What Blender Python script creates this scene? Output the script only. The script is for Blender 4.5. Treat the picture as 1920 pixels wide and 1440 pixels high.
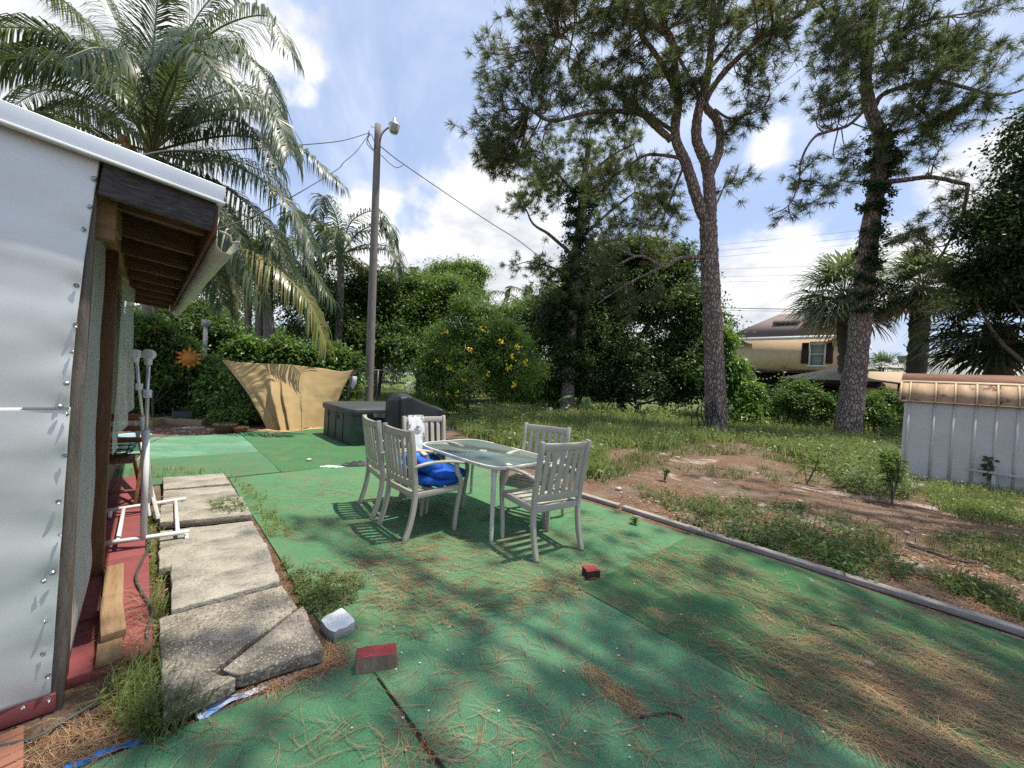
import bpy, math
import numpy as np
from mathutils import Vector, Matrix

for o in list(bpy.data.objects):
    bpy.data.objects.remove(o)
sc = bpy.context.scene
C = sc.collection
rng = np.random.default_rng(11)
rad = math.radians

# ------------------------------------------------------------------ camera
F, P, R, H = 721.0, rad(0.8), rad(3.6), 1.52          # focal (px at 1920 wide), pitch, roll, eye height
cf = np.array([0, math.cos(P), -math.sin(P)])
c0 = np.array([1.0, 0, 0]); u0 = np.array([0, math.sin(P), math.cos(P)])
cr = math.cos(R) * c0 + math.sin(R) * u0
cu = -math.sin(R) * c0 + math.cos(R) * u0
cam = bpy.data.cameras.new('camera'); camo = bpy.data.objects.new('camera', cam); C.objects.link(camo)
cam.sensor_width = 36.0; cam.lens = F / 1920 * 36.0; cam.clip_start = 0.05; cam.clip_end = 2000
camo.matrix_world = Matrix(((cr[0], cu[0], -cf[0], 0), (cr[1], cu[1], -cf[1], 0), (cr[2], cu[2], -cf[2], H), (0, 0, 0, 1)))
sc.camera = camo

# ------------------------------------------------------------------ sky, sun, exposure
SUN = Vector((0.27, 0.05, 1.0)).normalized()
sc.view_settings.view_transform = 'Standard'; sc.view_settings.look = 'None'
sc.view_settings.exposure = 0.85; sc.view_settings.gamma = 1.0; sc.view_settings.use_curve_mapping = False
sc.render.engine = 'CYCLES'
sc.cycles.use_denoising = False
sc.cycles.max_bounces = 7; sc.cycles.transparent_max_bounces = 12
sc.cycles.caustics_reflective = False; sc.cycles.caustics_refractive = False

def ray(x, y):
    return cf + cr * (x - 960) / F + cu * (720 - y) / F
def at(x, y, Y):                       # the point seen at photo pixel (x, y) lying Y metres ahead
    d = ray(x, y); return np.array([0, 0, H]) + d * Y / d[1]
def gr(x, y, z=0.0):                   # the point seen at a photo pixel lying at height z
    d = ray(x, y); return np.array([0, 0, H]) + d * (z - H) / d[2]
BA = rad(43.6)                         # everything man-made stands square to this direction
ex = np.array([math.cos(BA), math.sin(BA)]); ey = np.array([-math.sin(BA), math.cos(BA)])
def W(v, u, z=0.0):
    return np.array([v * ex[0] + u * ey[0], v * ex[1] + u * ey[1], z])
def onu(x, y, u):                      # pixel on the vertical plane u = const -> (v, u, z)
    d = ray(x, y); t = u / (d[0] * ey[0] + d[1] * ey[1]); p = np.array([0, 0, H]) + d * t
    return np.array([p[0] * ex[0] + p[1] * ex[1], u, p[2]])
def onv(x, y, v):
    d = ray(x, y); t = v / (d[0] * ex[0] + d[1] * ex[1]); p = np.array([0, 0, H]) + d * t
    return np.array([v, p[0] * ey[0] + p[1] * ey[1], p[2]])
def vu(p):
    return np.array([p[0] * ex[0] + p[1] * ex[1], p[0] * ey[0] + p[1] * ey[1], p[2]])

wd = bpy.data.worlds.new('World'); sc.world = wd; wd.use_nodes = True
def sky_world():
    nt = wd.node_tree; N = nt.nodes; L = nt.links; N.clear()
    out = N.new('ShaderNodeOutputWorld'); bg = N.new('ShaderNodeBackground'); L.new(bg.outputs[0], out.inputs[0])
    sky = N.new('ShaderNodeTexSky'); sky.sky_type = 'NISHITA'; sky.sun_disc = False
    sky.sun_elevation = math.asin(SUN.z); sky.sun_rotation = math.atan2(SUN.x, SUN.y)
    sky.air_density = 1.0; sky.dust_density = 1.2; sky.ozone_density = 2.5
    tc = N.new('ShaderNodeTexCoord')
    def math_(op, a, b=None, clamp=False):
        n = N.new('ShaderNodeMath'); n.operation = op; n.use_clamp = clamp
        for i, x in enumerate((a, b)):
            if x is None: continue
            if isinstance(x, (int, float)): n.inputs[i].default_value = x
            else: L.new(x, n.inputs[i])
        return n.outputs[0]
    def rmap(x, a, b, lo=0.0, hi=1.0):
        n = N.new('ShaderNodeMapRange'); n.interpolation_type = 'SMOOTHSTEP'
        L.new(x, n.inputs[0])
        for i, q in enumerate((a, b, lo, hi)): n.inputs[i + 1].default_value = q
        return n.outputs[0]
    def noise(scale, detail, rough, stretch, dist=0.0, vec=None, off=(0, 0, 0)):
        m = N.new('ShaderNodeMapping'); m.inputs['Scale'].default_value = stretch; m.inputs['Location'].default_value = off
        L.new(vec or tc.outputs['Generated'], m.inputs[0])
        n = N.new('ShaderNodeTexNoise'); n.inputs['Scale'].default_value = scale; n.inputs['Detail'].default_value = detail
        n.inputs['Roughness'].default_value = rough; n.inputs['Distortion'].default_value = dist
        L.new(m.outputs[0], n.inputs[0]); return n.outputs[0]
    sep = N.new('ShaderNodeSeparateXYZ'); L.new(tc.outputs['Generated'], sep.inputs[0])
    z = sep.outputs[2]
    # heaps of cumulus: chosen directions plus noise that breaks their edges
    def lump(px, py, r):
        d = Vector(ray(px, py)).normalized()
        n = N.new('ShaderNodeVectorMath'); n.operation = 'DISTANCE'; L.new(tc.outputs['Generated'], n.inputs[0]); n.inputs[1].default_value = d
        return rmap(n.outputs['Value'], r * 0.1, r * 1.15, 1.0, 0.0)
    heap = None
    for a in ((880, 430, .24), (800, 500, .22), (960, 520, .25), (690, 400, .14), (640, 480, .15), (1420, 520, .2), (1500, 560, .22), (1650, 500, .14), (1440, 270, .08), (1850, 330, .12),
              (1180, 560, .22), (430, 60, .28), (330, 120, .26), (560, 110, .10), (570, 180, .06), (250, 420, .3), (130, 60, .3)):
        q = lump(*a); heap = q if heap is None else math_('MAXIMUM', heap, q)
    n1 = noise(5.5, 9, .55, (1, 1, 1.3), .3)
    n2 = noise(2.2, 4, .5, (1, 1, 1.8), 0, None, (3.1, 1.7, .4))
    low = rmap(z, .12, .75, .16, -.06)
    dens = math_('ADD', math_('ADD', math_('MULTIPLY', heap, .34), math_('MULTIPLY', n1, .9)), math_('ADD', math_('MULTIPLY', n2, .35), low))
    cum = rmap(dens, .80, .98)
    # thin high veil
    zz = math_('ADD', math_('MAXIMUM', z, 0.0), .22)
    dv = N.new('ShaderNodeVectorMath'); dv.operation = 'DIVIDE'; L.new(tc.outputs['Generated'], dv.inputs[0])
    cb = N.new('ShaderNodeCombineXYZ'); [L.new(zz, cb.inputs[i]) for i in range(3)]; L.new(cb.outputs[0], dv.inputs[1])
    veil = rmap(noise(1.15, 8, .62, (1.3, .8, .4), .5, dv.outputs[0]), .40, .66, 0.0, .72)
    shade = rmap(noise(4.0, 5, .6, (1, 1, 2.2), 0, None, (.3, .2, 1.12)), .35, .7)
    cc = N.new('ShaderNodeMix'); cc.data_type = 'RGBA'; L.new(shade, cc.inputs[0])
    cc.inputs[6].default_value = (.66, .66, .67, 1); cc.inputs[7].default_value = (.36, .375, .415, 1)
    sk = N.new('ShaderNodeVectorMath'); sk.operation = 'SCALE'; L.new(sky.outputs[0], sk.inputs[0]); sk.inputs[3].default_value = SKY
    def mix(f, a, b):
        n = N.new('ShaderNodeMix'); n.data_type = 'RGBA'
        if isinstance(f, float): n.inputs[0].default_value = f
        else: L.new(f, n.inputs[0])
        L.new(a, n.inputs[6])
        if isinstance(b, tuple): n.inputs[7].default_value = b
        else: L.new(b, n.inputs[7])
        return n.outputs[2]
    hz = rmap(z, 0.0, .45, .85, .58)
    c1 = mix(hz, sk.outputs[0], (.315, .385, .55, 1))
    c2 = mix(veil, c1, (.46, .515, .63, 1))
    c3 = mix(cum, c2, cc.outputs[2])
    L.new(c3, bg.inputs[0]); bg.inputs[1].default_value = 1.0
SKY = 0.11
sky_world()
sun = bpy.data.lights.new('sun', 'SUN'); sun.energy = 3.5; sun.angle = rad(.55); sun.color = (1.0, .935, .81)
suno = bpy.data.objects.new('sun', sun); C.objects.link(suno); suno.location = (5, 2, 20)
suno.rotation_euler = SUN.to_track_quat('Z', 'Y').to_euler()

# ------------------------------------------------------------------ mesh helpers
class MB:
    def __init__(s): s.V = []; s.F = []; s.n = 0
    def add(s, v, f, m=0):
        v = np.asarray(v, float).reshape(-1, 3)
        s.V.append(v)
        if isinstance(f, np.ndarray): s.F.append((f.astype(np.int64) + s.n, m))
        else:
            by = {}
            for q in f: by.setdefault(len(q), []).append(q)
            for q in by.values(): s.F.append((np.array(q, np.int64) + s.n, m))
        s.n += len(v); return s
    def box(s, c, d, rot=None, m=0):
        h = np.array(d) / 2
        v = np.array([[x, y, z] for x in (-1, 1) for y in (-1, 1) for z in (-1, 1)]) * h
        if rot is not None: v = v @ np.array(rot).T
        return s.add(v + np.array(c), [[0, 1, 3, 2], [4, 6, 7, 5], [0, 4, 5, 1], [2, 3, 7, 6], [0, 2, 6, 4], [1, 5, 7, 3]], m)
    def bar(s, p, q, w, h, up=(0, 0, 1), m=0):
        return s.sweep([p, q], w, h, up, m)
    def sweep(s, pts, w, h, up=(0, 0, 1), m=0):       # rectangular section along a path; w across, h along 'up'
        pts = np.array(pts, float); n = len(pts)
        w = np.broadcast_to(np.array(w, float), n); h = np.broadcast_to(np.array(h, float), n)
        t = np.gradient(pts, axis=0); t /= np.linalg.norm(t, axis=1)[:, None] + 1e-9
        up = np.array(up, float); sd = np.cross(t, up); sd /= np.linalg.norm(sd, axis=1)[:, None] + 1e-9
        nn = np.cross(sd, t)
        V = []
        for a, b in ((-1, -1), (1, -1), (1, 1), (-1, 1)): V.append(pts + sd * (a * w / 2)[:, None] + nn * (b * h / 2)[:, None])
        V = np.stack(V, 1).reshape(-1, 3); f = []
        for i in range(n - 1):
            for k in range(4):
                f.append([i * 4 + k, i * 4 + (k + 1) % 4, i * 4 + 4 + (k + 1) % 4, i * 4 + 4 + k])
        f += [[3, 2, 1, 0], [n * 4 - 4, n * 4 - 3, n * 4 - 2, n * 4 - 1]]
        return s.add(V, f, m)
    def tube(s, pts, r, n=8, m=0, cap=True, flute=None):
        pts = np.array(pts, float); k = len(pts); r = np.broadcast_to(np.array(r, float), k)
        t = np.gradient(pts, axis=0); t /= np.linalg.norm(t, axis=1)[:, None] + 1e-9
        ref = np.array([0, 0, 1.0]) if abs(t[:, 2]).mean() < .8 else np.array([1.0, 0, 0])
        a = np.cross(t, ref); a /= np.linalg.norm(a, axis=1)[:, None] + 1e-9; b = np.cross(t, a)
        th = np.arange(n) * 2 * math.pi / n
        rr = r[:, None] * (np.ones(n) if flute is None else flute)
        V = pts[:, None] + a[:, None] * (np.cos(th) * rr)[..., None] + b[:, None] * (np.sin(th) * rr)[..., None]
        i = np.arange(k - 1)[:, None] * n; j = np.arange(n)[None]; j2 = (j + 1) % n
        f = np.stack([i + j, i + j2, i + n + j2, i + n + j], -1).reshape(-1, 4)
        s.add(V, f, m)
        if cap and n > 3:
            s.F.append((np.array([list(range(n - 1, -1, -1))]) + s.n - k * n, m)); s.F.append((np.array([list(range(n))]) + s.n - n, m))
        return s
    def lathe(s, prof, n=20, c=(0, 0, 0), m=0):
        p = np.array(prof, float); k = len(p); th = np.arange(n) * 2 * math.pi / n
        V = np.stack([p[:, :1] * np.cos(th), p[:, :1] * np.sin(th), np.repeat(p[:, 1:2], n, 1)], -1) + np.array(c)
        i = np.arange(k - 1)[:, None] * n; j = np.arange(n)[None]; j2 = (j + 1) % n
        f = np.stack([i + j, i + j2, i + n + j2, i + n + j], -1).reshape(-1, 4)
        return s.add(V, f, m)
    def prism(s, poly, z0, z1, m=0):
        p = np.array(poly, float); n = len(p)
        V = np.concatenate([np.c_[p, np.full(n, z0)], np.c_[p, np.full(n, z1)]])
        f = [[i, (i + 1) % n, n + (i + 1) % n, n + i] for i in range(n)] + [list(range(n - 1, -1, -1)), list(range(n, 2 * n))]
        return s.add(V, f, m)
    def grid(s, A, m=0):
        A = np.asarray(A, float); a, b = A.shape[:2]
        i = np.arange(a - 1)[:, None] * b; j = np.arange(b - 1)[None]
        f = np.stack([i + j, i + j + 1, i + b + j + 1, i + b + j], -1).reshape(-1, 4)
        return s.add(A.reshape(-1, 3), f, m)
    def shift(s, d):
        s.V = [v + np.array(d) for v in s.V]; return s
    def build(s, name, mat, parent=None, smooth=False, bevel=0, solid=0, sub=0):
        me = bpy.data.meshes.new(name)
        V = np.concatenate(s.V); me.vertices.add(len(V)); me.vertices.foreach_set('co', V.astype(np.float32).ravel())
        tot = np.concatenate([np.full(len(f), f.shape[1]) for f, m in s.F]); idx = np.concatenate([f.ravel() for f, m in s.F])
        mi = np.concatenate([np.full(len(f), m) for f, m in s.F])
        me.loops.add(len(idx)); me.loops.foreach_set('vertex_index', idx.astype(np.int32))
        me.polygons.add(len(tot)); st = np.concatenate([[0], np.cumsum(tot)[:-1]])
        me.polygons.foreach_set('loop_start', st.astype(np.int32)); me.polygons.foreach_set('loop_total', tot.astype(np.int32))
        me.polygons.foreach_set('material_index', mi.astype(np.int32))
        if smooth: me.polygons.foreach_set('use_smooth', np.ones(len(tot), bool))
        for q in (mat if isinstance(mat, (list, tuple)) else [mat]): me.materials.append(q)
        me.update(calc_edges=True)
        o = bpy.data.objects.new(name, me); C.objects.link(o)
        if parent is not None: o.parent = parent
        if bevel:
            b = o.modifiers.new('bevel', 'BEVEL'); b.width = bevel; b.segments = 2; b.limit_method = 'ANGLE'
        if solid:
            b = o.modifiers.new('solid', 'SOLIDIFY'); b.thickness = solid; b.offset = 0
        return o

def tag(o, label=None, cat=None, group=None, kind=None):
    if label: o['label'] = label
    if cat: o['category'] = cat
    if group: o['group'] = group
    if kind: o['kind'] = kind
    return o
def thing(name, label, cat, loc=(0, 0, 0), rz=0.0, group=None):
    o = bpy.data.objects.new(name, None); C.objects.link(o)
    o.location = loc; o.rotation_euler = (0, 0, rz); o.empty_display_size = .1
    return tag(o, label, cat, group)
def copy_tree(o, loc, rz, label=None, sub=True):
    r = o.copy(); C.objects.link(r); r.location = loc; r.rotation_euler = (0, 0, rz)
    if label: r['label'] = label
    for ch in o.children:
        c = ch.copy(); C.objects.link(c); c.parent = r
        for g in ch.children:
            d = g.copy(); C.objects.link(d); d.parent = c
    return r
def struct(o): o['kind'] = 'structure'; return o
def bez(p, n):                                        # smooth curve through control points
    p = np.array(p, float); k = len(p)
    if k == 2: return p[0] + (p[1] - p[0]) * np.linspace(0, 1, n)[:, None]
    t = np.linspace(0, k - 1 - 1e-6, n); i = t.astype(int); f = (t - i)[:, None]
    q = np.vstack([2 * p[0] - p[1], p, 2 * p[-1] - p[-2]])
    a, b, c, d = q[i], q[i + 1], q[i + 2], q[i + 3]
    return .5 * (2 * b + (c - a) * f + (2 * a - 5 * b + 4 * c - d) * f ** 2 + (3 * b - a - 3 * c + d) * f ** 3)
def unit(a): return a / (np.linalg.norm(a, axis=-1, keepdims=True) + 1e-9)
def rnd_unit(n): return unit(rng.normal(size=(n, 3)))
def vnoise(x, y, s=1.0, seed=0):                      # cheap smooth noise for geometry
    r = np.random.default_rng(seed); o = np.zeros_like(x, float)
    for k in range(6):
        a = r.uniform(0, 6.28, 3); q = s * (1.0 + .55 * k)
        o = o + np.sin(q * (x * math.cos(a[0]) + y * math.sin(a[0])) + a[1] + 1.3 * np.sin(.7 * q * (y * math.cos(a[0]) - x * math.sin(a[0])) + a[2])) / (1 + k)
    return o / 2.4

# ------------------------------------------------------------------ materials
def nodes(name):
    m = bpy.data.materials.new(name); m.use_nodes = True
    nt = m.node_tree; return m, nt, nt.nodes, nt.links, nt.nodes['Principled BSDF']
def rgb(c): return (c[0], c[1], c[2], 1)
def _noise(N, L, src, scale, detail=6, rough=.6, stretch=None, dist=0):
    if stretch is not None:
        mp = N.new('ShaderNodeMapping'); mp.inputs['Scale'].default_value = stretch; L.new(src, mp.inputs[0]); src = mp.outputs[0]
    n = N.new('ShaderNodeTexNoise'); n.inputs['Scale'].default_value = scale; n.inputs['Detail'].default_value = detail
    n.inputs['Roughness'].default_value = rough; n.inputs['Distortion'].default_value = dist; L.new(src, n.inputs[0]); return n.outputs[0]
def _rm(N, L, x, a, b, lo=0., hi=1.):
    n = N.new('ShaderNodeMapRange'); L.new(x, n.inputs[0])
    for i, q in enumerate((a, b, lo, hi)): n.inputs[i + 1].default_value = q
    return n.outputs[0]
def _mix(N, L, f, a, b, mode='MIX'):
    n = N.new('ShaderNodeMix'); n.data_type = 'RGBA'; n.blend_type = mode
    if isinstance(f, (int, float)): n.inputs[0].default_value = f
    else: L.new(f, n.inputs[0])
    for i, q in ((6, a), (7, b)):
        if isinstance(q, tuple): n.inputs[i].default_value = rgb(q)
        else: L.new(q, n.inputs[i])
    return n.outputs[2]
def M(name, c1, c2=None, scale=6., rough=.6, metal=0., bump=0., bscale=60., stretch=None, stains=(), spec=.4, detail=7, contrast=(.35, .65)):
    """noise between two colours; stains = [(colour, scale, lo, hi, stretch)] wear with shapes of its own"""
    m, nt, N, L, B = nodes(name); tc = N.new('ShaderNodeTexCoord').outputs['Object']
    col = c1
    if c2 is not None:
        col = _mix(N, L, _rm(N, L, _noise(N, L, tc, scale, detail, .65, stretch), *contrast), c1, c2)
    for (c3, s3, lo, hi, st) in stains:
        col = _mix(N, L, _rm(N, L, _noise(N, L, tc, s3, 8, .7, st), lo, hi), col, c3)
    if isinstance(col, tuple): B.inputs['Base Color'].default_value = rgb(col)
    else: L.new(col, B.inputs['Base Color'])
    B.inputs['Roughness'].default_value = rough; B.inputs['Metallic'].default_value = metal; B.inputs['Specular IOR Level'].default_value = spec
    if bump:
        b = N.new('ShaderNodeBump'); b.inputs['Strength'].default_value = bump; b.inputs['Distance'].default_value = .01
        L.new(_noise(N, L, tc, bscale, 6, .65, stretch), b.inputs['Height']); L.new(b.outputs[0], B.inputs['Normal'])
    return m
def leafmat(name, c1, c2, trans=.35, rough=.42, spec=.45, c3=None, p3=.06, tcol=None):
    m, nt, N, L, B = nodes(name)
    g = N.new('ShaderNodeNewGeometry'); r = g.outputs['Random Per Island']
    tc = N.new('ShaderNodeTexCoord').outputs['Object']
    f = N.new('ShaderNodeMath'); f.operation = 'MULTIPLY_ADD'; L.new(r, f.inputs[0]); f.inputs[1].default_value = .55
    L.new(_rm(N, L, _noise(N, L, tc, .9, 3, .5), .3, .7, 0, .45), f.inputs[2])
    col = _mix(N, L, f.outputs[0], c1, c2)
    if c3 is not None:
        q = N.new('ShaderNodeMath'); q.operation = 'LESS_THAN'; L.new(r, q.inputs[0]); q.inputs[1].default_value = p3
        col = _mix(N, L, q.outputs[0], col, c3)
    L.new(col, B.inputs['Base Color']); B.inputs['Roughness'].default_value = rough; B.inputs['Specular IOR Level'].default_value = spec
    if trans:
        t = N.new('ShaderNodeBsdfTranslucent'); L.new(_mix(N, L, .6, col, tcol or (.16, .22, .03), 'ADD') if tcol is None else _mix(N, L, .5, col, tcol), t.inputs[0])
        mx = N.new('ShaderNodeMixShader'); mx.inputs[0].default_value = trans
        L.new(B.outputs[0], mx.inputs[1]); L.new(t.outputs[0], mx.inputs[2])
        L.new(mx.outputs[0], N['Material Output'].inputs[0])
    return m

def barkmat(name, c1, c2, crack, sc_=9., st=(2.2, 2.2, .8)):
    """plated bark: voronoi plates with dark furrows between them"""
    m, nt, N, L, B = nodes(name); tc = N.new('ShaderNodeTexCoord').outputs['Object']
    w = N.new('ShaderNodeTexNoise'); w.inputs['Scale'].default_value = 6; L.new(tc, w.inputs[0])
    ad = N.new('ShaderNodeVectorMath'); ad.operation = 'MULTIPLY_ADD'; L.new(w.outputs['Color'], ad.inputs[0]); ad.inputs[1].default_value = (.16, .16, .24); L.new(tc, ad.inputs[2])
    mp = N.new('ShaderNodeMapping'); mp.inputs['Scale'].default_value = st; L.new(ad.outputs[0], mp.inputs[0])
    v = N.new('ShaderNodeTexVoronoi'); v.feature = 'DISTANCE_TO_EDGE'; v.inputs['Scale'].default_value = sc_; L.new(mp.outputs[0], v.inputs[0])
    v2 = N.new('ShaderNodeTexVoronoi'); v2.inputs['Scale'].default_value = sc_; L.new(mp.outputs[0], v2.inputs[0])
    sp = N.new('ShaderNodeSeparateColor'); L.new(v2.outputs['Color'], sp.inputs[0])
    c = _mix(N, L, sp.outputs[0], c1, c2)
    c = _mix(N, L, _rm(N, L, _noise(N, L, tc, 40, 6, .7), .35, .7, 0, .6), c, tuple(x * .45 for x in c2))
    c = _mix(N, L, _rm(N, L, v.outputs['Distance'], .0, .16), crack, c)
    L.new(c, B.inputs['Base Color']); B.inputs['Roughness'].default_value = .95; B.inputs['Specular IOR Level'].default_value = .2
    b = N.new('ShaderNodeBump'); b.inputs['Strength'].default_value = 1.0; b.inputs['Distance'].default_value = .04
    L.new(_rm(N, L, v.outputs['Distance'], 0, .2), b.inputs['Height']); L.new(b.outputs[0], B.inputs['Normal']); return m
# ------------------------------------------------------------------ ground
def sstep(x, a, b):
    t = np.clip((x - a) / (b - a), 0, 1); return t * t * (3 - 2 * t)
def gz(x, y):                                         # height of the yard beyond the turf
    v = x * ex[0] + y * ex[1]; u = x * ey[0] + y * ey[1]
    m = np.maximum(sstep(v, 4.45, 5.3), sstep(u, 10.4, 11.5)) * sstep(np.hypot(x, y), 0, 5)
    return m * (.035 * vnoise(x, y, 1.7, 3) + .03 * vnoise(x, y, .5, 4)) * np.exp(-np.hypot(x, y) / 60)
def ground_mat():
    m, nt, N, L, B = nodes('yard_soil'); tc = N.new('ShaderNodeTexCoord').outputs['Object']
    soil = _mix(N, L, _rm(N, L, _noise(N, L, tc, 1.6, 9, .75), .38, .62), (.13, .088, .064), (.29, .225, .175))
    straw = _mix(N, L, _rm(N, L, _noise(N, L, tc, 22, 6, .7, (1, 1, 1), 1.5), .42, .62), (.115, .058, .038), (.27, .16, .10))
    c = _mix(N, L, _rm(N, L, _noise(N, L, tc, .9, 9, .72), .42, .54), soil, straw)
    c = _mix(N, L, _rm(N, L, _noise(N, L, tc, .9, 7, .62, (1, 1, 1), .4), .57, .66), c, (.52, .47, .43))
    c = _mix(N, L, _rm(N, L, _noise(N, L, tc, 38, 6, .75), .50, .64, 0, .75), c, (.085, .062, .045))
    c = _mix(N, L, _rm(N, L, _noise(N, L, tc, 70, 4, .75), .56, .66, 0, .6), c, (.56, .48, .39))
    c = _mix(N, L, _rm(N, L, _noise(N, L, tc, 3.2, 6, .7), .55, .7, 0, .5), c, (.10, .13, .05))
    sp = N.new('ShaderNodeSeparateXYZ'); L.new(tc, sp.inputs[0])                # beyond the yard the ground is lawn
    q = N.new('ShaderNodeMath'); q.operation = 'MULTIPLY_ADD'; L.new(_noise(N, L, tc, .6, 5, .6), q.inputs[0]); q.inputs[1].default_value = 5; L.new(sp.outputs[1], q.inputs[2])
    lawn = _mix(N, L, _rm(N, L, _noise(N, L, tc, 3, 6, .7), .35, .65), (.085, .12, .04), (.16, .20, .07))
    c = _mix(N, L, _rm(N, L, q.outputs[0], 15, 17.5), c, lawn)
    L.new(c, B.inputs['Base Color']); B.inputs['Roughness'].default_value = .95; B.inputs['Specular IOR Level'].default_value = .15
    b = N.new('ShaderNodeBump'); b.inputs['Strength'].default_value = .8; b.inputs['Distance'].default_value = .05
    L.new(_noise(N, L, tc, 20, 8, .8), b.inputs['Height']); L.new(b.outputs[0], B.inputs['Normal'])
    return m
SOIL = ground_mat()
t = np.linspace(-1, 1, 221); q = np.sinh(t * 5.2) / math.sinh(5.2) * 420
X, Y = np.meshgrid(q, q + 4, indexing='ij')
g = MB(); g.grid(np.stack([X, Y, gz(X, Y)], -1))
struct(g.build('ground', SOIL, smooth=True))

# ------------------------------------------------------------------ artificial turf mats
def turfmat(name, c1, c2, worn, wa, fine=150, dirt=(.20, .14, .085)):
    m, nt, N, L, B = nodes(name); tc = N.new('ShaderNodeTexCoord').outputs['Object']
    c = _mix(N, L, _rm(N, L, _noise(N, L, tc, 2.3, 8, .7), .35, .65), c1, c2)
    c = _mix(N, L, _rm(N, L, _noise(N, L, tc, fine, 4, .75), .46, .62, 0, .75), c, tuple(x * .34 for x in c1))
    c = _mix(N, L, _rm(N, L, _noise(N, L, tc, fine * 1.6, 4, .75), .52, .64, 0, .55), c, tuple(min(1, x * 1.9 + .04) for x in c2))
    c = _mix(N, L, _rm(N, L, _noise(N, L, tc, 1.0, 9, .72, (1, 2.2, 1), .6), wa, wa + .2, 0, .75), c, worn)
    c = _mix(N, L, _rm(N, L, _noise(N, L, tc, 4.5, 8, .75, (1, .5, 1), 1), .52, .66, 0, .7), c, dirt)
    L.new(c, B.inputs['Base Color']); B.inputs['Roughness'].default_value = .9; B.inputs['Specular IOR Level'].default_value = .2
    B.inputs['Sheen Weight'].default_value = .12; B.inputs['Sheen Roughness'].default_value = .5
    b = N.new('ShaderNodeBump'); b.inputs['Strength'].default_value = 1.0; b.inputs['Distance'].default_value = .012
    L.new(_noise(N, L, tc, fine, 3, .8), b.inputs['Height']); L.new(b.outputs[0], B.inputs['Normal'])
    return m
def mat_piece(label, poly, top, mat, seed, sheet=.010):
    """a turf mat: outline in (v,u); slightly wavy sheet with a real edge"""
    poly = np.array(poly, float); n = len(poly); a = 46
    r = np.random.default_rng(seed)
    # quad patch from four corners (edges wobble a little)
    S, T = np.meshgrid(np.linspace(0, 1, a), np.linspace(0, 1, a), indexing='ij')
    A, B_, C_, D_ = poly
    XY = (A * ((1 - S) * (1 - T))[..., None] + B_ * (S * (1 - T))[..., None] + C_ * (S * T)[..., None] + D_ * ((1 - S) * T)[..., None])
    XY = XY + .012 * np.stack([vnoise(XY[..., 0], XY[..., 1], 3, seed + 1), vnoise(XY[..., 0], XY[..., 1], 3, seed + 2)], -1)
    z = top + .0035 * vnoise(XY[..., 0], XY[..., 1], 4, seed) + .002
    P_ = np.stack([XY[..., 0] * ex[0] + XY[..., 1] * ey[0], XY[..., 0] * ex[1] + XY[..., 1] * ey[1], z], -1)
    g = MB(); g.grid(P_)
    for ed in (P_[0], P_[-1][::-1], P_[:, 0][::-1], P_[:, -1]):
        lo = ed.copy(); lo[:, 2] = .001; g.grid(np.stack([ed, lo], 0))
    return tag(g.build('turf_mat', mat, smooth=False), label, 'turf mat', 'artificial turf mats on the ground')
TA = turfmat('turf_mint', (.135, .35, .20), (.09, .265, .145), (.23, .40, .27), .46)
TS = turfmat('turf_strip', (.075, .20, .09), (.10, .23, .11), (.17, .22, .10), .50)
TB = turfmat('turf_grass', (.065, .22, .075), (.05, .165, .055), (.15, .21, .09), .56)
TC = turfmat('turf_main', (.105, .30, .135), (.075, .235, .10), (.185, .23, .11), .47)
TE = turfmat('turf_blue', (.125, .325, .165), (.09, .255, .125), (.19, .28, .17), .52)
TD = turfmat('turf_plain', (.10, .315, .145), (.075, .245, .11), (.22, .28, .16), .54)  # plain green of the front left mat
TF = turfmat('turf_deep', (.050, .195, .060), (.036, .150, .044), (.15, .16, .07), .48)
mat_piece('faded mint green turf mat in front of the raised planters', [(-.24, 7.62), (1.47, 7.62), (1.47, 9.72), (-.24, 9.72)], .006, TA, 1)
mat_piece('narrow dull green turf strip beyond the concrete slabs', [(-.20, 6.10), (1.42, 6.06), (1.46, 7.64), (-.20, 7.66)], .011, TS, 2)
mat_piece('grassy green turf mat under the covered hot tub', [(1.42, 6.02), (4.3, 6.02), (4.5, 10.05), (1.49, 10.0)], .014, TB, 3)
mat_piece('large patchy green turf mat under the dining table', [(.80, 1.75), (4.16, 1.30), (4.06, 6.05), (.82, 6.03)], .009, TC, 4)
mat_piece('plain green turf mat in front of the broken slab', [(-.70, -1.4), (.865, -1.4), (.865, 1.93), (-.62, 2.05)], .013, TD, 5)
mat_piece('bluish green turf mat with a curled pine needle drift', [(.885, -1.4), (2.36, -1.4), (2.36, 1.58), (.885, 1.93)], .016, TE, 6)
mat_piece('deep green turf mat strewn with pine needles along the board', [(2.32, -2.4), (4.22, -2.4), (4.18, 1.52), (2.34, 1.62)], .021, TF, 7)

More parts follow.
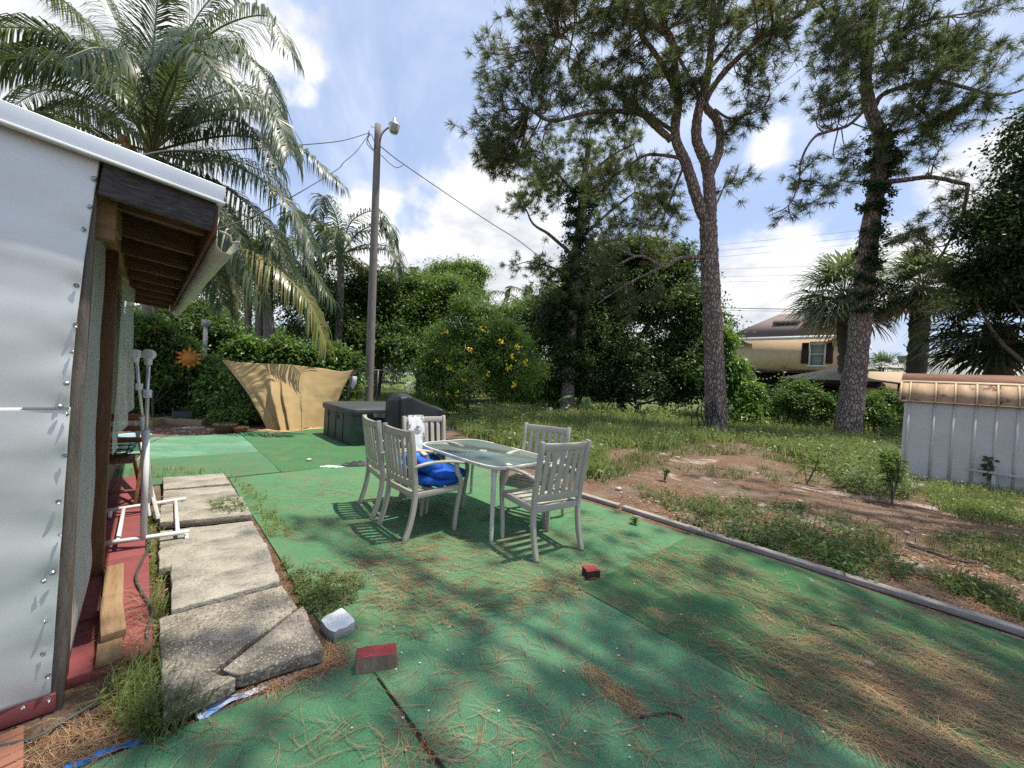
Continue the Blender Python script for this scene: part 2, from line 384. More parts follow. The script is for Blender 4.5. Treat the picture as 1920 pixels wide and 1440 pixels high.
# edging boards along the turf
OLDWOOD = M('grey_weathered_wood', (.40, .36, .32), (.22, .195, .17), 9, .85, bump=.6, bscale=40, stretch=(14, 1, 14), stains=[((.42, .39, .36), 5, .58, .75, (6, 1, 6))])
def edging(label, v0, u0_, v1, u1_, z=0.0, h=.045):
    a = W(v0, u0_, h / 2 + z); b = W(v1, u1_, h / 2 + z)
    loc = (a + b) / 2; loc[2] = 0; L_ = np.linalg.norm(b - a); ang = math.atan2((b - a)[1], (b - a)[0]) - math.pi / 2
    n = 12; yy = np.linspace(-L_ / 2, L_ / 2, n); g = MB()
    g.sweep(np.c_[.006 * vnoise(yy, yy, 2, 5), yy, np.full(n, h / 2) + .004 * vnoise(yy, yy, 3, 6)], .085, h)
    o = g.build('edging_board', OLDWOOD, bevel=.006); o.location = (loc[0], loc[1], 0.004 + z); o.rotation_euler.z = ang
    return tag(o, label, 'edging board', 'timber edging along the turf')
edging('long grey edging board between deep green turf and soil', 4.31, 2.40, 4.38, -2.2)
edging('short grey edging board behind the near right chair', 4.27, 3.45, 4.30, 2.46)
edging('dark edging board behind the white lace chair', 6.55, 8.6, 4.6, 4.6, 0, .05)

# ------------------------------------------------------------------ metal clad building on the left
GALV = M('galvanised_sheet', (.67, .69, .675), (.61, .635, .62), 3, .42, .3, bump=.05, bscale=300, spec=.5, stains=[((.70, .73, .73), 1.3, .5, .8, None)])
TRIM = M('trim_metal', (.60, .64, .67), (.55, .59, .62), 3, .4, .5)
GREYW = M('sooty_fascia', (.10, .095, .095), (.035, .033, .035), 7, .9, bump=.5, bscale=40, stretch=(3, 1, 12), stains=[((.22, .21, .20), 9, .6, .75, (2, 1, 10))])
DARKW = M('stained_rafter', (.19, .095, .055), (.11, .052, .030), 6, .7, bump=.3, bscale=30, stretch=(1, 1, 9))
AMBER = M('amber_timber', (.26, .155, .07), (.16, .09, .04), 7, .7, bump=.3, bscale=30, stretch=(1, 8, 8))
BROWN = M('brown_post_wood', (.17, .085, .035), (.10, .05, .022), 6, .6, bump=.3, bscale=40, stretch=(9, 9, 1))
WHITEB = M('chalky_white_board', (.50, .50, .48), (.36, .36, .35), 5, .7, bump=.25, bscale=40, stretch=(8, 8, 1), stains=[((.25, .24, .22), 4, .62, .8, (3, 3, .5))])
CORNERW = M('grey_corner_board', (.20, .17, .145), (.10, .085, .07), 6, .85, bump=.5, bscale=40, stretch=(10, 10, 1), stains=[((.04, .035, .03), 7, .62, .74, (1, 1, .6)), ((.36, .32, .28), 9, .62, .75, (4, 4, 1))])
REDP = M('red_deck_paint', (.27, .072, .073), (.20, .055, .055), 3, .6, bump=.2, bscale=50, stains=[((.12, .06, .05), 6, .56, .74, None), ((.45, .30, .27), 24, .70, .76, None)])
GUT = M('old_white_gutter', (.62, .63, .57), (.50, .50, .42), 4, .6, stains=[((.30, .28, .2), 6, .6, .8, (1, 4, 1))])
STEEL = M('screw_steel', (.45, .46, .47), None, rough=.35, metal=.8)
HOLE = M('dark_hole', (.03, .03, .03))
b = thing('metal_clad_building', 'low building clad in dented silver sheet metal at the left', 'building', (0, 0, 0), BA)
SCREWS = [(177, 334), (168, 387), (156, 429), (143, 535), (141, 609), (135, 660), (124, 719), (113, 762), (125, 777), (121, 855), (109, 941), (113, 1003), (81, 1091), (99, 1075), (84, 1167), (80, 1228), (90, 1269), (91, 1314), (42, 1330)]
def gable(v0, v1f, z0, z1, u, seed, lap=0.0):
    a, c = 420, 90
    S, T = np.meshgrid(np.linspace(0, 1, a), np.linspace(0, 1, c), indexing='ij')
    z = z0 + (z1(0) - z0) * 0 + T
    top = None
    zz = z0 + T * 1.0
    vr = v1f(T); v = v0 + (vr - v0) * S
    zt = z1(v); zz = z0 + (zt - z0) * T
    edge = np.exp(-((vr - v) / .10) ** 2)
    d = .008 * vnoise(v * 1.0, zz * 1.7, 3.0, seed) + .005 * vnoise(v * .6, zz * 2.2, 6.0, seed + 1)
    d = d * (1 - .55 * edge) + .003 * edge * np.sin(zz * 26)
    for (x_, y_) in SCREWS:
        q_ = onu(x_, y_, 2.395); d = d + .0035 * np.exp(-(((v - q_[0]) / .032) ** 2 + ((zz - q_[2]) / .040) ** 2))
    return np.stack([v, u - np.abs(lap) * (1 - T) * 0 + d, zz], -1)
g = MB(); g.grid(gable(-2.6, lambda T: -.225 + .055 * T ** 1.6, 1.276, lambda v: 2.335 - .09 * (v + .2), 2.4075, 21))
g.build('sheet_panel', GALV, b, smooth=True, solid=.002)
g = MB(); g.grid(gable(-2.6, lambda T: -.240 + .018 * T, .085, lambda v: 1.285 + 0 * v, 2.414, 31))
g.build('sheet_panel', GALV, b, smooth=True, solid=.002)
g = MB(); g.lathe([(0, .007), (.004, .007), (.0055, .005), (.0062, .002), (.0095, .0012), (.0095, -.002)], 8)
screw0 = g.build('screw', STEEL, b, smooth=False)
sp = SCREWS or [(177, 334), (168, 387), (156, 429), (143, 535), (141, 609), (135, 660), (124, 719), (113, 762), (125, 777), (121, 855), (109, 941), (113, 1003), (81, 1091), (99, 1075), (84, 1167), (80, 1228), (90, 1269), (91, 1314), (42, 1330)]
for i, (x, y) in enumerate(sp):
    o = screw0 if i == 0 else screw0.copy()
    if i: C.objects.link(o); o.parent = b
    p = onu(x, y, 2.395); o.location = (p[0], 2.400, p[2]); o.rotation_euler = (rad(90), 0, i)
g = MB(); g.box((-1.40, 2.44, .045), (2.35, .05, .075)); g.build('sill_board', REDP, b, bevel=.004)
g = MB(); g.box((-1.42, 2.47, -.01), (2.30, .05, .03)); g.build('sill_footing', M('dark_footing', (.05, .045, .04), (.09, .08, .07), 9, .9), b)
g = MB(); zz = np.linspace(.0, 2.22, 14); g.sweep(np.c_[-.226 + .030 * (zz / 2.2), np.full(14, 2.452), zz], .040, .055, (0, 1, 0)); g.build('corner_board', CORNERW, b, bevel=.003)
g = MB(); zz = np.linspace(.03, 2.2, 10); g.sweep(np.c_[-.222 + .008 * (zz / 2.2), np.full(10, 2.56), zz], .03, .10, (0, 1, 0)); g.build('trim_board', BROWN, b, bevel=.003)
# side wall facing the slabs: pale board, brown post, dark sheathing
g = MB(); S, T = np.meshgrid(np.linspace(0, 1, 24), np.linspace(0, 1, 40), indexing='ij')
uu = 2.62 + .86 * S; zz = .10 + 2.1 * T
bulge = .030 * np.exp(-((zz - .30) / .16) ** 2) * sstep(S, .0, .5) * sstep(1 - S, .0, .4) + .006 * vnoise(uu, zz, 5, 8)
g.grid(np.stack([-.212 + bulge, uu, zz + .05 * S * (1 - T)], -1)); g.build('wall_sheet', WHITEB, b, smooth=True, solid=.006)
g = MB(); zz = np.linspace(.03, 2.2, 6); g.sweep(np.c_[np.full(6, -.20), np.full(6, 3.66), zz], .085, .09, (0, 1, 0)); g.build('post', BROWN, b, bevel=.004)
g = MB(); g.box((-.27, 4.95, 1.15), (.06, 4.7, 2.2)); g.build('side_wall', M('wall_grey_wood', (.22, .20, .18), (.15, .13, .12), 5, .8, stretch=(1, 1, 6)), b)  # plain grey wood closing the wall behind the post
g = MB(); g.box((-1.5, 7.28, 1.15), (2.4, .06, 2.2)); g.box((-2.66, 4.9, 1.15), (.06, 4.75, 2.2)); g.build('back_wall', WHITEB, b)
g = MB(); g.box((-.20, 4.45, 2.255), (.10, 3.95, .14)); g.build('wall_plate', AMBER, b, bevel=.004)
g = MB(); g.bar((-.165, 2.52, 2.25), (-.165, 2.52, 2.02), .09, .06, (0, 1, 0)); g.bar((-.15, 2.58, 2.16), (-.15, 3.1, 2.22), .05, .13); g.build('brace', AMBER, b, bevel=.004)
# eave: rafters, boards over, fascia, drip edge, gutter
rz_ = lambda v: 2.345 - .095 * (v + .2)
g0 = None
for i in range(9):
    u = 2.64 + .56 * i
    g = MB(); g.sweep([(-.25, u, rz_(-.25) - .075), (.20, u, rz_(.2) - .075)], .04, .12)
    g.build('rafter', DARKW, b, bevel=.003)
for i in range(4):
    va, vb = -.27 + .125 * i, -.27 + .125 * i + .12
    g = MB(); S, T = np.meshgrid([va, vb], np.linspace(2.44, 7.25, 2), indexing='ij'); g.grid(np.stack([S, T, rz_(S) - .008], -1)); g.build('roof_board', DARKW, b, solid=.012)
g = MB(); g.sweep([(-.165, 2.405, rz_(-.165) - .085), (.212, 2.405, rz_(.212) - .085)], .038, .15); g.build('fascia_board', GREYW, b, bevel=.003)
g = MB(); g.box((.222, 4.88, rz_(.22) - .085), (.022, 4.86, .14)); g.build('eave_board', DARKW, b, bevel=.003)
g = MB(); S, T = np.meshgrid([-2.7, .255], [2.37, 7.3], indexing='ij'); g.grid(np.stack([S, T, rz_(S) + .012], -1)); g.build('roof_sheet', TRIM, b, solid=.006)
g = MB(); g.sweep([(-2.7, 2.365, rz_(-2.7) + .012), (.245, 2.365, rz_(.245) + .012)], .012, .088); g.build('drip_edge', TRIM, b, bevel=.002)
g = MB(); g.sweep([(-2.7, 2.354, rz_(-2.7) - .026), (.248, 2.354, rz_(.248) - .026)], .030, .012); g.build('drip_lip', M('bright_lip', (.78, .80, .80), rough=.4), b, bevel=.002)
prof = np.array([(0, .06), (0, -.02), (.018, -.045), (.06, -.05), (.085, -.02), (.10, .05), (.092, .055)])
uu = np.linspace(2.50, 7.2, 8); G_ = np.stack([np.stack([.238 + prof[:, 0], np.full(7, u), 2.13 + .004 * (u - 2.5) + prof[:, 1] + .006 * math.sin(u * 2)], -1) for u in uu], 0)
g = MB(); g.grid(G_); g.build('gutter', GUT, b, solid=.003)
g = MB(); g.tube(bez([(.245, 2.50, 2.18), (.29, 2.50, 2.17), (.30, 2.50, 2.14), (.335, 2.50, 2.15)], 10), .006, 6); g.build('gutter_bracket', GUT, b)
# hanging plastic sheet
PLAST, nt, N, L, B_ = nodes('cloudy_plastic'); B_.inputs['Base Color'].default_value = (.75, .80, .80, 1); B_.inputs['Roughness'].default_value = .3; B_.inputs['Alpha'].default_value = .55
g = MB(); S, T = np.meshgrid(np.linspace(0, 1, 30), np.linspace(0, 1, 40), indexing='ij')
uu = 4.0 + 1.25 * S + .25 * T * S; zz = .78 + 1.35 * T + .3 * S * (1 - T)
g.grid(np.stack([-.155 + .075 * S * (1 - .5 * T) + .02 * np.sin(S * 17 + 2 * T) * (.4 + S) + .01 * vnoise(uu, zz, 6, 4), uu, zz], -1))
g.build('plastic_sheet', PLAST, b, smooth=True)
# red deck strips along the wall
g0 = None
for (ua, ub, vb, z) in ((2.55, 3.05, .075, .052), (3.07, 3.86, .065, .058), (3.88, 4.86, .045, .052), (4.88, 6.45, .03, .057)):
    g = MB(); g.box(((-.24 + vb) / 2, (ua + ub) / 2, z - .03), (vb + .24, ub - ua, .06)); g.build('deck_panel', REDP, b, bevel=.004)

# two offcuts lying on the red deck
PLANK = M('raw_pine_plank', (.36, .235, .13), (.22, .135, .07), 3.0, .75, bump=.35, bscale=14, stretch=(11, 1.0, 11), stains=[((.14, .09, .06), 3, .62, .8, (6, .8, 6))])
def plank(name, label, v, u, z, L_, w, h, rz, tilt=0, mat=PLANK, cat='plank', group=None):
    g = MB(); yy = np.linspace(-L_ / 2, L_ / 2, 6); g.sweep(np.c_[yy * 0, yy, yy * 0], w, h)
    o = g.build(name, mat, bevel=.003); o.location = W(v, u, z); o.rotation_euler = (tilt, 0, BA + rz); return tag(o, label, cat, group)
plank('plank', 'lower pine plank lying flat on the red deck', -.092, 3.10, .080, 1.12, .088, .038, rad(1.5), group='pine planks on the red deck')
plank('plank', 'upper pine plank stacked crosswise on the lower plank', -.085, 2.90, .119, .44, .09, .038, rad(4), group='pine planks on the red deck')

# concrete slabs
SLAB = M('pebbled_concrete', (.43, .395, .325), (.27, .25, .21), 4, .9, bump=1.0, bscale=70, detail=10, contrast=(.40, .60), stains=[((.14, .13, .115), 46, .52, .64, (1, 2, 1)), ((.60, .56, .48), 75, .56, .66, None), ((.12, .11, .095), 3.0, .52, .70, (1, 2.5, 1)), ((.15, .14, .12), 9, .58, .70, None)])
SLABD = M('stained_concrete', (.36, .315, .25), (.13, .112, .09), 3.2, .9, bump=1.0, bscale=60, detail=10, contrast=(.42, .58), stains=[((.09, .085, .08), 40, .52, .62, None), ((.62, .58, .50), 85, .56, .62, None), ((.48, .44, .37), 4, .60, .72, (1, .4, 1))])
def slab(label, poly, ztop, tilt=(0, 0), mat=SLAB, th=.065):
    poly = np.array(poly, float); c = poly.mean(0); n = len(poly)
    # subdivide outline so edges are a little ragged
    pts = []
    for i in range(n):
        a, b_ = poly[i], poly[(i + 1) % n]; k = max(2, int(np.linalg.norm(b_ - a) / .05))
        for j in range(k): pts.append(a + (b_ - a) * j / k + (rng.normal(0, .003, 2) if j else 0))
    g = MB(); g.prism(np.array(pts) - c, -th, 0)
    o = g.build('concrete_slab', mat, bevel=.006); o.location = W(c[0], c[1], ztop); o.rotation_euler = (tilt[0], tilt[1], BA)
    return tag(o, label, 'concrete slab', 'concrete slabs beside the building')
slab('farthest concrete slab of the row, next to the turf strip', [(.18, 5.58), (.77, 5.50), (.76, 6.02), (.19, 6.10)], .085, (rad(.5), 0))
slab('second farthest concrete slab of the row, laid lower', [(.17, 5.00), (.78, 4.90), (.77, 5.465), (.18, 5.54)], .070, (0, rad(.8)))
slab('concrete slab with weeds growing along its front edge', [(.13, 4.42), (.77, 4.24), (.78, 4.85), (.15, 4.95)], .098, (rad(.6), 0))
slab('stained concrete slab in front of the weedy gap', [(.11, 3.465), (.74, 3.465), (.75, 4.12), (.13, 4.26)], .078, (rad(-.8), rad(.4)))
slab('pale clean concrete slab under a lichen spotted edge', [(.15, 2.81), (.68, 2.79), (.73, 3.445), (.17, 3.445)], .112, (rad(.5), rad(-.4)))
slab('larger piece of the cracked concrete slab, speckled white', [(.10, 2.00), (.345, 2.045), (.30, 2.10), (.27, 2.155), (.41, 2.265), (.55, 2.35), (.70, 2.46), (.69, 2.77), (.10, 2.795)], .090, (rad(-.6), 0), SLABD)
slab('smaller corner piece broken off the cracked slab', [(.372, 2.05), (.70, 1.985), (.722, 2.43), (.575, 2.325), (.44, 2.235), (.305, 2.14), (.335, 2.085)], .098, (rad(.5), rad(-.8)), SLABD)
# loose blocks
def block(label, x, y, d, rz, mat, cat='brick', z=.012, tilt=(0, 0), side=None, name='brick', jag=.004):
    g = MB(); n = 6; lx, ly, lz = d
    S, T = np.meshgrid(np.linspace(-.5, .5, n), np.linspace(-.5, .5, n), indexing='ij')
    sd_ = int(x); jit = lambda k=[0]: (k.__setitem__(0, k[0] + 1), jag * 1.6 * vnoise(S * 2.2, T * 2.2, 2.4, sd_ + k[0]))[1]
    top = np.stack([S * lx * .95 + jit(), T * ly * .95 + jit(), lz + jit() * .7], -1); g.grid(top, 0)
    per = np.concatenate([top[0, :-1], top[:-1, -1], top[-1, :0:-1], top[:0:-1, 0]])
    mid = per * np.array([1.04, 1.04, .5]); bot = per * np.array([1.03, 1.03, 0.0])
    for a_, c_ in ((per, mid), (mid, bot)):
        g.grid(np.stack([np.vstack([c_, c_[:1]]), np.vstack([a_, a_[:1]])], 0), 1 if side else 0)
    o = g.build(name, [mat, side] if side else mat, bevel=.004)
    p = gr(x, y); o.location = (p[0], p[1], z); o.rotation_euler = (tilt[0], tilt[1], rz)
    return tag(o, label, cat)
REDB = M('red_painted_brick_top', (.33, .045, .045), (.24, .035, .04), 9, .6, bump=.3, bscale=60, stains=[((.55, .35, .33), 20, .7, .78, None)])
GREYB = M('dirty_brick_side', (.36, .235, .18), (.20, .125, .10), 7, .9, bump=.5, bscale=50, stretch=(4, 4, 1), stains=[((.36, .32, .30), 9, .62, .75, (3, 3, 1))])
DARKB = M('dark_brick_side', (.06, .03, .028), (.03, .02, .018), 9, .9, bump=.5, bscale=50, stains=[((.20, .05, .045), 8, .62, .75, None)])  # brick sides darker than the top, with reddish patches
WHITEC = M('white_painted_concrete', (.84, .84, .82), (.72, .72, .70), 6, .8, bump=.5, bscale=50, stains=[((.33, .32, .31), 7, .6, .75, None)])
CONB = M('bare_concrete_side', (.50, .49, .47), (.36, .35, .335), 9, .9, bump=.6, bscale=60)
block('brick with a red painted top and grey sides beside the slabs', 705, 1255, (.20, .075, .09), BA - rad(26), REDB, side=GREYB, tilt=(rad(4), 0))
block('small dark brick with a red top on the turf behind', 1108, 1084, (.115, .10, .06), rad(14), REDB, side=DARKB, z=.018)
block('chunk of white painted concrete at the turf edge', 632, 1183, (.16, .14, .055), rad(-34), WHITEC, cat='concrete block', side=CONB, name='concrete_block', tilt=(rad(3), rad(4)), jag=.008)
# terracotta edge of a brick at the very corner
TERRA = M('terracotta_tile', (.33, .145, .09), (.24, .10, .065), 7, .8, bump=.4, bscale=40, stains=[((.6, .5, .42), 12, .65, .75, None)])
t_ = thing('patio_tiles', 'patch of small terracotta paving tiles by the metal wall', 'tiles', W(-.36, 2.24, 0), BA + rad(8))
g = MB(); g.box((0, 0, .012), (.094, .046, .02)); tile0 = g.build('tile', TERRA, t_, bevel=.003)
for i in range(3):
    for j in range(5):
        o = tile0 if i == j == 0 else tile0.copy()
        if i or j: C.objects.link(o); o.parent = t_
        o.location = (-.10 * i + .03, .05 * (j - 2) + rng.normal(0, .001), rng.uniform(0, .004)); o.rotation_euler.z = rng.normal(0, .02)
# blue tarp showing from under the turf
BTARP = M('blue_tarp', (.03, .20, .60), (.05, .30, .70), 7, .45, bump=.2, bscale=30, stains=[((.55, .62, .7), 10, .62, .72, None)])
def strip(label, pts, w, mat, z=.003, seed=0):
    p = bez([gr(x, y, z) for x, y in pts], 40); t = np.gradient(p, axis=0); n = unit(np.c_[-t[:, 1], t[:, 0], t[:, 2] * 0])
    k = np.linspace(-.5, .5, 5)
    a = p[:, None] + n[:, None] * (k[None, :, None] * w * (1 + .35 * vnoise(p[:, 0] * 5, p[:, 1] * 5, 3, seed))[:, None, None])
    a[..., 2] = z + np.abs(.012 * vnoise(a[..., 0] * 8, a[..., 1] * 8, 3, seed + 1)); g = MB(); g.grid(a)
    return tag(g.build('tarp_strip', mat, smooth=True), label, 'tarp', 'blue tarp under the turf')
strip('blue tarp edge showing by the terracotta tiles', [(120, 1445), (200, 1410), (275, 1385), (330, 1360)], .035, BTARP, seed=1)
strip('crumpled blue and white tarp edge below the cracked slab', [(370, 1350), (420, 1318), (500, 1285), (560, 1262), (590, 1240)], .045, M('faded_tarp', (.12, .28, .62), (.62, .66, .74), 9, .5, contrast=(.45, .6)), seed=3)
strip('scrap of blue tarp between the white block and red brick', [(640, 1200), (655, 1212), (668, 1218)], .03, BTARP, seed=5)
# green-black cable
CABLE = M('dull_green_cable', (.045, .06, .05), (.07, .08, .07), 8, .55)
p = [gr(-10, 1402, .02), gr(60, 1385, .02), gr(115, 1356, .02), gr(175, 1320, .02), gr(235, 1280, .02), gr(270, 1230, .03), W(.055, 2.75, .07), W(.075, 2.95, .07), W(.03, 3.2, .07), W(-.0, 3.45, .075), W(.035, 3.75, .075), W(.06, 4.0, .07), W(.05, 4.6, .07)]
g = MB(); g.tube(bez(p, 110), .0075, 7); tag(g.build('cable', CABLE, smooth=True), 'dull green cable snaking from the tiles over the red deck', 'cable')
# ------------------------------------------------------------------ patio chairs and table
GREYP = M('taupe_chair_paint', (.47, .435, .37), (.42, .385, .325), 4, .42, spec=.45, stains=[((.36, .34, .30), 9, .66, .8, None)], bump=.05, bscale=150)
def make_chair(label, loc, rz):
    t = thing('patio_chair', label, 'chair', loc, rz, 'slatted patio chairs around the table')
    for s in (-1, 1):
        g = MB(); g.sweep(bez([(s * .255, -.31, 0), (s * .255, -.265, .14), (s * .255, -.235, .30), (s * .255, -.23, .45), (s * .258, -.25, .62), (s * .262, -.305, 1.0)], 16), .036, .046, (0, 1, .0))
        g.build('back_leg', GREYP, t, bevel=.005)
    for s in (-1, 1):
        g = MB(); g.sweep(bez([(s * .262, .215, 0), (s * .262, .235, .22), (s * .266, .262, .40), (s * .270, .255, .49), (s * .274, .205, .575), (s * .276, .19, .66)], 18), .034, [.036] * 8 + [.044] * 10, (0, 1, 0))
        g.build('front_leg', GREYP, t, bevel=.005)
    for s in (-1, 1):
        g = MB(); g.sweep(bez([(s * .262, -.262, .665), (s * .272, -.12, .69), (s * .278, .05, .69), (s * .280, .20, .672), (s * .280, .275, .655)], 12), [.038, .042, .046, .05, .05, .052, .054, .056, .056, .056, .055, .05], .022)
        g.build('armrest', GREYP, t, bevel=.005)
    for s in (-1, 1):
        g = MB(); g.bar((s * .252, -.225, .405), (s * .258, .245, .415), .028, .055); g.build('side_rail', GREYP, t, bevel=.004)
    g = MB(); g.bar((-.255, .25, .412), (.255, .25, .412), .028, .055); g.build('front_rail', GREYP, t, bevel=.004)
    g = MB(); g.bar((-.25, -.228, .405), (.25, -.228, .405), .028, .055); g.build('rear_rail', GREYP, t, bevel=.004)
    for k, y in enumerate((-.14, -.03, .08, .18)):
        g = MB(); g.box((0, y, .425), (.48, .062, .014)); g.build('seat_slat', GREYP, t, bevel=.003)
    xs = np.linspace(-.245, .245, 11); bow = .030 * (1 - (xs / .245) ** 2)
    yb = lambda z: np.interp(z, [.45, .62, 1.0], [-.23, -.25, -.305])
    g = MB(); g.sweep(np.c_[xs, yb(.955) - bow, np.full(11, .955)], .026, .062, (0, -.12, 1)); g.build('top_rail', GREYP, t, bevel=.004)
    g = MB(); g.sweep(np.c_[xs, yb(.505) - bow * .6, np.full(11, .505)], .026, .062, (0, -.1, 1)); g.build('bottom_rail', GREYP, t, bevel=.004)
    for k in range(6):
        x = -.19 + .076 * k; bw = .030 * (1 - (x / .245) ** 2)
        zz = np.linspace(.525, .93, 6); g = MB(); g.sweep(np.c_[np.full(6, x), [yb(z) - bw * np.interp(z, [.5, .95], [.6, 1]) for z in zz], zz], .044, .014, (0, 1, 0)); g.build('back_slat', GREYP, t, bevel=.002)
    return t
TZ = .012
ch = make_chair('nearest chair, seen from behind, empty seat by the red brick', W(2.71, 2.36, TZ), BA - rad(10))
chA = copy_tree(ch, W(2.01, 3.29, TZ), BA - rad(90), 'chair with a heap of blue cushions on its seat')
chB = copy_tree(ch, W(2.05, 3.93, TZ), BA - rad(98), 'chair at far left holding a quilted blue cushion, beside the hot tub')
chC = copy_tree(ch, W(2.45, 4.12, TZ), BA + rad(178), 'chair with white lace draped over its back before the covered grill')
chD = copy_tree(ch, W(3.10, 2.95, TZ), BA + rad(111), 'empty chair on the far right side of the glass table')
# move the two to their measured spots (back rail positions)
def put(o, v, u): o.location = W(v, u, TZ)
put(chC, 2.42, 3.73); put(chD, 3.09, 2.80)

WHITER = M('chipped_white_enamel', (.66, .65, .60), (.56, .55, .50), 5, .45, stains=[((.09, .06, .045), 13, .62, .67, (1, 1, 1)), ((.30, .22, .16), 9, .66, .75, None)])
GLS, nt, N, L, B_ = nodes('green_table_glass'); N.remove(B_)
tr = N.new('ShaderNodeBsdfTransparent'); tr.inputs[0].default_value = (.50, .63, .58, 1)
gl = N.new('ShaderNodeBsdfGlossy'); gl.inputs['Roughness'].default_value = .10; gl.inputs[0].default_value = (.9, .95, .95, 1)
df = N.new('ShaderNodeBsdfDiffuse'); df.inputs[0].default_value = (.20, .265, .235, 1)
fr = N.new('ShaderNodeFresnel'); fr.inputs[0].default_value = 1.5
ma = N.new('ShaderNodeMixShader'); ma.inputs[0].default_value = .62; L.new(tr.outputs[0], ma.inputs[1]); L.new(df.outputs[0], ma.inputs[2])
mb_ = N.new('ShaderNodeMixShader'); L.new(fr.outputs[0], mb_.inputs[0]); L.new(ma.outputs[0], mb_.inputs[1]); L.new(gl.outputs[0], mb_.inputs[2]); L.new(mb_.outputs[0], N['Material Output'].inputs[0])
tb = thing('glass_table', 'oblong glass topped patio table on chipped white metal legs', 'table', W(2.72, 3.25, TZ), BA)
hx, hy = .42, .685; outl = []
for a in np.linspace(0, 2 * math.pi, 72, endpoint=False):
    c_, s_ = math.cos(a), math.sin(a); e = 2 / 6.5
    outl.append((hx * math.copysign(abs(c_) ** e, c_) * (1 + .04 * (1 - abs(s_))), hy * math.copysign(abs(s_) ** e, s_) * (1 + .03 * (1 - abs(c_)))))
outl = np.array(outl)
g = MB(); g.prism(outl * .985, .686, .694); g.build('glass_top', GLS, tb)
g = MB(); o3 = np.vstack([outl, outl[:2]]); g.sweep(np.c_[o3, np.full(len(o3), .682)], .024, .030); g.build('rim', WHITER, tb, bevel=.004)
for sx in (-1, 1):
    for sy in (-1, 1):
        g = MB(); g.sweep(bez([(sx * .355, sy * .60, .672), (sx * .350, sy * .60, .5), (sx * .345, sy * .60, .28), (sx * .37, sy * .635, 0)], 16), np.linspace(.042, .030, 16), np.linspace(.042, .030, 16), (0, 1, 0)); g.build('leg', WHITER, tb, bevel=.006)
for sy in (-1, 1):
    g = MB(); g.bar((-.34, sy * .60, .655), (.34, sy * .60, .655), .022, .03); g.build('cross_rail', WHITER, tb, bevel=.003)
g = MB(); g.lathe([(.026, .684), (.045, .684), (.045, .699), (.026, .701), (.024, .69)], 20); g.build('umbrella_ring', M('ring_grey', (.35, .38, .36)), tb, smooth=True)

# cushions
def quiltmat():
    m, nt, N, L, B = nodes('blue_quilt'); tc = N.new('ShaderNodeTexCoord').outputs['Object']
    v = N.new('ShaderNodeTexVoronoi'); v.inputs['Scale'].default_value = 24; L.new(tc, v.inputs[0])
    L.new(_mix(N, L, _rm(N, L, v.outputs['Distance'], .0, .5), (.01, .16, .58), (.015, .25, .75)), B.inputs['Base Color']); B.inputs['Roughness'].default_value = .7
    b = N.new('ShaderNodeBump'); b.inputs['Distance'].default_value = .02; b.inputs['Strength'].default_value = .8; b.invert = True
    L.new(v.outputs['Distance'], b.inputs['Height']); L.new(b.outputs[0], B.inputs['Normal']); return m
BLUE = M('royal_blue_canvas', (.006, .10, .50), (.005, .075, .40), 5, .7, bump=.25, bscale=30)
QUILT = quiltmat()
def cushion(label, v, u, z, d, rot, mat, seed):
    n, k = 70, 36; th = np.linspace(0, 2 * math.pi, n)[:, None]; ph = np.linspace(-math.pi / 2, math.pi / 2, k)[None]
    sg = lambda a, e: np.sign(a) * np.abs(a) ** e
    x = d[0] / 2 * sg(np.cos(ph), .55) * sg(np.cos(th), .45); y = d[1] / 2 * sg(np.cos(ph), .55) * sg(np.sin(th), .45); zz = d[2] / 2 * sg(np.sin(ph), .8) * np.ones_like(th)
    q = 1 - .35 * np.exp(-((np.abs(x) - d[0] / 2) / .05) ** 2) * np.exp(-((np.abs(y) - d[1] / 2) / .05) ** 2)
    zz = zz * q + .018 * vnoise(x * 9 + seed, y * 9, 1.6, seed) + .006 * vnoise(x * 30, y * 30 + zz * 20, 1.2, seed + 5); x = x + .012 * vnoise(zz * 14, y * 9, 2, seed + 1); y = y + .012 * vnoise(zz * 14, x * 9, 2, seed + 2)
    g = MB(); g.grid(np.stack([x, y, zz], -1)); o = g.build('cushion', mat, smooth=True)
    o.location = W(v, u, z); o.rotation_euler = (rot[0], rot[1], BA + rot[2]); return tag(o, label, 'cushion', 'blue cushions on the chairs')
cushion('lowest blue cushion folded flat on the near left chair', 2.12, 3.27, .49, (.46, .45, .10), (0, rad(2), 0), BLUE, 1)
cushion('middle blue cushion slumping forward in the near left chair heap', 2.17, 3.25, .565, (.44, .44, .12), (rad(5), rad(9), rad(8)), BLUE, 2)
cushion('top blue cushion standing against the back of the near left chair', 2.02, 3.31, .615, (.32, .42, .13), (rad(-4), rad(24), rad(-5)), BLUE, 3)
cushion('quilted bright blue cushion with a bubble pattern on the far left chair', 2.20, 3.82, .50, (.46, .46, .12), (0, rad(4), rad(4)), QUILT, 4)
cushion('second quilted blue cushion lying on top under the glass edge', 2.24, 3.76, .575, (.42, .42, .08), (rad(3), rad(6), rad(-8)), QUILT, 5)
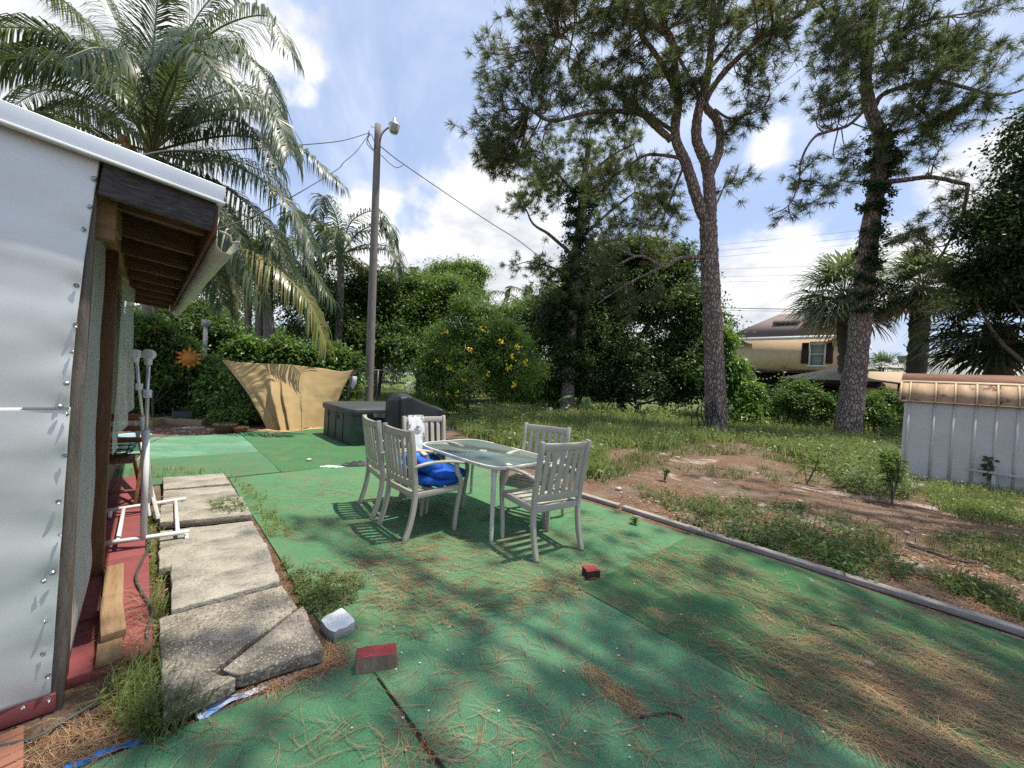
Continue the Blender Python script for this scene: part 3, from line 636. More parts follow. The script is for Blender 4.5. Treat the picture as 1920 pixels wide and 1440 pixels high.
# lace over the chair back
LACE, nt, N, L, B_ = nodes('white_lace'); tc = N.new('ShaderNodeTexCoord').outputs['Object']
B_.inputs['Base Color'].default_value = (.80, .80, .79, 1); B_.inputs['Roughness'].default_value = .8
vr = N.new('ShaderNodeTexVoronoi'); vr.inputs['Scale'].default_value = 34; L.new(tc, vr.inputs[0])
vw = N.new('ShaderNodeTexVoronoi'); vw.inputs['Scale'].default_value = 7; L.new(tc, vw.inputs[0])
mm = N.new('ShaderNodeMath'); mm.operation = 'MULTIPLY'; L.new(_rm(N, L, vr.outputs['Distance'], .30, .34), mm.inputs[0]); L.new(_rm(N, L, vw.outputs['Distance'], .46, .50, 1, 0), mm.inputs[1])
L.new(_rm(N, L, mm.outputs[0], 0, 1, 1, .25), B_.inputs['Alpha'])
g = MB(); S, T = np.meshgrid(np.linspace(0, 1, 20), np.linspace(0, 1, 46), indexing='ij')
# drape path over the top rail: behind, over, front
path = bez([(-.30 - .06, .60), (-.30 - .07, .80), (-.33, .985), (-.315, 1.003), (-.285, .99), (-.245, .80), (-.20, .58), (-.17, .46)], 46)
X_ = .02 + .19 * S + .05 * (T - .4) * (S - .3); D_ = .012 * np.sin(S * 16 + T * 3) * np.abs(T - .42)
g.grid(np.stack([X_, path[None, :, 0] + D_ + 0 * S, path[None, :, 1] - .05 * S * (T > .6) * (T - .6) + 0 * S], -1))
o = g.build('lace_cloth', LACE, smooth=True); o.location = chC.location; o.rotation_euler = chC.rotation_euler
tag(o, 'white lace cloth draped over the back of the rear chair', 'cloth')
# clothes dropped on the turf
def crumple(label, x, y, sx, sy, h, mat, rz, seed, name='cloth'):
    a = np.linspace(-1, 1, 40); X_, Y_ = np.meshgrid(a, a, indexing='ij'); r_ = np.hypot(X_, Y_) * (1 + .25 * vnoise(X_, Y_, 3, seed))
    z = h * (1 - sstep(r_, .3, 1.15)) * (.55 + .45 * np.abs(vnoise(X_, Y_, 5, seed + 1)) * 1.6) + .004 * vnoise(X_, Y_, 14, seed + 2)
    keep = r_ < 1.0
    A = np.stack([X_ * sx, Y_ * sy, np.maximum(z, .001)], -1); i = np.arange(39)[:, None] * 40; j = np.arange(39)[None]
    f = np.stack([i + j, i + j + 1, i + 41 + j, i + 40 + j], -1).reshape(-1, 4); k = keep.ravel()[f].all(1)
    g = MB(); g.add(A.reshape(-1, 3), f[k]); o = g.build(name, mat, smooth=True); p = gr(x, y, .018); o.location = p; o.rotation_euler.z = rz
    return tag(o, label, 'cloth')
crumple('dark crumpled cloth lying on the turf behind the left chairs', 672, 871, .24, .12, .05, M('dark_cloth', (.025, .025, .03), (.10, .10, .11), 12, .8, contrast=(.5, .65)), rad(20), 3)
crumple('small white lacy cloth dropped on the turf', 622, 875, .17, .06, .02, M('white_cloth', (.72, .71, .67), (.5, .49, .45), 20, .8), rad(8), 8)

# ------------------------------------------------------------------ white clothes rack, leaning boards, folding chair
WPIPE = M('white_pvc', (.74, .75, .74), (.68, .69, .68), 4, .35)
CLEAR, nt, N, L, B_ = nodes('pale_tube'); B_.inputs['Base Color'].default_value = (.62, .66, .66, 1); B_.inputs['Roughness'].default_value = .2; B_.inputs['Metallic'].default_value = .5
rk = thing('clothes_rack', 'white wheeled clothes rack with two upright poles', 'clothes rack', W(.03, 4.5, .05), BA)
cA, cB, cC, cD = (-.24, -.46, .075), (.27, -.52, .075), (-.24, .38, .075), (.30, .44, .075)
for a, b_ in ((cA, cB), (cC, cD)):
    g = MB(); g.tube([a, b_], .017, 10); g.build('base_rail', WPIPE, rk, smooth=True)
for s in (.2, .86):
    a = np.array(cA) + (np.array(cB) - np.array(cA)) * s; b_ = np.array(cC) + (np.array(cD) - np.array(cC)) * s
    g = MB(); g.tube([a, b_], .014, 10); g.build('cross_bar', WPIPE, rk, smooth=True)
for c_ in (cA, cB, cC, cD):
    s = .94 if c_[0] > 0 else .9
    g = MB(); g.tube([(c_[0] * s - .012, c_[1], .027), (c_[0] * s + .012, c_[1], .027)], .027, 14); cw = g.build('caster', WPIPE, rk, smooth=False, bevel=.004)
    g = MB(); g.bar((c_[0] * s, c_[1], .035), (c_[0] * s, c_[1], .07), .03, .03, (0, 1, 0)); g.build('caster_fork', WPIPE, cw)
for (bx, by, tx, ty, ms) in ((0, -.49, -.02, -.49, .97), (.05, .41, -.10, .36, 1.02)):
    tl = np.array((tx, ty, 1.46)); bl = np.array((bx, by, .075))
    m_ = bl + (tl - bl) * .60
    g = MB(); g.tube([bl, m_], .021, 12); pl = g.build('pole', WPIPE, rk, smooth=True)
    g = MB(); g.tube([m_, tl], .0125, 10); g.build('inner_pole', CLEAR, pl, smooth=True)
    k_ = bl + (tl - bl) * .80
    g = MB(); g.box(k_, (.05, .05, .06)); g.tube([k_ + np.array((0, -.05, 0)), k_ + np.array((0, .05, 0))], .016, 8); g.build('clamp', WPIPE, rk, bevel=.006)
    g = MB(); g.tube([tl + np.array((0, 0, -.06)), tl + np.array((0, 0, .0))], .024, 12); g.tube([tl + np.array((-.01, -.024, .02)), tl + np.array((.01, .024, .02))], .040, 16); g.build('end_knob', WPIPE, rk, smooth=False, bevel=.006)
def leaner(name, label, b0, t0, w, h, mat, cat, rnd=False):
    g = MB(); a = np.array(b0); c_ = np.array(t0)
    if rnd: g.tube([a, c_], w, 10)
    else: g.bar(a, c_, w, h, (1, 0, .2))
    o = g.build(name, mat, smooth=rnd, bevel=0 if rnd else .004); o.rotation_euler.z = BA; return tag(o, label, cat)
tp = onv(249, 780, -.10); bt = vu(gr(299, 976, .06))
leaner('white_board', 'scuffed white board leaning behind the clothes rack', (bt[0], bt[1], .05), tp, .075, .03, WHITEB, 'board')
leaner('white_pole', 'thin white pole leaning beside the white board', vu(gr(281, 968, .06)), onv(262, 800, -.03), .013, 0, WPIPE, 'pole', True)
CHERRY = M('cherry_wood', (.20, .085, .045), (.12, .05, .028), 5, .45, stretch=(1, 1, 6))
fc = thing('folding_chair', 'brown wooden folding chair by the wall behind the rack', 'chair', W(-.17, 5.35, .055), BA + rad(170))
for s in (-1, 1):
    g = MB(); g.sweep(bez([(s * .17, .16, 0), (s * .175, 0, .42), (s * .18, -.14, .86)], 8), .026, .040, (0, 1, 0)); g.build('stile', CHERRY, fc, bevel=.004)
    g = MB(); g.bar((s * .145, -.22, 0), (s * .145, .15, .46), .024, .036, (0, 1, 0)); g.build('rear_leg', CHERRY, fc, bevel=.004)
for z, y, h in ((.83, -.13, .07), (.72, -.10, .05), (.61, -.065, .05)):
    g = MB(); g.box((0, y, z), (.33, .018, h)); g.build('back_slat', CHERRY, fc, bevel=.003)
for i in range(6):
    g = MB(); g.box((0, -.10 + .058 * i, .455 - .004 * i), (.29, .042, .014)); g.build('seat_slat', CHERRY, fc, bevel=.003)
g = MB(); g.bar((-.17, .12, .14), (.17, .12, .14), .02, .03); g.build('stretcher', CHERRY, fc)
BLK = M('black_wire', (.015, .015, .017), rough=.4)
wb = thing('wire_basket', 'round black wire basket sitting on the folding chair', 'wire basket', W(-.19, 5.32, .52), BA)
th = np.linspace(0, 2 * math.pi, 25)
for k, (r_, z) in enumerate(((.10, .01), (.125, .05), (.14, .09), (.15, .13))):
    g = MB(); g.tube(np.c_[r_ * np.cos(th), r_ * np.sin(th), np.full(25, z)], .005, 6); g.build('ring', BLK, wb, smooth=True)
for k in range(8):
    a = k * math.pi / 4; g = MB(); g.tube([(0, 0, .005), (.10 * math.cos(a), .10 * math.sin(a), .01), (.15 * math.cos(a), .15 * math.sin(a), .13)], .003, 5); g.build('rib', BLK, wb)
g = MB(); g.lathe([(.0, 0), (.17, 0), (.20, .22), (.215, .23), (.205, .235), (.19, .22), (.165, .02), (0, .015)], 24)
o = g.build('plastic_tub', M('pale_blue_plastic', (.30, .45, .52), (.36, .50, .56), 4, .4), smooth=True); o.location = W(-.02, 9.2, .30); tag(o, 'pale blue plastic tub by the left planter', 'tub')
o.location = W(-.10, 8.6, .008)

# ------------------------------------------------------------------ covered hot tub and covered grill
TUBG = M('dark_green_grey_vinyl', (.058, .075, .068), (.048, .062, .057), 4, .55, bump=.15, bscale=14, stains=[((.085, .10, .09), 2.2, .52, .8, (2, 2, .6))])
LID = M('charcoal_vinyl_lid', (.060, .063, .066), (.048, .05, .053), 5, .5, bump=.2, bscale=9, stains=[((.12, .12, .12), 3, .6, .8, None)])
ht = thing('hot_tub', 'covered square hot tub with dark grey lid on the turf', 'hot tub', W(3.80, 8.30, .016), BA)
def rrect(hx, hy, r, n=6):
    p = []
    for sx, sy, a0 in ((1, 1, 0), (-1, 1, 90), (-1, -1, 180), (1, -1, 270)):
        for a in np.linspace(a0, a0 + 90, n): p.append((sx * (hx - r) + r * math.cos(rad(a)), sy * (hy - r) + r * math.sin(rad(a))))
    return np.array(p)
def loft(rings, g, m=0, cap=True):
    A = np.stack([np.vstack([r_, r_[:1]]) for r_ in rings], 0); g.grid(A, m)
    if cap: k = len(rings[-1]); g.add(rings[-1], [list(range(k))], m)
o1 = rrect(.90, .86, .16)
R_ = [np.c_[o1 * s, np.full(len(o1), z)] for s, z in ((.985, 0), (1.0, .03), (1.0, .60), (.99, .645))]
g = MB(); loft(R_, g); g.build('shell', TUBG, ht)
for sx, sy in ((-.905, -.42), (-.905, 0.0), (-.905, .42), (-.45, -.865), (0, -.865), (.45, -.865)):      # seams between side panels
    g = MB(); g.box((sx, sy, .32), (.012, .02, .56) if abs(sx) > .9 else (.02, .012, .56)); g.build('panel_seam', HOLE, ht)
o2 = rrect(.93, .89, .17)
g = MB(); z2 = lambda p: .13 * (1 - np.abs(p[:, 0]) / .93) * .5
rings = [np.c_[o2 * s, np.full(len(o2), z)] for s, z in ((1.0, .60), (1.012, .66), (1.0, .715), (.97, .73))]
for s in (.7, .4, .05): r_ = o2 * s; rings.append(np.c_[r_, .735 + .05 * (1 - np.abs(r_[:, 0]) / .93) * (1 - (s * .9) ** 4)])
loft(rings, g); g.build('lid', LID, ht, smooth=False, bevel=.004)
g = MB(); a = np.linspace(-.5, .88, 40); T = np.linspace(0, 1, 8)
A = np.stack([np.stack([a, np.full(40, -.905) - .02 * t - .018 * t * np.sin(a * 21), .64 - .13 * t * (.75 + .25 * np.sin(a * 4 + 1))], -1) for t in T], 0); g.grid(A); g.build('lid_flap', LID, ht, smooth=True)
for y in (.45, -.15):
    g = MB(); g.box((-.915, y, .50), (.02, .035, .07)); g.build('buckle', BLK, ht, bevel=.004)
GRC = M('black_grill_cover', (.022, .024, .028), (.03, .032, .036), 4, .38, bump=.25, bscale=10, stretch=(3, 3, 1))
gc = thing('covered_grill', 'barbecue grill hidden under a black draped cover', 'covered grill', W(3.86, 6.72, .014), BA)
a, k = 72, 26
th = np.linspace(0, 2 * math.pi, a)
A = []
for i, t in enumerate(np.linspace(0, 1, k)):
    hx, hy = .52 + .03 * (1 - t), .30 + .04 * (1 - t)
    e = .35; x = hx * np.sign(np.cos(th)) * np.abs(np.cos(th)) ** e; y = hy * np.sign(np.sin(th)) * np.abs(np.sin(th)) ** e
    top = np.interp(x, [-.53, -.46, -.30, -.16, .1, .4, .53], [.97, 1.03, 1.05, .99, .88, .80, .76])
    fold = .026 * (1 - .6 * t) * np.sin(th * 17 + 2 * np.sin(th * 3)) + .012 * np.sin(th * 9 + t * 4)
    A.append(np.stack([x + fold * np.cos(th), y + fold * np.sin(th), top * t], -1))
for s in (.93, .75, .5, .25, .02):
    q = A[k - 1]; c_ = np.array((0, 0, 0)); x = q[:, 0] * (1 - (1 - s) * .5) if False else q[:, 0]; y = q[:, 1] * s
    top = np.interp(x, [-.53, -.46, -.30, -.16, .1, .4, .53], [.97, 1.03, 1.05, .99, .88, .80, .76])
    A.append(np.stack([x * (1 - .04 * (1 - s)), y, top + .055 * (1 - s ** 2) + .008 * np.sin(x * 40 + y * 9) * (x > -.2)], -1))
g = MB(); g.grid(np.array(A)); g.build('cover', GRC, gc, smooth=True)
g = MB(); g.tube([(-.3, -.1, .02), (-.3, .1, .02)], .05, 12); g.tube([(.45, -.1, .02), (.45, .1, .02)], .05, 12); g.build('wheel', BLK, gc)

# ------------------------------------------------------------------ tan shade tarp hung in front of the fence
TAN = M('tan_shade_cloth', (.42, .295, .14), (.37, .26, .12), 5, .8, bump=.2, bscale=60)
tt = thing('tan_tarp', 'tan cloth sheet hung by its corners in front of the vines', 'tarp', (0, 0, 0))
n, k = 90, 60
s = np.linspace(0, 1, n)
top = np.array([at(x, y, Y) for x, y, Y in zip(np.interp(s, [0, .12, .25, .5, .75, .9, 1], [415, 445, 480, 535, 600, 640, 662]), np.interp(s, [0, .12, .25, .5, .75, .9, 1], [674, 679, 681, 683, 690, 697, 694]), np.interp(s, [0, .3, .6, 1], [8.9, 9.15, 9.6, 10.3]))])
bot = np.array([gr(x, y, .03) for x, y in zip(np.interp(s, [0, .3, .7, 1], [500, 530, 575, 622]), np.interp(s, [0, .5, 1], [803, 806, 799]))])
T = np.linspace(0, 1, k)
A = top[:, None] * (1 - T)[None, :, None] + bot[:, None] * T[None, :, None]
pull = np.sin(T * math.pi)[None] * (np.exp(-((s - 0) / .16) ** 2) * .09 - np.exp(-((s - 1) / .14) ** 2) * .08)[:, None]
A[..., 0] += pull
fold = (.075 * np.sin(s * 40 + 1 + .8 * np.sin(s * 9)) * np.exp(-((s - .45) / .30) ** 2))[:, None] * (T[None] ** .7) + .02 * vnoise(s[:, None] * 6 + 0 * T, T[None] * 4 + 0 * s[:, None], 3, 5) * np.sin(T * math.pi)[None]
fold = fold + (.16 * np.exp(-((s - .36) / .035) ** 2) + .13 * np.exp(-((s - .45) / .03) ** 2))[:, None] * sstep(T, .12, .5)[None]
A[..., 1] -= fold; A[..., 2] += .012 * vnoise(s[:, None] * 9 + 0 * T, T[None] * 9, 3, 6) * np.sin(T * math.pi)[None]
ft = np.linspace(0, 1, 10)[1:]
skirt = np.stack([A[:, -1] + np.array([-.05, -.42, 0]) * f + np.c_[.05 * vnoise(s * 9, s * 0 + f, 3, 2), .10 * vnoise(s * 7, s * 0 + f, 2, 4), .05 * np.abs(vnoise(s * 12, s * 0 + f * 5, 2, 9)) * (1 - f) - .02] for f in ft], 1)
A = np.concatenate([A, skirt], 1); A[..., 2] = np.maximum(A[..., 2], .02)
g = MB(); g.grid(A); g.build('cloth', TAN, tt, smooth=True, solid=.004)
DK = M('dark_post', (.03, .028, .025), (.05, .045, .04), 6, .8)
g = MB(); g.tube([at(662, 693, 10.35), at(648, 760, 10.3), at(640, 800, 10.2)], .03, 7); g.build('pole', DK, tt)
g = MB(); g.tube([at(398, 682, 8.95), at(416, 673, 8.9), at(430, 690, 9.1), at(480, 770, 9.2)], .03, 7); g.build('pole', DK, tt)
g = MB(); g.tube(bez([at(662, 694, 10.3), at(690, 699, 11.8), at(705, 700, 13.3)], 8), .008, 5); g.build('rope', DK, tt)

# ------------------------------------------------------------------ planters and pots
BEDW = M('planter_pine', (.33, .25, .14), (.24, .175, .095), 4, .75, bump=.3, bscale=20, stretch=(1, 1, 9))
def bed(label, xa, xb, y0, y1, Y, zl=0):
    p, q = at(xa, y0, Y), at(xb, y0, Y + .1); L_ = np.linalg.norm((q - p)[:2]); t = thing('raised_planter', label, 'planter', ((p + q)[0] / 2, (p + q)[1] / 2, 0), math.atan2((q - p)[1], (q - p)[0]), 'raised timber planters')
    z1 = p[2]; z0 = at(xa, y1, Y)[2]
    for yy in (0, .34): g = MB(); g.box((0, yy, (z0 + z1) / 2), (L_, .035, z1 - z0)); g.build('side_board', BEDW, t, bevel=.003)
    for xx in (-L_ / 2 + .02, L_ / 2 - .02): g = MB(); g.box((xx, .17, (z0 + z1) / 2), (.035, .30, z1 - z0)); g.build('end_board', BEDW, t, bevel=.003)
    for xx in (-L_ / 2 + .05, L_ / 2 - .05):
        for yy in (.03, .31): g = MB(); g.box((xx, yy, z1 / 2), (.07, .07, z1 - .01)); g.build('leg', BEDW, t)
    g = MB(); g.box((0, .17, z1 - .05), (L_ - .08, .28, .05)); g.build('potting_soil', SOIL, t)
    return t, z1
bed('raised pine planter with the black box standing on it', 299, 380, 783, 797, 8.7)
bed('raised pine planter nearer the wall at far left', 226, 288, 785, 800, 8.3)
g = MB(); o1 = rrect(.20, .11, .03, 4); loft([np.c_[o1 * s_, np.full(len(o1), z)] for s_, z in ((1.0, 0), (.90, .15), (.88, .155), (.80, .15))], g)
o = g.build('planter_box', M('matte_black_plastic', (.018, .019, .022), (.025, .026, .03), 5, .5)); p = at(344, 783, 8.85); o.location = (p[0], p[1], p[2] + .0); o.rotation_euler.z = rad(25); tag(o, 'upturned black plastic planter box on the raised planter', 'planter box')
POT = M('terracotta_pot', (.36, .15, .075), (.26, .10, .05), 5, .8, stains=[((.5, .38, .3), 6, .62, .8, None)])
DPOT = M('mossy_brown_pot', (.13, .085, .05), (.09, .06, .035), 5, .85, stains=[((.3, .16, .09), 6, .6, .75, (1, 1, 4))])
for (x, y, Y, r_, h, m_, lb) in ((421, 811, 8.15, .21, .19, DPOT, 'wide mossy brown clay pot beside the raised planter'), (450, 811, 8.45, .15, .125, POT, 'smaller orange terracotta bowl pot near the tan tarp')):
    p = gr(x, y); t = thing('clay_pot', lb, 'plant pot', (p[0], p[1], 0))
    g = MB(); g.lathe([(0, 0), (r_ * .68, 0), (r_ * .92, h * .6), (r_, h * .8), (r_ * 1.06, h * .82), (r_ * 1.06, h), (r_ * .94, h), (r_ * .9, h * .82), (0, h * .8)], 26); g.build('bowl', m_, t, smooth=False, bevel=.004)
# ------------------------------------------------------------------ utility pole with lamp and wires
UPOLE = M('weathered_utility_pole', (.27, .25, .225), (.17, .155, .14), 5, .9, bump=.5, bscale=24, stretch=(7, 7, .5), stains=[((.09, .08, .075), 5, .6, .75, (5, 5, .4))])
Yp = 13.5
b0 = gr(690, 774); tp = at(709, 234, b0[1] + .05)
up = thing('utility_pole', 'round grey wooden utility pole with a dusk lamp at its top', 'utility pole', (b0[0], b0[1], 0))
zz = np.linspace(0, 1, 24)[:, None]; P_ = (tp - b0) * zz
g = MB(); g.tube(P_, np.linspace(.155, .112, 24), 14); g.build('pole', UPOLE, up, smooth=True)
top = tp - b0
def q(x, y, Y=None): return at(x, y, Y or b0[1]) - b0
LAMPG = M('lamp_housing_grey', (.33, .34, .34), (.26, .27, .27), 5, .5, metal=.3)
LGL, nt, N, L, B_ = nodes('lamp_glass'); B_.inputs['Base Color'].default_value = (.52, .55, .50, 1); B_.inputs['Roughness'].default_value = .12; B_.inputs['Transmission Weight'].default_value = .35
g = MB(); g.tube(bez([q(713, 262), q(716, 252), q(722, 244), q(731, 238)], 10), .03, 8); g.build('lamp_arm', LAMPG, up, smooth=True)
hd = q(739, 238)
g = MB(); g.lathe([(.0, .30), (.06, .30), (.06, .19), (.10, .17), (.13, .12), (.185, .07), (.195, .03)], 18, hd); lh = g.build('lamp_head', LAMPG, up, smooth=True)
g = MB(); g.lathe([(.185, .04), (.185, -.03), (.16, -.16), (.12, -.21), (0, -.22)], 18, hd); g.build('lamp_lens', LGL, lh, smooth=True)
g = MB(); g.tube([top * .985 + np.array((-.25, 0, .08)), top * .985 + np.array((.2, 0, -.05))], .012, 6); g.build('bolt', STEEL, up)
WIRE = M('black_service_wire', (.04, .042, .05), rough=.6)
def wire(label, pts, r=.014, n=50, group=None, name='service_wire'):
    g = MB(); g.tube(bez([np.array(p) for p in pts], n), r, 5); return tag(g.build(name, WIRE, smooth=True), label, 'wire', group)
Yb = b0[1]
wire('twisted service wire running left from the pole to the palm', [at(693, 249, Yb), at(640, 264, 12.2), at(560, 272, 10.6), at(420, 282, 8), at(280, 288, 5.6), W(-.9, 5.0, 2.43)], .013)
wire('looping service wire dropping from the pole to the building eave', [at(693, 250, Yb), at(668, 284, 12.8), at(645, 304, 12.2), at(632, 318, 12), at(560, 362, 10), at(480, 404, 8), at(400, 432, 6.2), at(330, 470, 5.0)], .012)
wire('tangled jumper wires hanging on the left of the pole', [at(692, 245, Yb), at(690, 262, Yb), at(700, 280, Yb), at(703, 270, Yb - .15), at(695, 252, Yb - .1), at(688, 268, Yb), at(702, 285, Yb - .2)], .014)
wire('long service wire falling right from the pole into the pines', [at(713, 274, Yb), at(735, 292, 13.7), at(757, 308, 14), at(840, 365, 15), at(920, 418, 16), at(975, 453, 17), at(1040, 505, 18)], .016)
wire('slack wire with a splice hanging below the long wire', [at(714, 290, Yb), at(728, 304, 13.6), at(742, 314, 13.8), at(752, 312, 13.9), at(757, 307, 14)], .012)
for i, (ya, yb) in enumerate(((466, 418), (476, 432), (488, 444), (508, 490), (522, 508), (532, 518))):
    lb = ['topmost of the three upper power lines behind the pines', 'middle one of the three upper power lines behind the pines', 'lowest of the three upper power lines behind the pines', 'topmost of the three lower power lines over the tan house', 'middle one of the three lower power lines over the tan house', 'lowest of the three lower power lines over the tan house'][i]
    wire(lb, [at(1000, ya + 22, 62), at(1280, ya, 55), at(1740, yb, 46), at(2050, yb - 40, 40)], .016, 40, 'overhead power lines', 'power_line')
wire('thick cable crossing low in front of the tan house', [at(1290, 572, 24), at(1360, 577, 23), at(1500, 580, 22), at(1780, 583, 20), at(1980, 590, 18)], .022, 40)
wire('thin cable just under the thick low cable', [at(1290, 578, 24.4), at(1360, 582, 23.4), at(1500, 584, 22.4), at(1780, 590, 20.4), at(1980, 600, 18.4)], .010, 40)
# ------------------------------------------------------------------ tan two storey house beyond the hedge
STUCCO = M('tan_stucco', (.74, .565, .39), (.70, .53, .36), 2, .85, bump=.2, bscale=40)
WTRIM = M('white_trim', (.72, .72, .70), None, rough=.5)
SHUT = M('dark_brown_shutter', (.045, .025, .022), None, rough=.5)
def shingle():
    m, nt, N, L, B = nodes('brown_shingles'); tc = N.new('ShaderNodeTexCoord').outputs['Object']
    c = _mix(N, L, _rm(N, L, _noise(N, L, tc, 9, 5, .7), .35, .65), (.16, .122, .108), (.225, .175, .155))
    c = _mix(N, L, _rm(N, L, _noise(N, L, tc, 3, 5, .7, (1, 1, 22)), .5, .7, 0, .5), c, (.10, .065, .055))
    L.new(c, B.inputs['Base Color']); B.inputs['Roughness'].default_value = .9; return m
SHING = shingle()
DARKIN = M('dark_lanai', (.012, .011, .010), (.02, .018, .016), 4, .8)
GLASSP = M('dark_window_pane', (.10, .13, .13), None, rough=.08, spec=.9)
BLINDS = M('window_blind', (.33, .36, .35), None, rough=.6)
pC = vu(at(1578, 700, 25)); hv, hu = pC[0], pC[1]
hz_ = at(1578, 632, 25)[2]
ho = thing('tan_house', 'two storey tan stucco house with brown hip roof', 'house', W(hv, hu), BA)
def fac(x, y): p = onv(x, y, hv); return p[1] - hu, p[2]
yl = fac(1372, 640)[0]; ez = hz_
zl0 = fac(1480, 694)[1]
g = MB(); g.box((3.5, (yl - .2) / 2 + 0, (zl0 + ez) / 2), (7, yl + .2, ez - zl0)); g.build('wall', STUCCO, ho)
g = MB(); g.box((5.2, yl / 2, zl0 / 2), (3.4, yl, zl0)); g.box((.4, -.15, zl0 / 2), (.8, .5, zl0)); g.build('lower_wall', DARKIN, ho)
g = MB(); g.box((3.0, -2.1, 1.7), (5, 3.6, 3.4)); g.build('side_wing', STUCCO, ho)
ov = .55; a0, a1, b0_, b1 = -ov, 7 + ov, -.3 - ov, yl + .1 + ov; rh = 2.35
pk = fac(1478, 597)
g = MB(); rz0 = ez + .04
V = [(a0, b0_, rz0), (a1, b0_, rz0), (a1, b1, rz0), (a0, b1, rz0), (3.5, (b0_ + b1) / 2 - 1.2, rz0 + rh), (3.5, (b0_ + b1) / 2 + 1.2, rz0 + rh)]
g.add(V, [[0, 1, 4], [1, 2, 5, 4], [2, 3, 5], [3, 0, 4, 5], [3, 2, 1, 0]]); rf = g.build('roof', SHING, ho)
g = MB(); g.box((1.6, (b0_ + b1) / 2 + .3, rz0 + rh * .60 + .06), (.7, 1.6, .14), Matrix.Rotation(-math.atan2(rh, 4.05), 3, 'Y')); g.build('roof_vent', SHING, rf)
g = MB(); g.box((a0 - .012, (b0_ + b1) / 2, ez - .02), (.03, b1 - b0_, .24)); g.box(((a0 + a1) / 2, b0_ - .012, ez - .02), (a1 - a0, .03, .24)); g.build('fascia', WTRIM, ho)
def rect(x0, y0, x1, y1):
    a, b_ = fac(x0, y0), fac(x1, y1); return min(a[0], b_[0]), max(a[0], b_[0]), min(a[1], b_[1]), max(a[1], b_[1])
ya, yb, za, zb = rect(1519, 641, 1547, 685)
wn = MB(); t_ = .09
for c_, d in (((-.05, ya + t_ / 2, (za + zb) / 2), (.10, t_, zb - za)), ((-.05, yb - t_ / 2, (za + zb) / 2), (.10, t_, zb - za)), ((-.05, (ya + yb) / 2, zb - .11), (.10, yb - ya - 2 * t_, .22)), ((-.04, (ya + yb) / 2, (za + zb) / 2 - .05), (.08, yb - ya - 2 * t_, .07))): wn.box(c_, d)
win = wn.build('window', WTRIM, ho)
g = MB(); g.box((-.06, (ya + yb) / 2, za - .06), (.16, yb - ya + .25, .12)); g.build('sill', WTRIM, win)
zm = (za + zb) / 2 - .05
for z0, z1, m_ in ((za + .01, zm - .036, GLASSP), (zm + .036, zb - .22, BLINDS)):
    g = MB(); g.box((-.012, (ya + yb) / 2, (z0 + z1) / 2), (.02, yb - ya - 2 * t_, z1 - z0)); g.build('pane', m_, win)
for k in range(16):
    zz = za + .06 + k * (zb - .30 - za) / 15; g = MB(); g.box((-.026, (ya + yb) / 2, zz), (.006, yb - ya - 2 * t_ - .02, .045)); g.build('blind_slat', BLINDS, win)
for xs in ((1504.5, 1514.5), (1550, 1561)):
    sa, sb, sz0, sz1 = rect(xs[0], 643, xs[1], 682); g = MB(); g.box((-.03, (sa + sb) / 2, (sz0 + sz1) / 2), (.06, sb - sa, sz1 - sz0))
    sh = g.build('shutter', SHUT, ho)
    g = MB()
    for k in range(14): g.box((-.066, (sa + sb) / 2, sz0 + .08 + k * (sz1 - sz0 - .16) / 13), (.012, sb - sa - .08, .05))
    g.build('louvre', SHUT, sh)
for x in (1399, 1472):
    y_, z_ = fac(x, 690); g = MB(); g.box((-.25, y_, (z_ + .12) / 2), (.12, .12, z_ + .12)); g.build('lanai_post', M('lanai_brown', (.16, .10, .07), None), ho)
g = MB(); g.box((-.03, yl / 2 + .3, zl0 - .06), (.09, yl, .14)); g.build('lanai_beam', SHUT, ho)
p0, p1 = fac(1404, 694), fac(1470, 694); s_ = np.linspace(0, 1, 20)
L_ = np.c_[np.full(20, -.3), p0[0] + (p1[0] - p0[0]) * s_, p0[1] - .0 - .55 * np.sin(math.pi * s_) ** 1]
sl = thing('string_lights', 'string of small round bulbs sagging across the dark lanai', 'string lights', W(hv, hu), BA)
g = MB(); g.tube(L_, .012, 5); g.build('cord', WIRE, sl)
g = MB(); g.lathe([(0, -.07), (.045, -.04), (.05, 0), (.02, .05), (0, .06)], 8); bm_ = None
for k in range(9):
    o = bm_.copy() if bm_ else g.build('bulb', M('bulb_cream', (.75, .68, .5), None, rough=.3), sl, smooth=True)
    if bm_: C.objects.link(o); o.parent = sl
    bm_ = bm_ or o; q_ = L_[1 + 2 * k]; o.location = (q_[0], q_[1], q_[2] - .08)
# gazebo between hedge and house
CANV = M('beige_gazebo_canvas', (.50, .45, .35), (.42, .37, .28), 3, .8, stains=[((.33, .25, .13), 3, .58, .75, None)])
pg_ = at(1562, 706, 21.5); gb = thing('garden_gazebo', 'beige hip roofed garden gazebo on dark posts', 'gazebo', (pg_[0], pg_[1], 0), BA)
he, ga, gs = 2.50, 3.22, 2.05
g = MB(); g.add([(-gs, -gs, he), (gs, -gs, he), (gs, gs, he), (-gs, gs, he), (0, 0, ga)], [[0, 1, 4], [1, 2, 4], [2, 3, 4], [3, 0, 4]]); g.build('canopy', CANV, gb, solid=.03)
for sx in (-1, 1):
    for sy in (-1, 1): g = MB(); g.box((sx * (gs - .15), sy * (gs - .15), he / 2), (.11, .11, he)); g.build('post', SHUT, gb)
for s in (-1, 1):
    g = MB(); g.box((s * (gs - .15), 0, he - .13), (.08, 2 * gs, .22)); g.build('eave_beam', SHUT, gb)
    g = MB(); g.box((0, s * (gs - .15), he - .13), (2 * gs - .4, .08, .22)); g.build('eave_beam', SHUT, gb)
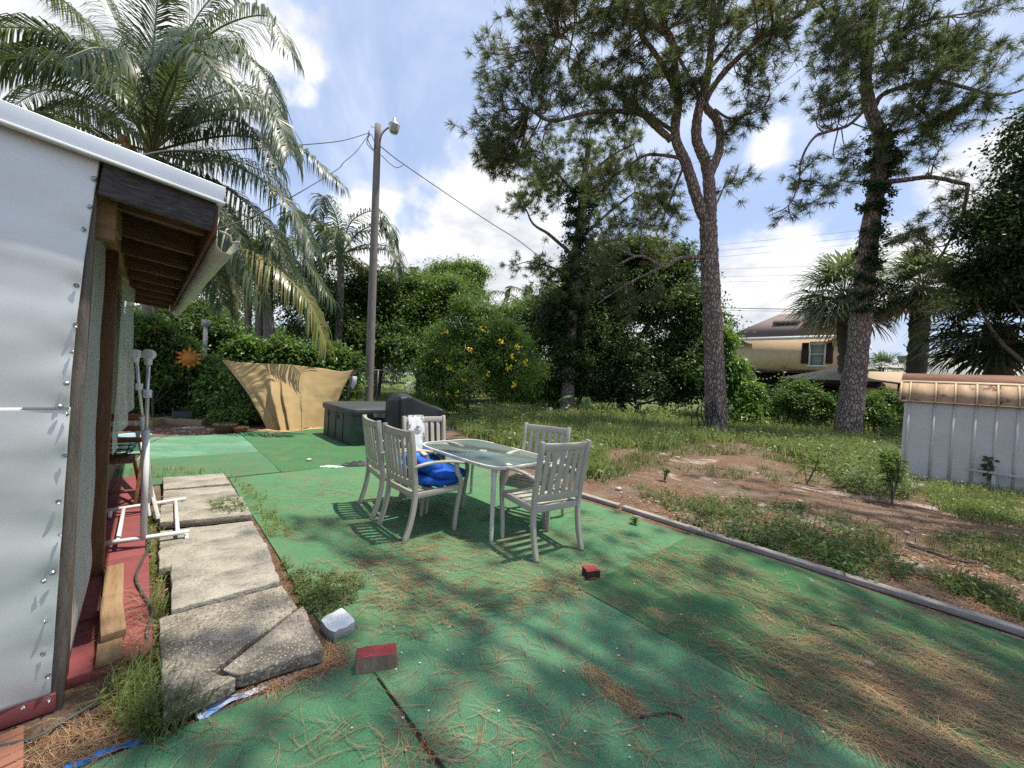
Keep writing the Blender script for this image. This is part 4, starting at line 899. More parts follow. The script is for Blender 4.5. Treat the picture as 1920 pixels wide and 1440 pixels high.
# small brown roofed shelter next to it
ps = at(1640, 716, 24); g = MB(); gb2 = thing('brown_shelter', 'low brown roofed shelter right of the gazebo, behind the pine', 'shelter', (ps[0], ps[1], 0), BA)
g = MB(); z_ = ps[2]; g.add([(-1.6, -1.3, z_ - .1), (1.6, -1.3, z_ - .1), (1.6, 1.3, z_ + .25), (-1.6, 1.3, z_ + .25)], [[0, 1, 2, 3]]); g.build('roof', SHING, gb2, solid=.06)
for sx in (-1.4, 1.4):
    for sy in (-1.1, 1.1): g = MB(); g.box((sx, sy, z_ / 2), (.1, .1, z_ - .12)); g.build('post', SHUT, gb2)
# pale houses farther off on the right
PALE = M('pale_stucco', (.60, .59, .54), (.55, .54, .50), 2, .85)
pw = vu(at(1690, 700, 46)); h2 = thing('pale_house', 'distant pale house with a white lattice window and dark shutters', 'house', W(pw[0], pw[1]), BA)
f2 = lambda x, y: (onv(x, y, pw[0])[1] - pw[1], onv(x, y, pw[0])[2])
t2 = f2(1690, 690)[1]; g = MB(); g.box((3, 1.8, t2 / 2), (6, 9, t2)); g.build('wall', PALE, h2)
g = MB(); V = [(-.5, -3.2, t2), (6.5, -3.2, t2), (6.5, 6.8, t2), (-.5, 6.8, t2), (3, -.2, t2 + .9), (3, 3.8, t2 + .9)]; g.add(V, [[0, 1, 4], [1, 2, 5, 4], [2, 3, 5], [3, 0, 4, 5]]); g.build('roof', M('grey_roof', (.30, .28, .26), None), h2)
a_, b_ = f2(1653, 702), f2(1665, 717); ya, yb, za, zb = min(a_[0], b_[0]), max(a_[0], b_[0]), min(a_[1], b_[1]), max(a_[1], b_[1])
g = MB(); g.box((-.04, (ya + yb) / 2, (za + zb) / 2), (.06, yb - ya, zb - za)); w2 = g.build('window', WTRIM, h2)
for i in range(2):
    for j in range(3):
        g = MB(); g.box((-.08, ya + (yb - ya) * (.28 + .44 * i), za + (zb - za) * (.2 + .3 * j)), (.03, (yb - ya) * .34, (zb - za) * .22)); g.build('pane', GLASSP, w2)
g = MB(); g.box((-.04, ya - .42, (za + zb) / 2), (.05, .5, zb - za)); g.build('shutter', M('slate_shutter', (.2, .19, .19), None), h2)
g = MB(); g.box((-.04, yb + .25, (za + zb) / 2), (.05, .34, zb - za)); g.build('shutter', M('slate_shutter2', (.2, .19, .19), None), h2)
pw = vu(at(1920, 690, 32)); h3 = thing('white_house', 'white house glimpsed behind the metal shed roof', 'house', W(pw[0], pw[1]), BA)
t2 = onv(1860, 672, pw[0])[2]
g = MB(); g.box((3, 1, t2 / 2), (6, 12, t2)); g.build('wall', M('bright_white_wall', (.72, .72, .71), None), h3)
g = MB(); g.box((2.8, 1, t2 + .1), (7, 13, .2)); g.build('roof', M('grey_roof2', (.28, .27, .26), None), h3)
f3 = lambda x, y: (onv(x, y, pw[0])[1] - pw[1], onv(x, y, pw[0])[2])
for xs in ((1822, 1838), (1897, 1915)):
    a_, b_ = f3(xs[0], 676), f3(xs[1], 690); g = MB(); g.box((-.03, (a_[0] + b_[0]) / 2, (a_[1] + b_[1]) / 2), (.06, abs(a_[0] - b_[0]), abs(a_[1] - b_[1]))); g.build('window', GLASSP, h3)

# ------------------------------------------------------------------ old metal garden shed on the right
SHW = M('chalky_grey_shed_paint', (.56, .555, .52), (.49, .485, .45), 2.5, .6, bump=.08, bscale=5, stains=[((.30, .28, .25), 5, .66, .82, (3, 3, .7)), ((.34, .2, .12), 14, .72, .78, None)])
SHR = M('rusted_shed_roof', (.44, .30, .185), (.36, .23, .135), 4, .75, bump=.15, bscale=40, stains=[((.52, .40, .25), 3, .55, .7, (2, 2, 1)), ((.13, .055, .035), 2.2, .55, .60, (1, 1, 1)), ((.62, .50, .33), 9, .58, .72, (1, 3, 1))])
SHRT = M('dark_rusted_top', (.24, .11, .065), (.15, .07, .045), 4, .8, stains=[((.45, .33, .22), 7, .62, .75, None)])
SHE = M('chalk_roof_rib', (.56, .46, .32), (.48, .36, .22), 6, .7)
shd = thing('metal_shed', 'small pale grey metal garden shed with rusty gambrel roof', 'shed', W(11.35, .16), BA)
z1 = onv(1690, 748, 11.30)[2]
Ls = 3.3
ribs = [onv(x, 820, 11.35)[1] - .16 for x in (1700, 1748, 1785, 1826, 1866, 1906)] ; d_ = ribs[-1] - ribs[-2]
ribs += [ribs[-1] + d_ * k for k in (1, 2, 3)]
edges = [0.0] + ribs + [-Ls]
edges = [e for e in edges if e >= -Ls]
for i in range(len(edges) - 1):
    a_, b_ = edges[i], edges[i + 1]
    if abs(a_ - b_) < .05: continue
    S, T = np.meshgrid(np.linspace(a_ - .004, b_ + .004, 9), np.linspace(0, z1, 14), indexing='ij')
    g = MB(); g.grid(np.stack([.006 * vnoise(S * 3 + i, T * 2, 2, i), S, T], -1)); g.build('wall_panel', SHW, shd, smooth=True, solid=.003)
for e in ribs:
    if e < -Ls: continue
    V = [(0, e - .026, .0), (-.018, e - .014, .0), (-.018, e + .014, .0), (0, e + .018, .0), (0, e - .026, z1), (-.018, e - .014, z1), (-.018, e + .014, z1), (0, e + .018, z1)]
    g = MB(); g.add(V, [[0, 1, 2, 3], [4, 7, 6, 5], [0, 4, 5, 1], [1, 5, 6, 2], [2, 6, 7, 3]]); g.build('wall_rib', SHW, shd)
g = MB(); g.box((1.2, -.01, z1 / 2), (2.35, .01, z1)); g.box((1.2, -Ls, z1 / 2), (2.35, .01, z1)); g.box((2.4, -Ls / 2, z1 / 2), (.01, Ls, z1)); g.add([(0, -.006, z1), (2.4, -.006, z1), (2.1, -.006, z1 + .42), (1.2, -.006, z1 + .62), (.3, -.006, z1 + .42)], [[0, 1, 2, 3, 4]]); g.build('end_wall', SHW, shd)
pr = [(-.09, z1 - .03), (.14, z1 + .36), (.20, z1 + .40), (1.2, z1 + .60), (2.2, z1 + .40), (2.26, z1 + .36), (2.49, z1 - .03)]
redges = [.07] + [e for e in ribs if e > -Ls] + [-Ls - .05]
for i in range(len(redges) - 1):
    g = MB(); g.add([(pr[0][0], redges[i], pr[0][1]), (pr[1][0], redges[i], pr[1][1]), (pr[1][0], redges[i + 1], pr[1][1]), (pr[0][0], redges[i + 1], pr[0][1])], [[0, 1, 2, 3]]); g.build('roof_panel', SHR, shd, solid=.006)
for e in redges[1:-1] + [.06]:
    g = MB(); g.bar((pr[0][0] - .012, e, pr[0][1] + .004), (pr[1][0] - .012, e, pr[1][1] + .004), .026, .006, (-1, 0, .5)); g.build('roof_rib', SHE, shd)
for (i, j, m_) in ((1, 2, SHE), (2, 3, SHRT), (3, 4, SHRT), (4, 5, SHE), (5, 6, SHR)):
    g = MB(); g.add([(pr[i][0], .07, pr[i][1]), (pr[j][0], .07, pr[j][1]), (pr[j][0], -Ls - .05, pr[j][1]), (pr[i][0], -Ls - .05, pr[i][1])], [[0, 1, 2, 3]]); g.build('roof_top', m_, shd, solid=.006)
g = MB(); g.bar((-.098, .07, z1 - .032), (-.098, -Ls - .05, z1 - .032), .008, .010); g.bar((.137, .07, z1 + .362), (.137, -Ls - .05, z1 + .362), .010, .010); g.build('roof_trim', SHE, shd, bevel=.003)
rl = thing('white_rail', 'weathered white rail on short legs along the shed base', 'rail', W(11.22, -1.05), BA)
g = MB(); g.bar((0, .28, .36), (0, -2.2, .30), .05, .04); g.build('rail_bar', WHITEB, rl, bevel=.004)
for y in (-.45, -1.6): g = MB(); g.box((0, y, .15), (.05, .05, .30)); g.build('leg', WHITEB, rl, bevel=.004)
g = MB(); g.box((.01, -.0, .16), (.03, .05, .31)); g.build('leg', WHITEB, rl, bevel=.004)

# ------------------------------------------------------------------ chain link fence, far oddments
ZINC = M('dull_galvanised', (.20, .20, .19), (.14, .14, .135), 6, .6, metal=.4)
def fence(label, p, q, h, gap=2.5):
    p, q = np.array(p, float), np.array(q, float); L_ = np.linalg.norm(q - p); d = (q - p) / L_; t = thing('chain_link_fence', label, 'fence', (p[0], p[1], 0), math.atan2(d[1], d[0]))
    n = int(L_ / gap)
    for i in range(n + 1): g = MB(); g.tube([(i * L_ / n, 0, 0), (i * L_ / n, 0, h)], .03, 7); g.build('post', ZINC, t)
    g = MB(); g.tube([(0, 0, h), (L_, 0, h)], .022, 6); g.build('top_rail', ZINC, t)
    g = MB(); s = .11
    k = np.arange(-h, L_, s)
    for sg in (1, -1):
        x0 = k; x1 = k + h; za, zb = (0, h) if sg > 0 else (h, 0)
        c0_ = np.clip(x0, 0, L_); c1_ = np.clip(x1, 0, L_); zA = za + (zb - za) * (c0_ - x0) / h; zB = za + (zb - za) * (c1_ - x0) / h
        w = .0025; V = np.stack([np.c_[c0_, c0_ * 0 + .003 * sg, zA - w], np.c_[c0_, c0_ * 0 + .003 * sg, zA + w], np.c_[c1_, c0_ * 0 + .003 * sg, zB + w], np.c_[c1_, c0_ * 0 + .003 * sg, zB - w]], 1).reshape(-1, 3)
        g.add(V, np.arange(len(V)).reshape(-1, 4))
    tag(g.build('wire_mesh', ZINC, t), kind='stuff')
FU, FV = 16.2, 26.0
fence('chain link fence behind the hot tub, partly swallowed by vines', W(-6, FU)[:2], W(FV, FU)[:2], 1.52)
fence('chain link fence running in front of the hedge', W(FV, FU)[:2], W(FV, -14)[:2], 1.5)
# white milk jug feeder, white plastic chair, blue bucket, sun ornament, white post
p = at(662, 717, 10.9); jg = thing('milk_jug', 'white plastic jug hanging upside down near the utility pole', 'jug', p)
g = MB(); g.lathe([(0, .17), (.09, .17), (.10, .14), (.10, -.02), (.04, -.14), (.025, -.18), (0, -.18)], 12); g.build('jug_body', WPIPE, jg, smooth=True, bevel=.003)
g = MB(); g.tube([(0, 0, .17), (.01, 0, .36)], .004, 5); g.build('string', WIRE, jg)
pc = at(768, 743, 26); wc = thing('plastic_chair', 'small white plastic garden chair far off beyond the fence', 'chair', (pc[0], pc[1], 0), rad(200))
for sx in (-1, 1):
    for sy in (-1, 1): g = MB(); g.bar((sx * .27, sy * .26, 0), (sx * .22, sy * .22, .44), .05, .05, (0, 1, 0)); g.build('leg', WPIPE, wc)
    g = MB(); g.sweep([(sx * .27, .24, .44), (sx * .29, .22, .66), (sx * .28, -.2, .68)], .05, .04, (1, 0, 0)); g.build('armrest', WPIPE, wc)
g = MB(); g.box((0, 0, .44), (.50, .48, .03)); g.build('seat', WPIPE, wc)
g = MB()
g.sweep(bez([(-.24, -.22, .44), (-.22, -.30, .80), (0, -.32, .90), (.22, -.30, .80), (.24, -.22, .44)], 20), .05, .03, (0, 1, 0)); g.build('back_frame', WPIPE, wc)
for k in range(5): g = MB(); g.bar((-.14 + .07 * k, -.24, .46), (-.14 + .07 * k, -.31, .84), .035, .015, (0, 1, 0)); g.build('back_slat', WPIPE, wc)
p = gr(893, 797); g = MB(); g.lathe([(0, 0), (.12, 0), (.15, .33), (.16, .34), (.15, .345), (.14, .33), (.115, .02), (0, .015)], 20)
o = g.build('bucket', M('deep_blue_plastic', (.012, .022, .22), (.01, .018, .16), 5, .4), smooth=True); o.location = (p[0], p[1], 0); tag(o, 'deep blue bucket half hidden under the flowering bush', 'bucket')
p = at(355, 672, 9.25); sn = thing('sun_ornament', 'orange metal sun ornament with pointed rays among the left shrubs', 'garden ornament', p)
ORG = M('weathered_orange_metal', (.52, .22, .025), (.38, .15, .02), 9, .5, metal=.2, bump=.2)
g = MB(); g.lathe([(.0, .05), (.10, .04), (.15, .01), (.155, -.01), (0, -.02)], 24); dsc = g.build('disc', ORG, sn, smooth=True); dsc.rotation_euler = (rad(90), 0, rad(35))
for k in range(12):
    a = k * math.pi / 6; r1 = .30 if k % 2 else .25
    g = MB(); n_ = 10; c_, s_ = math.cos(a), math.sin(a)
    b2 = np.array([(.14 * c_ - .05 * s_, .14 * s_ + .05 * c_), (.14 * c_ + .05 * s_, .14 * s_ - .05 * c_), (r1 * c_, r1 * s_)])
    V = [(q[0] * math.cos(rad(35)), q[0] * math.sin(rad(35)) + y, q[1]) for y in (-.012, .012) for q in b2]
    g.add(V, [[0, 1, 2], [5, 4, 3], [0, 3, 4, 1], [1, 4, 5, 2], [2, 5, 3, 0]]); g.build('ray', ORG, sn)
g = MB(); g.tube([(0, .02, -.1), (0, .03, -p[2])], .012, 6); g.build('stake', DK, sn)
p0_, p1_ = at(385, 655, 11.6), at(386, 602, 11.6); g = MB(); g.tube([(0, 0, 0), p1_ - np.array([p0_[0], p0_[1], 0])], .055, 8); g.box(p1_ - np.array([p0_[0], p0_[1], .06]), (.16, .15, .20))
o = g.build('white_post', WHITEB); o.location = (p0_[0], p0_[1], 0); tag(o, 'tall white post with a box on top beyond the left shrubs', 'post')
# ------------------------------------------------------------------ vegetation helpers
def quads(P_, D_, S_, L_, Wd, droop=0.0):
    """leaf blades: base P_, direction D_, side S_; a kite of four corners per leaf"""
    n = len(P_); L_ = np.broadcast_to(L_, n)[:, None]; Wd = np.broadcast_to(Wd, n)[:, None]
    mid = P_ + D_ * L_ * .45; tip = P_ + D_ * L_; tip[:, 2] -= droop * L_[:, 0]
    V = np.stack([P_, mid + S_ * Wd * .5, tip, mid - S_ * Wd * .5], 1).reshape(-1, 3)
    return V, np.arange(4 * n).reshape(-1, 4)
def leafcloud(g, blobs, nclump, per, cr, ll, lw, hang=.15, shell=.55, zmin=.02):
    B_ = np.array([b[:6] for b in blobs], float); vol = (B_[:, 3] * B_[:, 4] * B_[:, 5]) ** (2 / 3)
    k = rng.choice(len(B_), nclump, p=vol / vol.sum())
    d = rnd_unit(nclump); d[:, 2] = np.where(d[:, 2] < -.5, -d[:, 2], d[:, 2]); r = shell + (1.02 - shell) * rng.random(nclump) ** .6
    r = r * (1 + .26 * np.sin(d[:, 0] * 5.1 + k * 1.7 + 2 * np.sin(d[:, 2] * 4 + k)) * np.cos(d[:, 1] * 4.3 + k * .9))
    c = B_[k, :3] + d * r[:, None] * B_[k, 3:6]
    sz = rng.uniform(.6, 1.35, nclump) * cr
    cc = np.repeat(c, per, 0); dd = np.repeat(d, per, 0); n = len(cc)
    P_ = cc + rng.normal(size=(n, 3)) * np.repeat(sz, per)[:, None] * np.array([.6, .6, .42]) + dd * (rng.random(n) * np.repeat(sz, per) * .4)[:, None]
    P_[:, 2] = np.maximum(P_[:, 2], zmin)
    D_ = unit(dd * .55 + rnd_unit(n) * .9 + np.array([0, 0, -hang])); U_ = unit(rnd_unit(n) * .8 + np.array([0, 0, 1.0]) + dd * .4)
    S_ = unit(np.cross(D_, U_)); q = rng.uniform(.65, 1.3, n)
    g.add(*quads(P_, D_, S_, ll * q, lw * q, .18)); return c
def pxb(px, py, rx, ry, Y, dY=None):                  # blob seen at a photo pixel with pixel radii, Y ahead
    c = at(px, py, Y); s = Y / F
    return (c[0], c[1], c[2], rx * s, dY or (rx + ry) * .5 * s, ry * s)
BARK = M('grey_bark', (.17, .145, .12), (.08, .068, .055), 7, .95, bump=.7, bscale=22, stretch=(3, 3, .7))
PBARK = barkmat('pine_bark', (.54, .44, .385), (.36, .285, .245), (.09, .07, .06), 5.5)
PALMB = M('coconut_bark', (.24, .215, .185), (.15, .13, .11), 5, .9, bump=.6, bscale=16, stretch=(.6, .6, 7))
LF = dict(
    dark=leafmat('leaf_dark', (.026, .058, .020), (.065, .120, .038), .28, .45, .35),
    mid=leafmat('leaf_mid', (.045, .095, .026), (.10, .17, .045), .35, .48, .32),
    light=leafmat('leaf_light', (.075, .15, .025), (.13, .215, .04), .42, .42),
    bright=leafmat('leaf_bright', (.085, .19, .032), (.15, .27, .05), .42, .38, .5),
    olive=leafmat('leaf_olive', (.055, .085, .026), (.10, .13, .04), .32, .45, c3=(.17, .10, .05), p3=.04),
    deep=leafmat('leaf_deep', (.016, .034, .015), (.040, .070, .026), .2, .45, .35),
    reddish=leafmat('leaf_reddish', (.03, .075, .02), (.09, .15, .04), .35, .4, c3=(.30, .10, .05), p3=.10))
def ragged(blobs):                                    # break smooth lobes into a lumpy, uneven outline
    out = []
    for b in blobs:
        b = np.array(b[:6]); out.append(b * np.array([1, 1, 1, .80, .80, .80]))
        d = rnd_unit(9); d[:, 2] = np.abs(d[:, 2]) * 1.1 - .35
        for q in d:
            f = rng.uniform(.22, .46); out.append(np.r_[b[:3] + q * b[3:6] * rng.uniform(.62, .98), b[3:6] * f])
    return out
def tree(name, label, cat, blobs, leaf, nclump, per, cr, ll, lw, base=None, r=.12, group=None, hang=.15, limbs=5, shell=.55, trunk_mat=None, n2=None, leaf2=None):
    B_ = np.array([b[:6] for b in blobs]); c = B_[:, :3].mean(0)
    if base is None: base = (c[0], c[1])
    base = np.array([base[0], base[1], 0.0])
    t = thing(name, label, cat, base, 0, group)
    blobs = ragged(blobs); g = MB()
    leafcloud(g, blobs, nclump, per, cr, ll, lw, hang, shell); g.shift(-base); g.build('crown', LF[leaf], t)
    if leaf2: g = MB(); leafcloud(g, blobs, n2, per, cr, ll, lw, hang, .9); g.shift(-base); g.build('outer_leaves', LF[leaf2], t)  # outer leaf shell in a second tone; lighter tones imitate sunlit tops
    if r:
        g = MB(); lo = B_[:, 2] - B_[:, 5]; zt = max(.4, (B_[:, 2].min()))
        tip = c - base; tip[2] = max(tip[2] * .8, .3)
        path = bez([(0, 0, -.05), tip * .35 + rng.normal(0, .06, 3), tip * .7 + rng.normal(0, .1, 3), tip], 12); g.tube(path, np.linspace(r, r * .4, 12), 8)
        for i in range(min(limbs, len(B_) + 3)):
            b = B_[i % len(B_)]; e = b[:3] - base + rnd_unit(1)[0] * b[3:6] * .6; s = path[rng.integers(3, 9)]
            g.tube(bez([s, (s + e) / 2 + rng.normal(0, .12, 3), e], 7), np.linspace(r * .5, r * .12, 7), 6)
        g.build('trunk', trunk_mat or BARK, t, smooth=True)
    return t

# --- far woods that read as one mass
g = MB(); bl = []
for X_ in np.arange(-74, 16, 5.0):
    Y_ = 52 + rng.uniform(-4, 4); h = rng.uniform(5, 9)
    bl.append((X_, Y_, h * .5, 4.2, 3, h * .55))
leafcloud(g, bl, 1500, 26, 1.0, .55, .3, .1, .7); tag(g.build('far_woods', LF['mid']), 'far wood closing the view beyond the gardens', 'woods', kind='stuff')

# --- dark understorey beyond the fence, one mass nobody could count
g = MB(); bl = []
for v_ in np.arange(3.5, 33, 1.6):
    q = W(v_, FU + (3.0 if v_ > 14 else 12) + rng.uniform(-.6, 1.2)); bl.append((q[0], q[1], 1.2, 1.7, 1.2, 1.5 * rng.uniform(.8, 1.25)))
for u_ in [-9, -7, -5.2, -3.4, 15.5, 17.4, 19.3, 21.2]:
    q = W(FV + 9 + rng.uniform(-.5, 1), u_); bl.append((q[0], q[1], .9, 1.4, 1.2, 1.0 * rng.uniform(.8, 1.2)))
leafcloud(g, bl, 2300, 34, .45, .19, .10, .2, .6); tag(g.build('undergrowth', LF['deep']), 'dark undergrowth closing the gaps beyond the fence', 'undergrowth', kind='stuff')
# --- broadleaf trees and bushes, back row first
tree('broadleaf_tree', 'dark rounded tree just left of the utility pole', 'tree', [pxb(680, 600, 60, 80, 20), pxb(740, 570, 70, 60, 20.5), pxb(720, 650, 90, 70, 19.5)], 'mid', 760, 46, .42, .16, .085, r=.2, leaf2='dark', n2=300)
tree('broadleaf_tree', 'dark glossy tree right of the utility pole with rounded crown', 'tree', [pxb(770, 590, 75, 60, 21), pxb(820, 560, 70, 45, 21.5), pxb(790, 660, 80, 70, 20.5)], 'mid', 760, 46, .42, .16, .085, r=.2, leaf2='light', n2=330)
tree('broadleaf_tree', 'tall yellow green tree with feathery top in the middle distance', 'tree', [pxb(842, 540, 60, 48, 24), pxb(880, 520, 30, 28, 24), pxb(800, 570, 40, 40, 24)], 'light', 460, 44, .42, .17, .08, r=.16, leaf2='mid', n2=160)
tree('broadleaf_tree', 'pale green tree left of the vine wrapped pine', 'tree', [pxb(930, 620, 55, 52, 23), pxb(985, 610, 45, 50, 22.5), pxb(950, 660, 60, 50, 22)], 'light', 380, 44, .40, .16, .08, r=.16, leaf2='mid', n2=200)
tree('dark_tree', 'huge dark green tree mass in the centre behind the tall pine', 'tree', [pxb(1100, 650, 75, 110, 21, 2.4), pxb(1190, 580, 95, 100, 21.5, 2.6), pxb(1275, 580, 62, 80, 21, 2.2), pxb(1160, 690, 110, 80, 20, 2.2), pxb(1270, 680, 80, 90, 20, 2.2), pxb(1230, 505, 60, 45, 22, 2), pxb(1080, 560, 50, 60, 21, 2), pxb(1310, 620, 40, 80, 20.5, 1.6), pxb(1130, 530, 50, 60, 21.5, 1.8), pxb(1180, 490, 55, 40, 22, 1.8), pxb(1022, 620, 44, 84, 20.5, 1.5)], 'dark', 2000, 50, .42, .18, .09, r=.3, limbs=9, leaf2='mid', n2=420)
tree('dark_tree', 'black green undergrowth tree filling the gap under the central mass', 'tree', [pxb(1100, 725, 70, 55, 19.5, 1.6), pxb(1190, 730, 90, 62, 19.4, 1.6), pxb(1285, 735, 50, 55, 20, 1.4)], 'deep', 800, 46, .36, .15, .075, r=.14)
tree('mango_tree', 'bright lime green young tree behind the tall pine trunk', 'tree', [pxb(1392, 742, 26, 38, 17.5), pxb(1365, 695, 26, 36, 17.8), pxb(1310, 705, 24, 28, 18.2), pxb(1352, 640, 18, 36, 18), pxb(1395, 780, 28, 24, 17)], 'bright', 300, 34, .26, .24, .075, hang=.5, r=.07)
tree('tecoma_bush', 'large green bush dotted with yellow trumpet flowers', 'bush', [pxb(890, 710, 70, 80, 14.2, 1.4), pxb(850, 645, 40, 46, 14.6, 1.0), pxb(905, 610, 30, 50, 14.4, .8), pxb(945, 640, 38, 40, 14.4, 1.0), pxb(820, 740, 40, 55, 13.8, .9), pxb(970, 715, 40, 60, 14.2, 1.0), pxb(815, 690, 26, 30, 14, .6), pxb(870, 585, 18, 30, 14.4, .5)], 'light', 900, 40, .30, .11, .042, r=.06, limbs=8, leaf2='mid', n2=420)
FLW = M('yellow_petals', (.80, .56, .03), (.85, .66, .07), 30, .5)
tc_ = [o for o in bpy.data.objects if o.get('label', '').startswith('large green bush dotted')][0]
g = MB()
for (x, y) in ((960, 667), (985, 680), (952, 690), (835, 622), (905, 616), (842, 690), (870, 712), (840, 738), (855, 738), (915, 700), (940, 640), (880, 655), (820, 680), (970, 650), (900, 740), (965, 720)):
    p = at(x, y, 12.95); q = p + rng.normal(0, .045, (12, 3)); d = rnd_unit(12); g.add(*quads(q, d, unit(np.cross(d, rnd_unit(12))), .09, .075))
g.shift(-np.array(tc_.location)); tag(g.build('flower', FLW, tc_), kind='stuff')
# left garden: shrubs and backdrop
tree('broadleaf_tree', 'dark leafy tree behind the left shrubs, under the eave end', 'tree', [pxb(300, 630, 60, 60, 13), pxb(370, 620, 60, 60, 13.5), pxb(250, 690, 50, 60, 12.6), pxb(330, 700, 70, 60, 12.6)], 'dark', 460, 46, .34, .13, .065, r=.13, leaf2='mid', n2=160)
tree('croton_shrub', 'bright leafed shrub with reddish tips below the eave end', 'shrub', [pxb(262, 640, 32, 50, 9.2), pxb(290, 690, 34, 40, 9.4), pxb(330, 660, 26, 24, 9.8)], 'reddish', 210, 40, .20, .12, .06, r=.03, leaf2='bright', n2=110)
tree('citrus_shrub', 'glossy green citrus shrub beside the tan tarp', 'shrub', [pxb(430, 735, 50, 50, 9.9), pxb(400, 700, 45, 30, 10.2), pxb(455, 760, 42, 40, 9.6)], 'mid', 380, 40, .17, .10, .048, r=.035, leaf2='bright', n2=200)
tree('garden_shrub', 'small leafy shrub behind the clay pots', 'shrub', [pxb(480, 775, 32, 34, 9.3), pxb(430, 785, 26, 20, 9.0), pxb(400, 770, 24, 34, 9.4)], 'mid', 260, 36, .13, .075, .034, r=.02, leaf2='light', n2=100)
tree('garden_shrub', 'dark shrub behind the raised pine planters', 'shrub', [pxb(320, 745, 60, 40, 10.6), pxb(250, 755, 40, 40, 10.2), pxb(370, 755, 30, 36, 10.4)], 'dark', 330, 40, .22, .10, .05, r=.03, leaf2='mid', n2=90)
tree('garden_shrub', 'yellowish shrub standing in front of the banyan roots', 'shrub', [pxb(415, 625, 30, 30, 14), pxb(440, 650, 45, 24, 14)], 'light', 160, 36, .24, .12, .07, r=.04)
tree('pine_backdrop_tree', 'tall hazy green tree behind the palm at far left', 'tree', [pxb(400, 560, 60, 60, 24, 2), pxb(340, 600, 60, 60, 23, 2), pxb(450, 520, 50, 50, 25, 2), pxb(410, 450, 40, 40, 26, 2)], 'olive', 420, 46, .5, .2, .07, r=.2)
# vines over the fence
def vinehedge(label, pts, hgt, leaf, n, per, name='fence_vine', ll=.11, th=.28, leaf2=None):
    p = bez([np.array(q) for q in pts], max(3, len(pts) * 4)); bl = [(q[0], q[1], hgt * .52, th + .25, th, hgt * .54 * rng.uniform(.9, 1.08)) for q in p]
    c = p.mean(0); t = thing(name, label, 'vine' if 'vine' in name else 'hedge', (c[0], c[1], 0)); g = MB(); leafcloud(g, bl, n, per, .2, ll, ll * .6, .3, .75); g.shift((-c[0], -c[1], 0)); g.build('foliage', LF[leaf], t)
    if leaf2: g = MB(); leafcloud(g, bl, n // 2, per, .2, ll, ll * .6, .3, 1.0); g.shift((-c[0], -c[1], 0)); g.build('outer_leaves', LF[leaf2], t)  # outer leaf shell in a lighter tone, as if sunlit
    for q in p[::2]:
        g = MB(); g.tube(bez([(q[0] - c[0], q[1] - c[1], 0), (q[0] - c[0] + .1, q[1] - c[1], hgt * .5), (q[0] - c[0] - .05, q[1] - c[1], hgt * .95)], 6), .02, 5); g.build('stem', BARK, t)
vinehedge('sunlit vine heaped over the fence behind the tan tarp', [at(440, 690, 11.4)[:2], at(520, 690, 11.6)[:2], at(580, 690, 12.0)[:2], at(645, 695, 12.6)[:2]], 1.92, 'mid', 420, 46, ll=.12, leaf2='bright')
vinehedge('vine covering the fence right of the yellow flowered bush', [at(960, 720, 17.6)[:2], at(1010, 720, 18.2)[:2], at(1075, 720, 18.8)[:2]], 1.75, 'mid', 330, 46, ll=.12, leaf2='light')
vinehedge('dark clipped hedge below the tan house', [at(1425, 740, 19.8)[:2], at(1500, 740, 19.0)[:2], at(1580, 740, 18.4)[:2], at(1690, 740, 17.8)[:2], at(1800, 740, 17.2)[:2]], 1.50, 'dark', 900, 46, 'garden_hedge', .10, .5)
tree('shade_bush', 'leafy bush in front of the hedge between the two pines', 'bush', [pxb(1480, 770, 26, 34, 17), pxb(1525, 762, 34, 36, 17), pxb(1500, 735, 30, 24, 17.2)], 'mid', 210, 40, .2, .13, .06, r=.04, leaf2='light', n2=70)
tree('shade_bush', 'low bush right of the leaning pine trunk', 'bush', [pxb(1640, 785, 34, 28, 15), pxb(1665, 760, 26, 26, 15.4), pxb(1625, 760, 14, 20, 15.2)], 'mid', 200, 40, .18, .11, .05, r=.04, leaf2='light', n2=80)
tree('broadleaf_tree', 'dark broadleaf tree overhanging the shed at the right edge', 'tree', [pxb(1908, 430, 52, 92, 12.5, 1.4), pxb(1945, 265, 34, 70, 12.5, 1.1), pxb(1882, 530, 58, 60, 13, 1.4), pxb(1990, 520, 90, 120, 12.5, 1.6), pxb(2000, 350, 66, 100, 12.5, 1.6)], 'deep', 900, 46, .36, .14, .07, r=.2, leaf2='dark', n2=420, base=at(2010, 760, 12.8)[:2], limbs=9)
tree('far_tree', 'small grey green tree far away between the palms and shed', 'tree', [pxb(1755, 690, 45, 18, 40), pxb(1740, 675, 22, 12, 40)], 'olive', 80, 36, .6, .3, .12, r=.12)
tree('leafy_sapling', 'slender sapling with ferny leaves in front of the dark mass', 'sapling', [pxb(1072, 640, 26, 16, 18), pxb(1060, 665, 28, 22, 18), pxb(1085, 680, 22, 24, 18)], 'mid', 90, 30, .22, .2, .05, r=.035, hang=.4, leaf2='bright', n2=25)

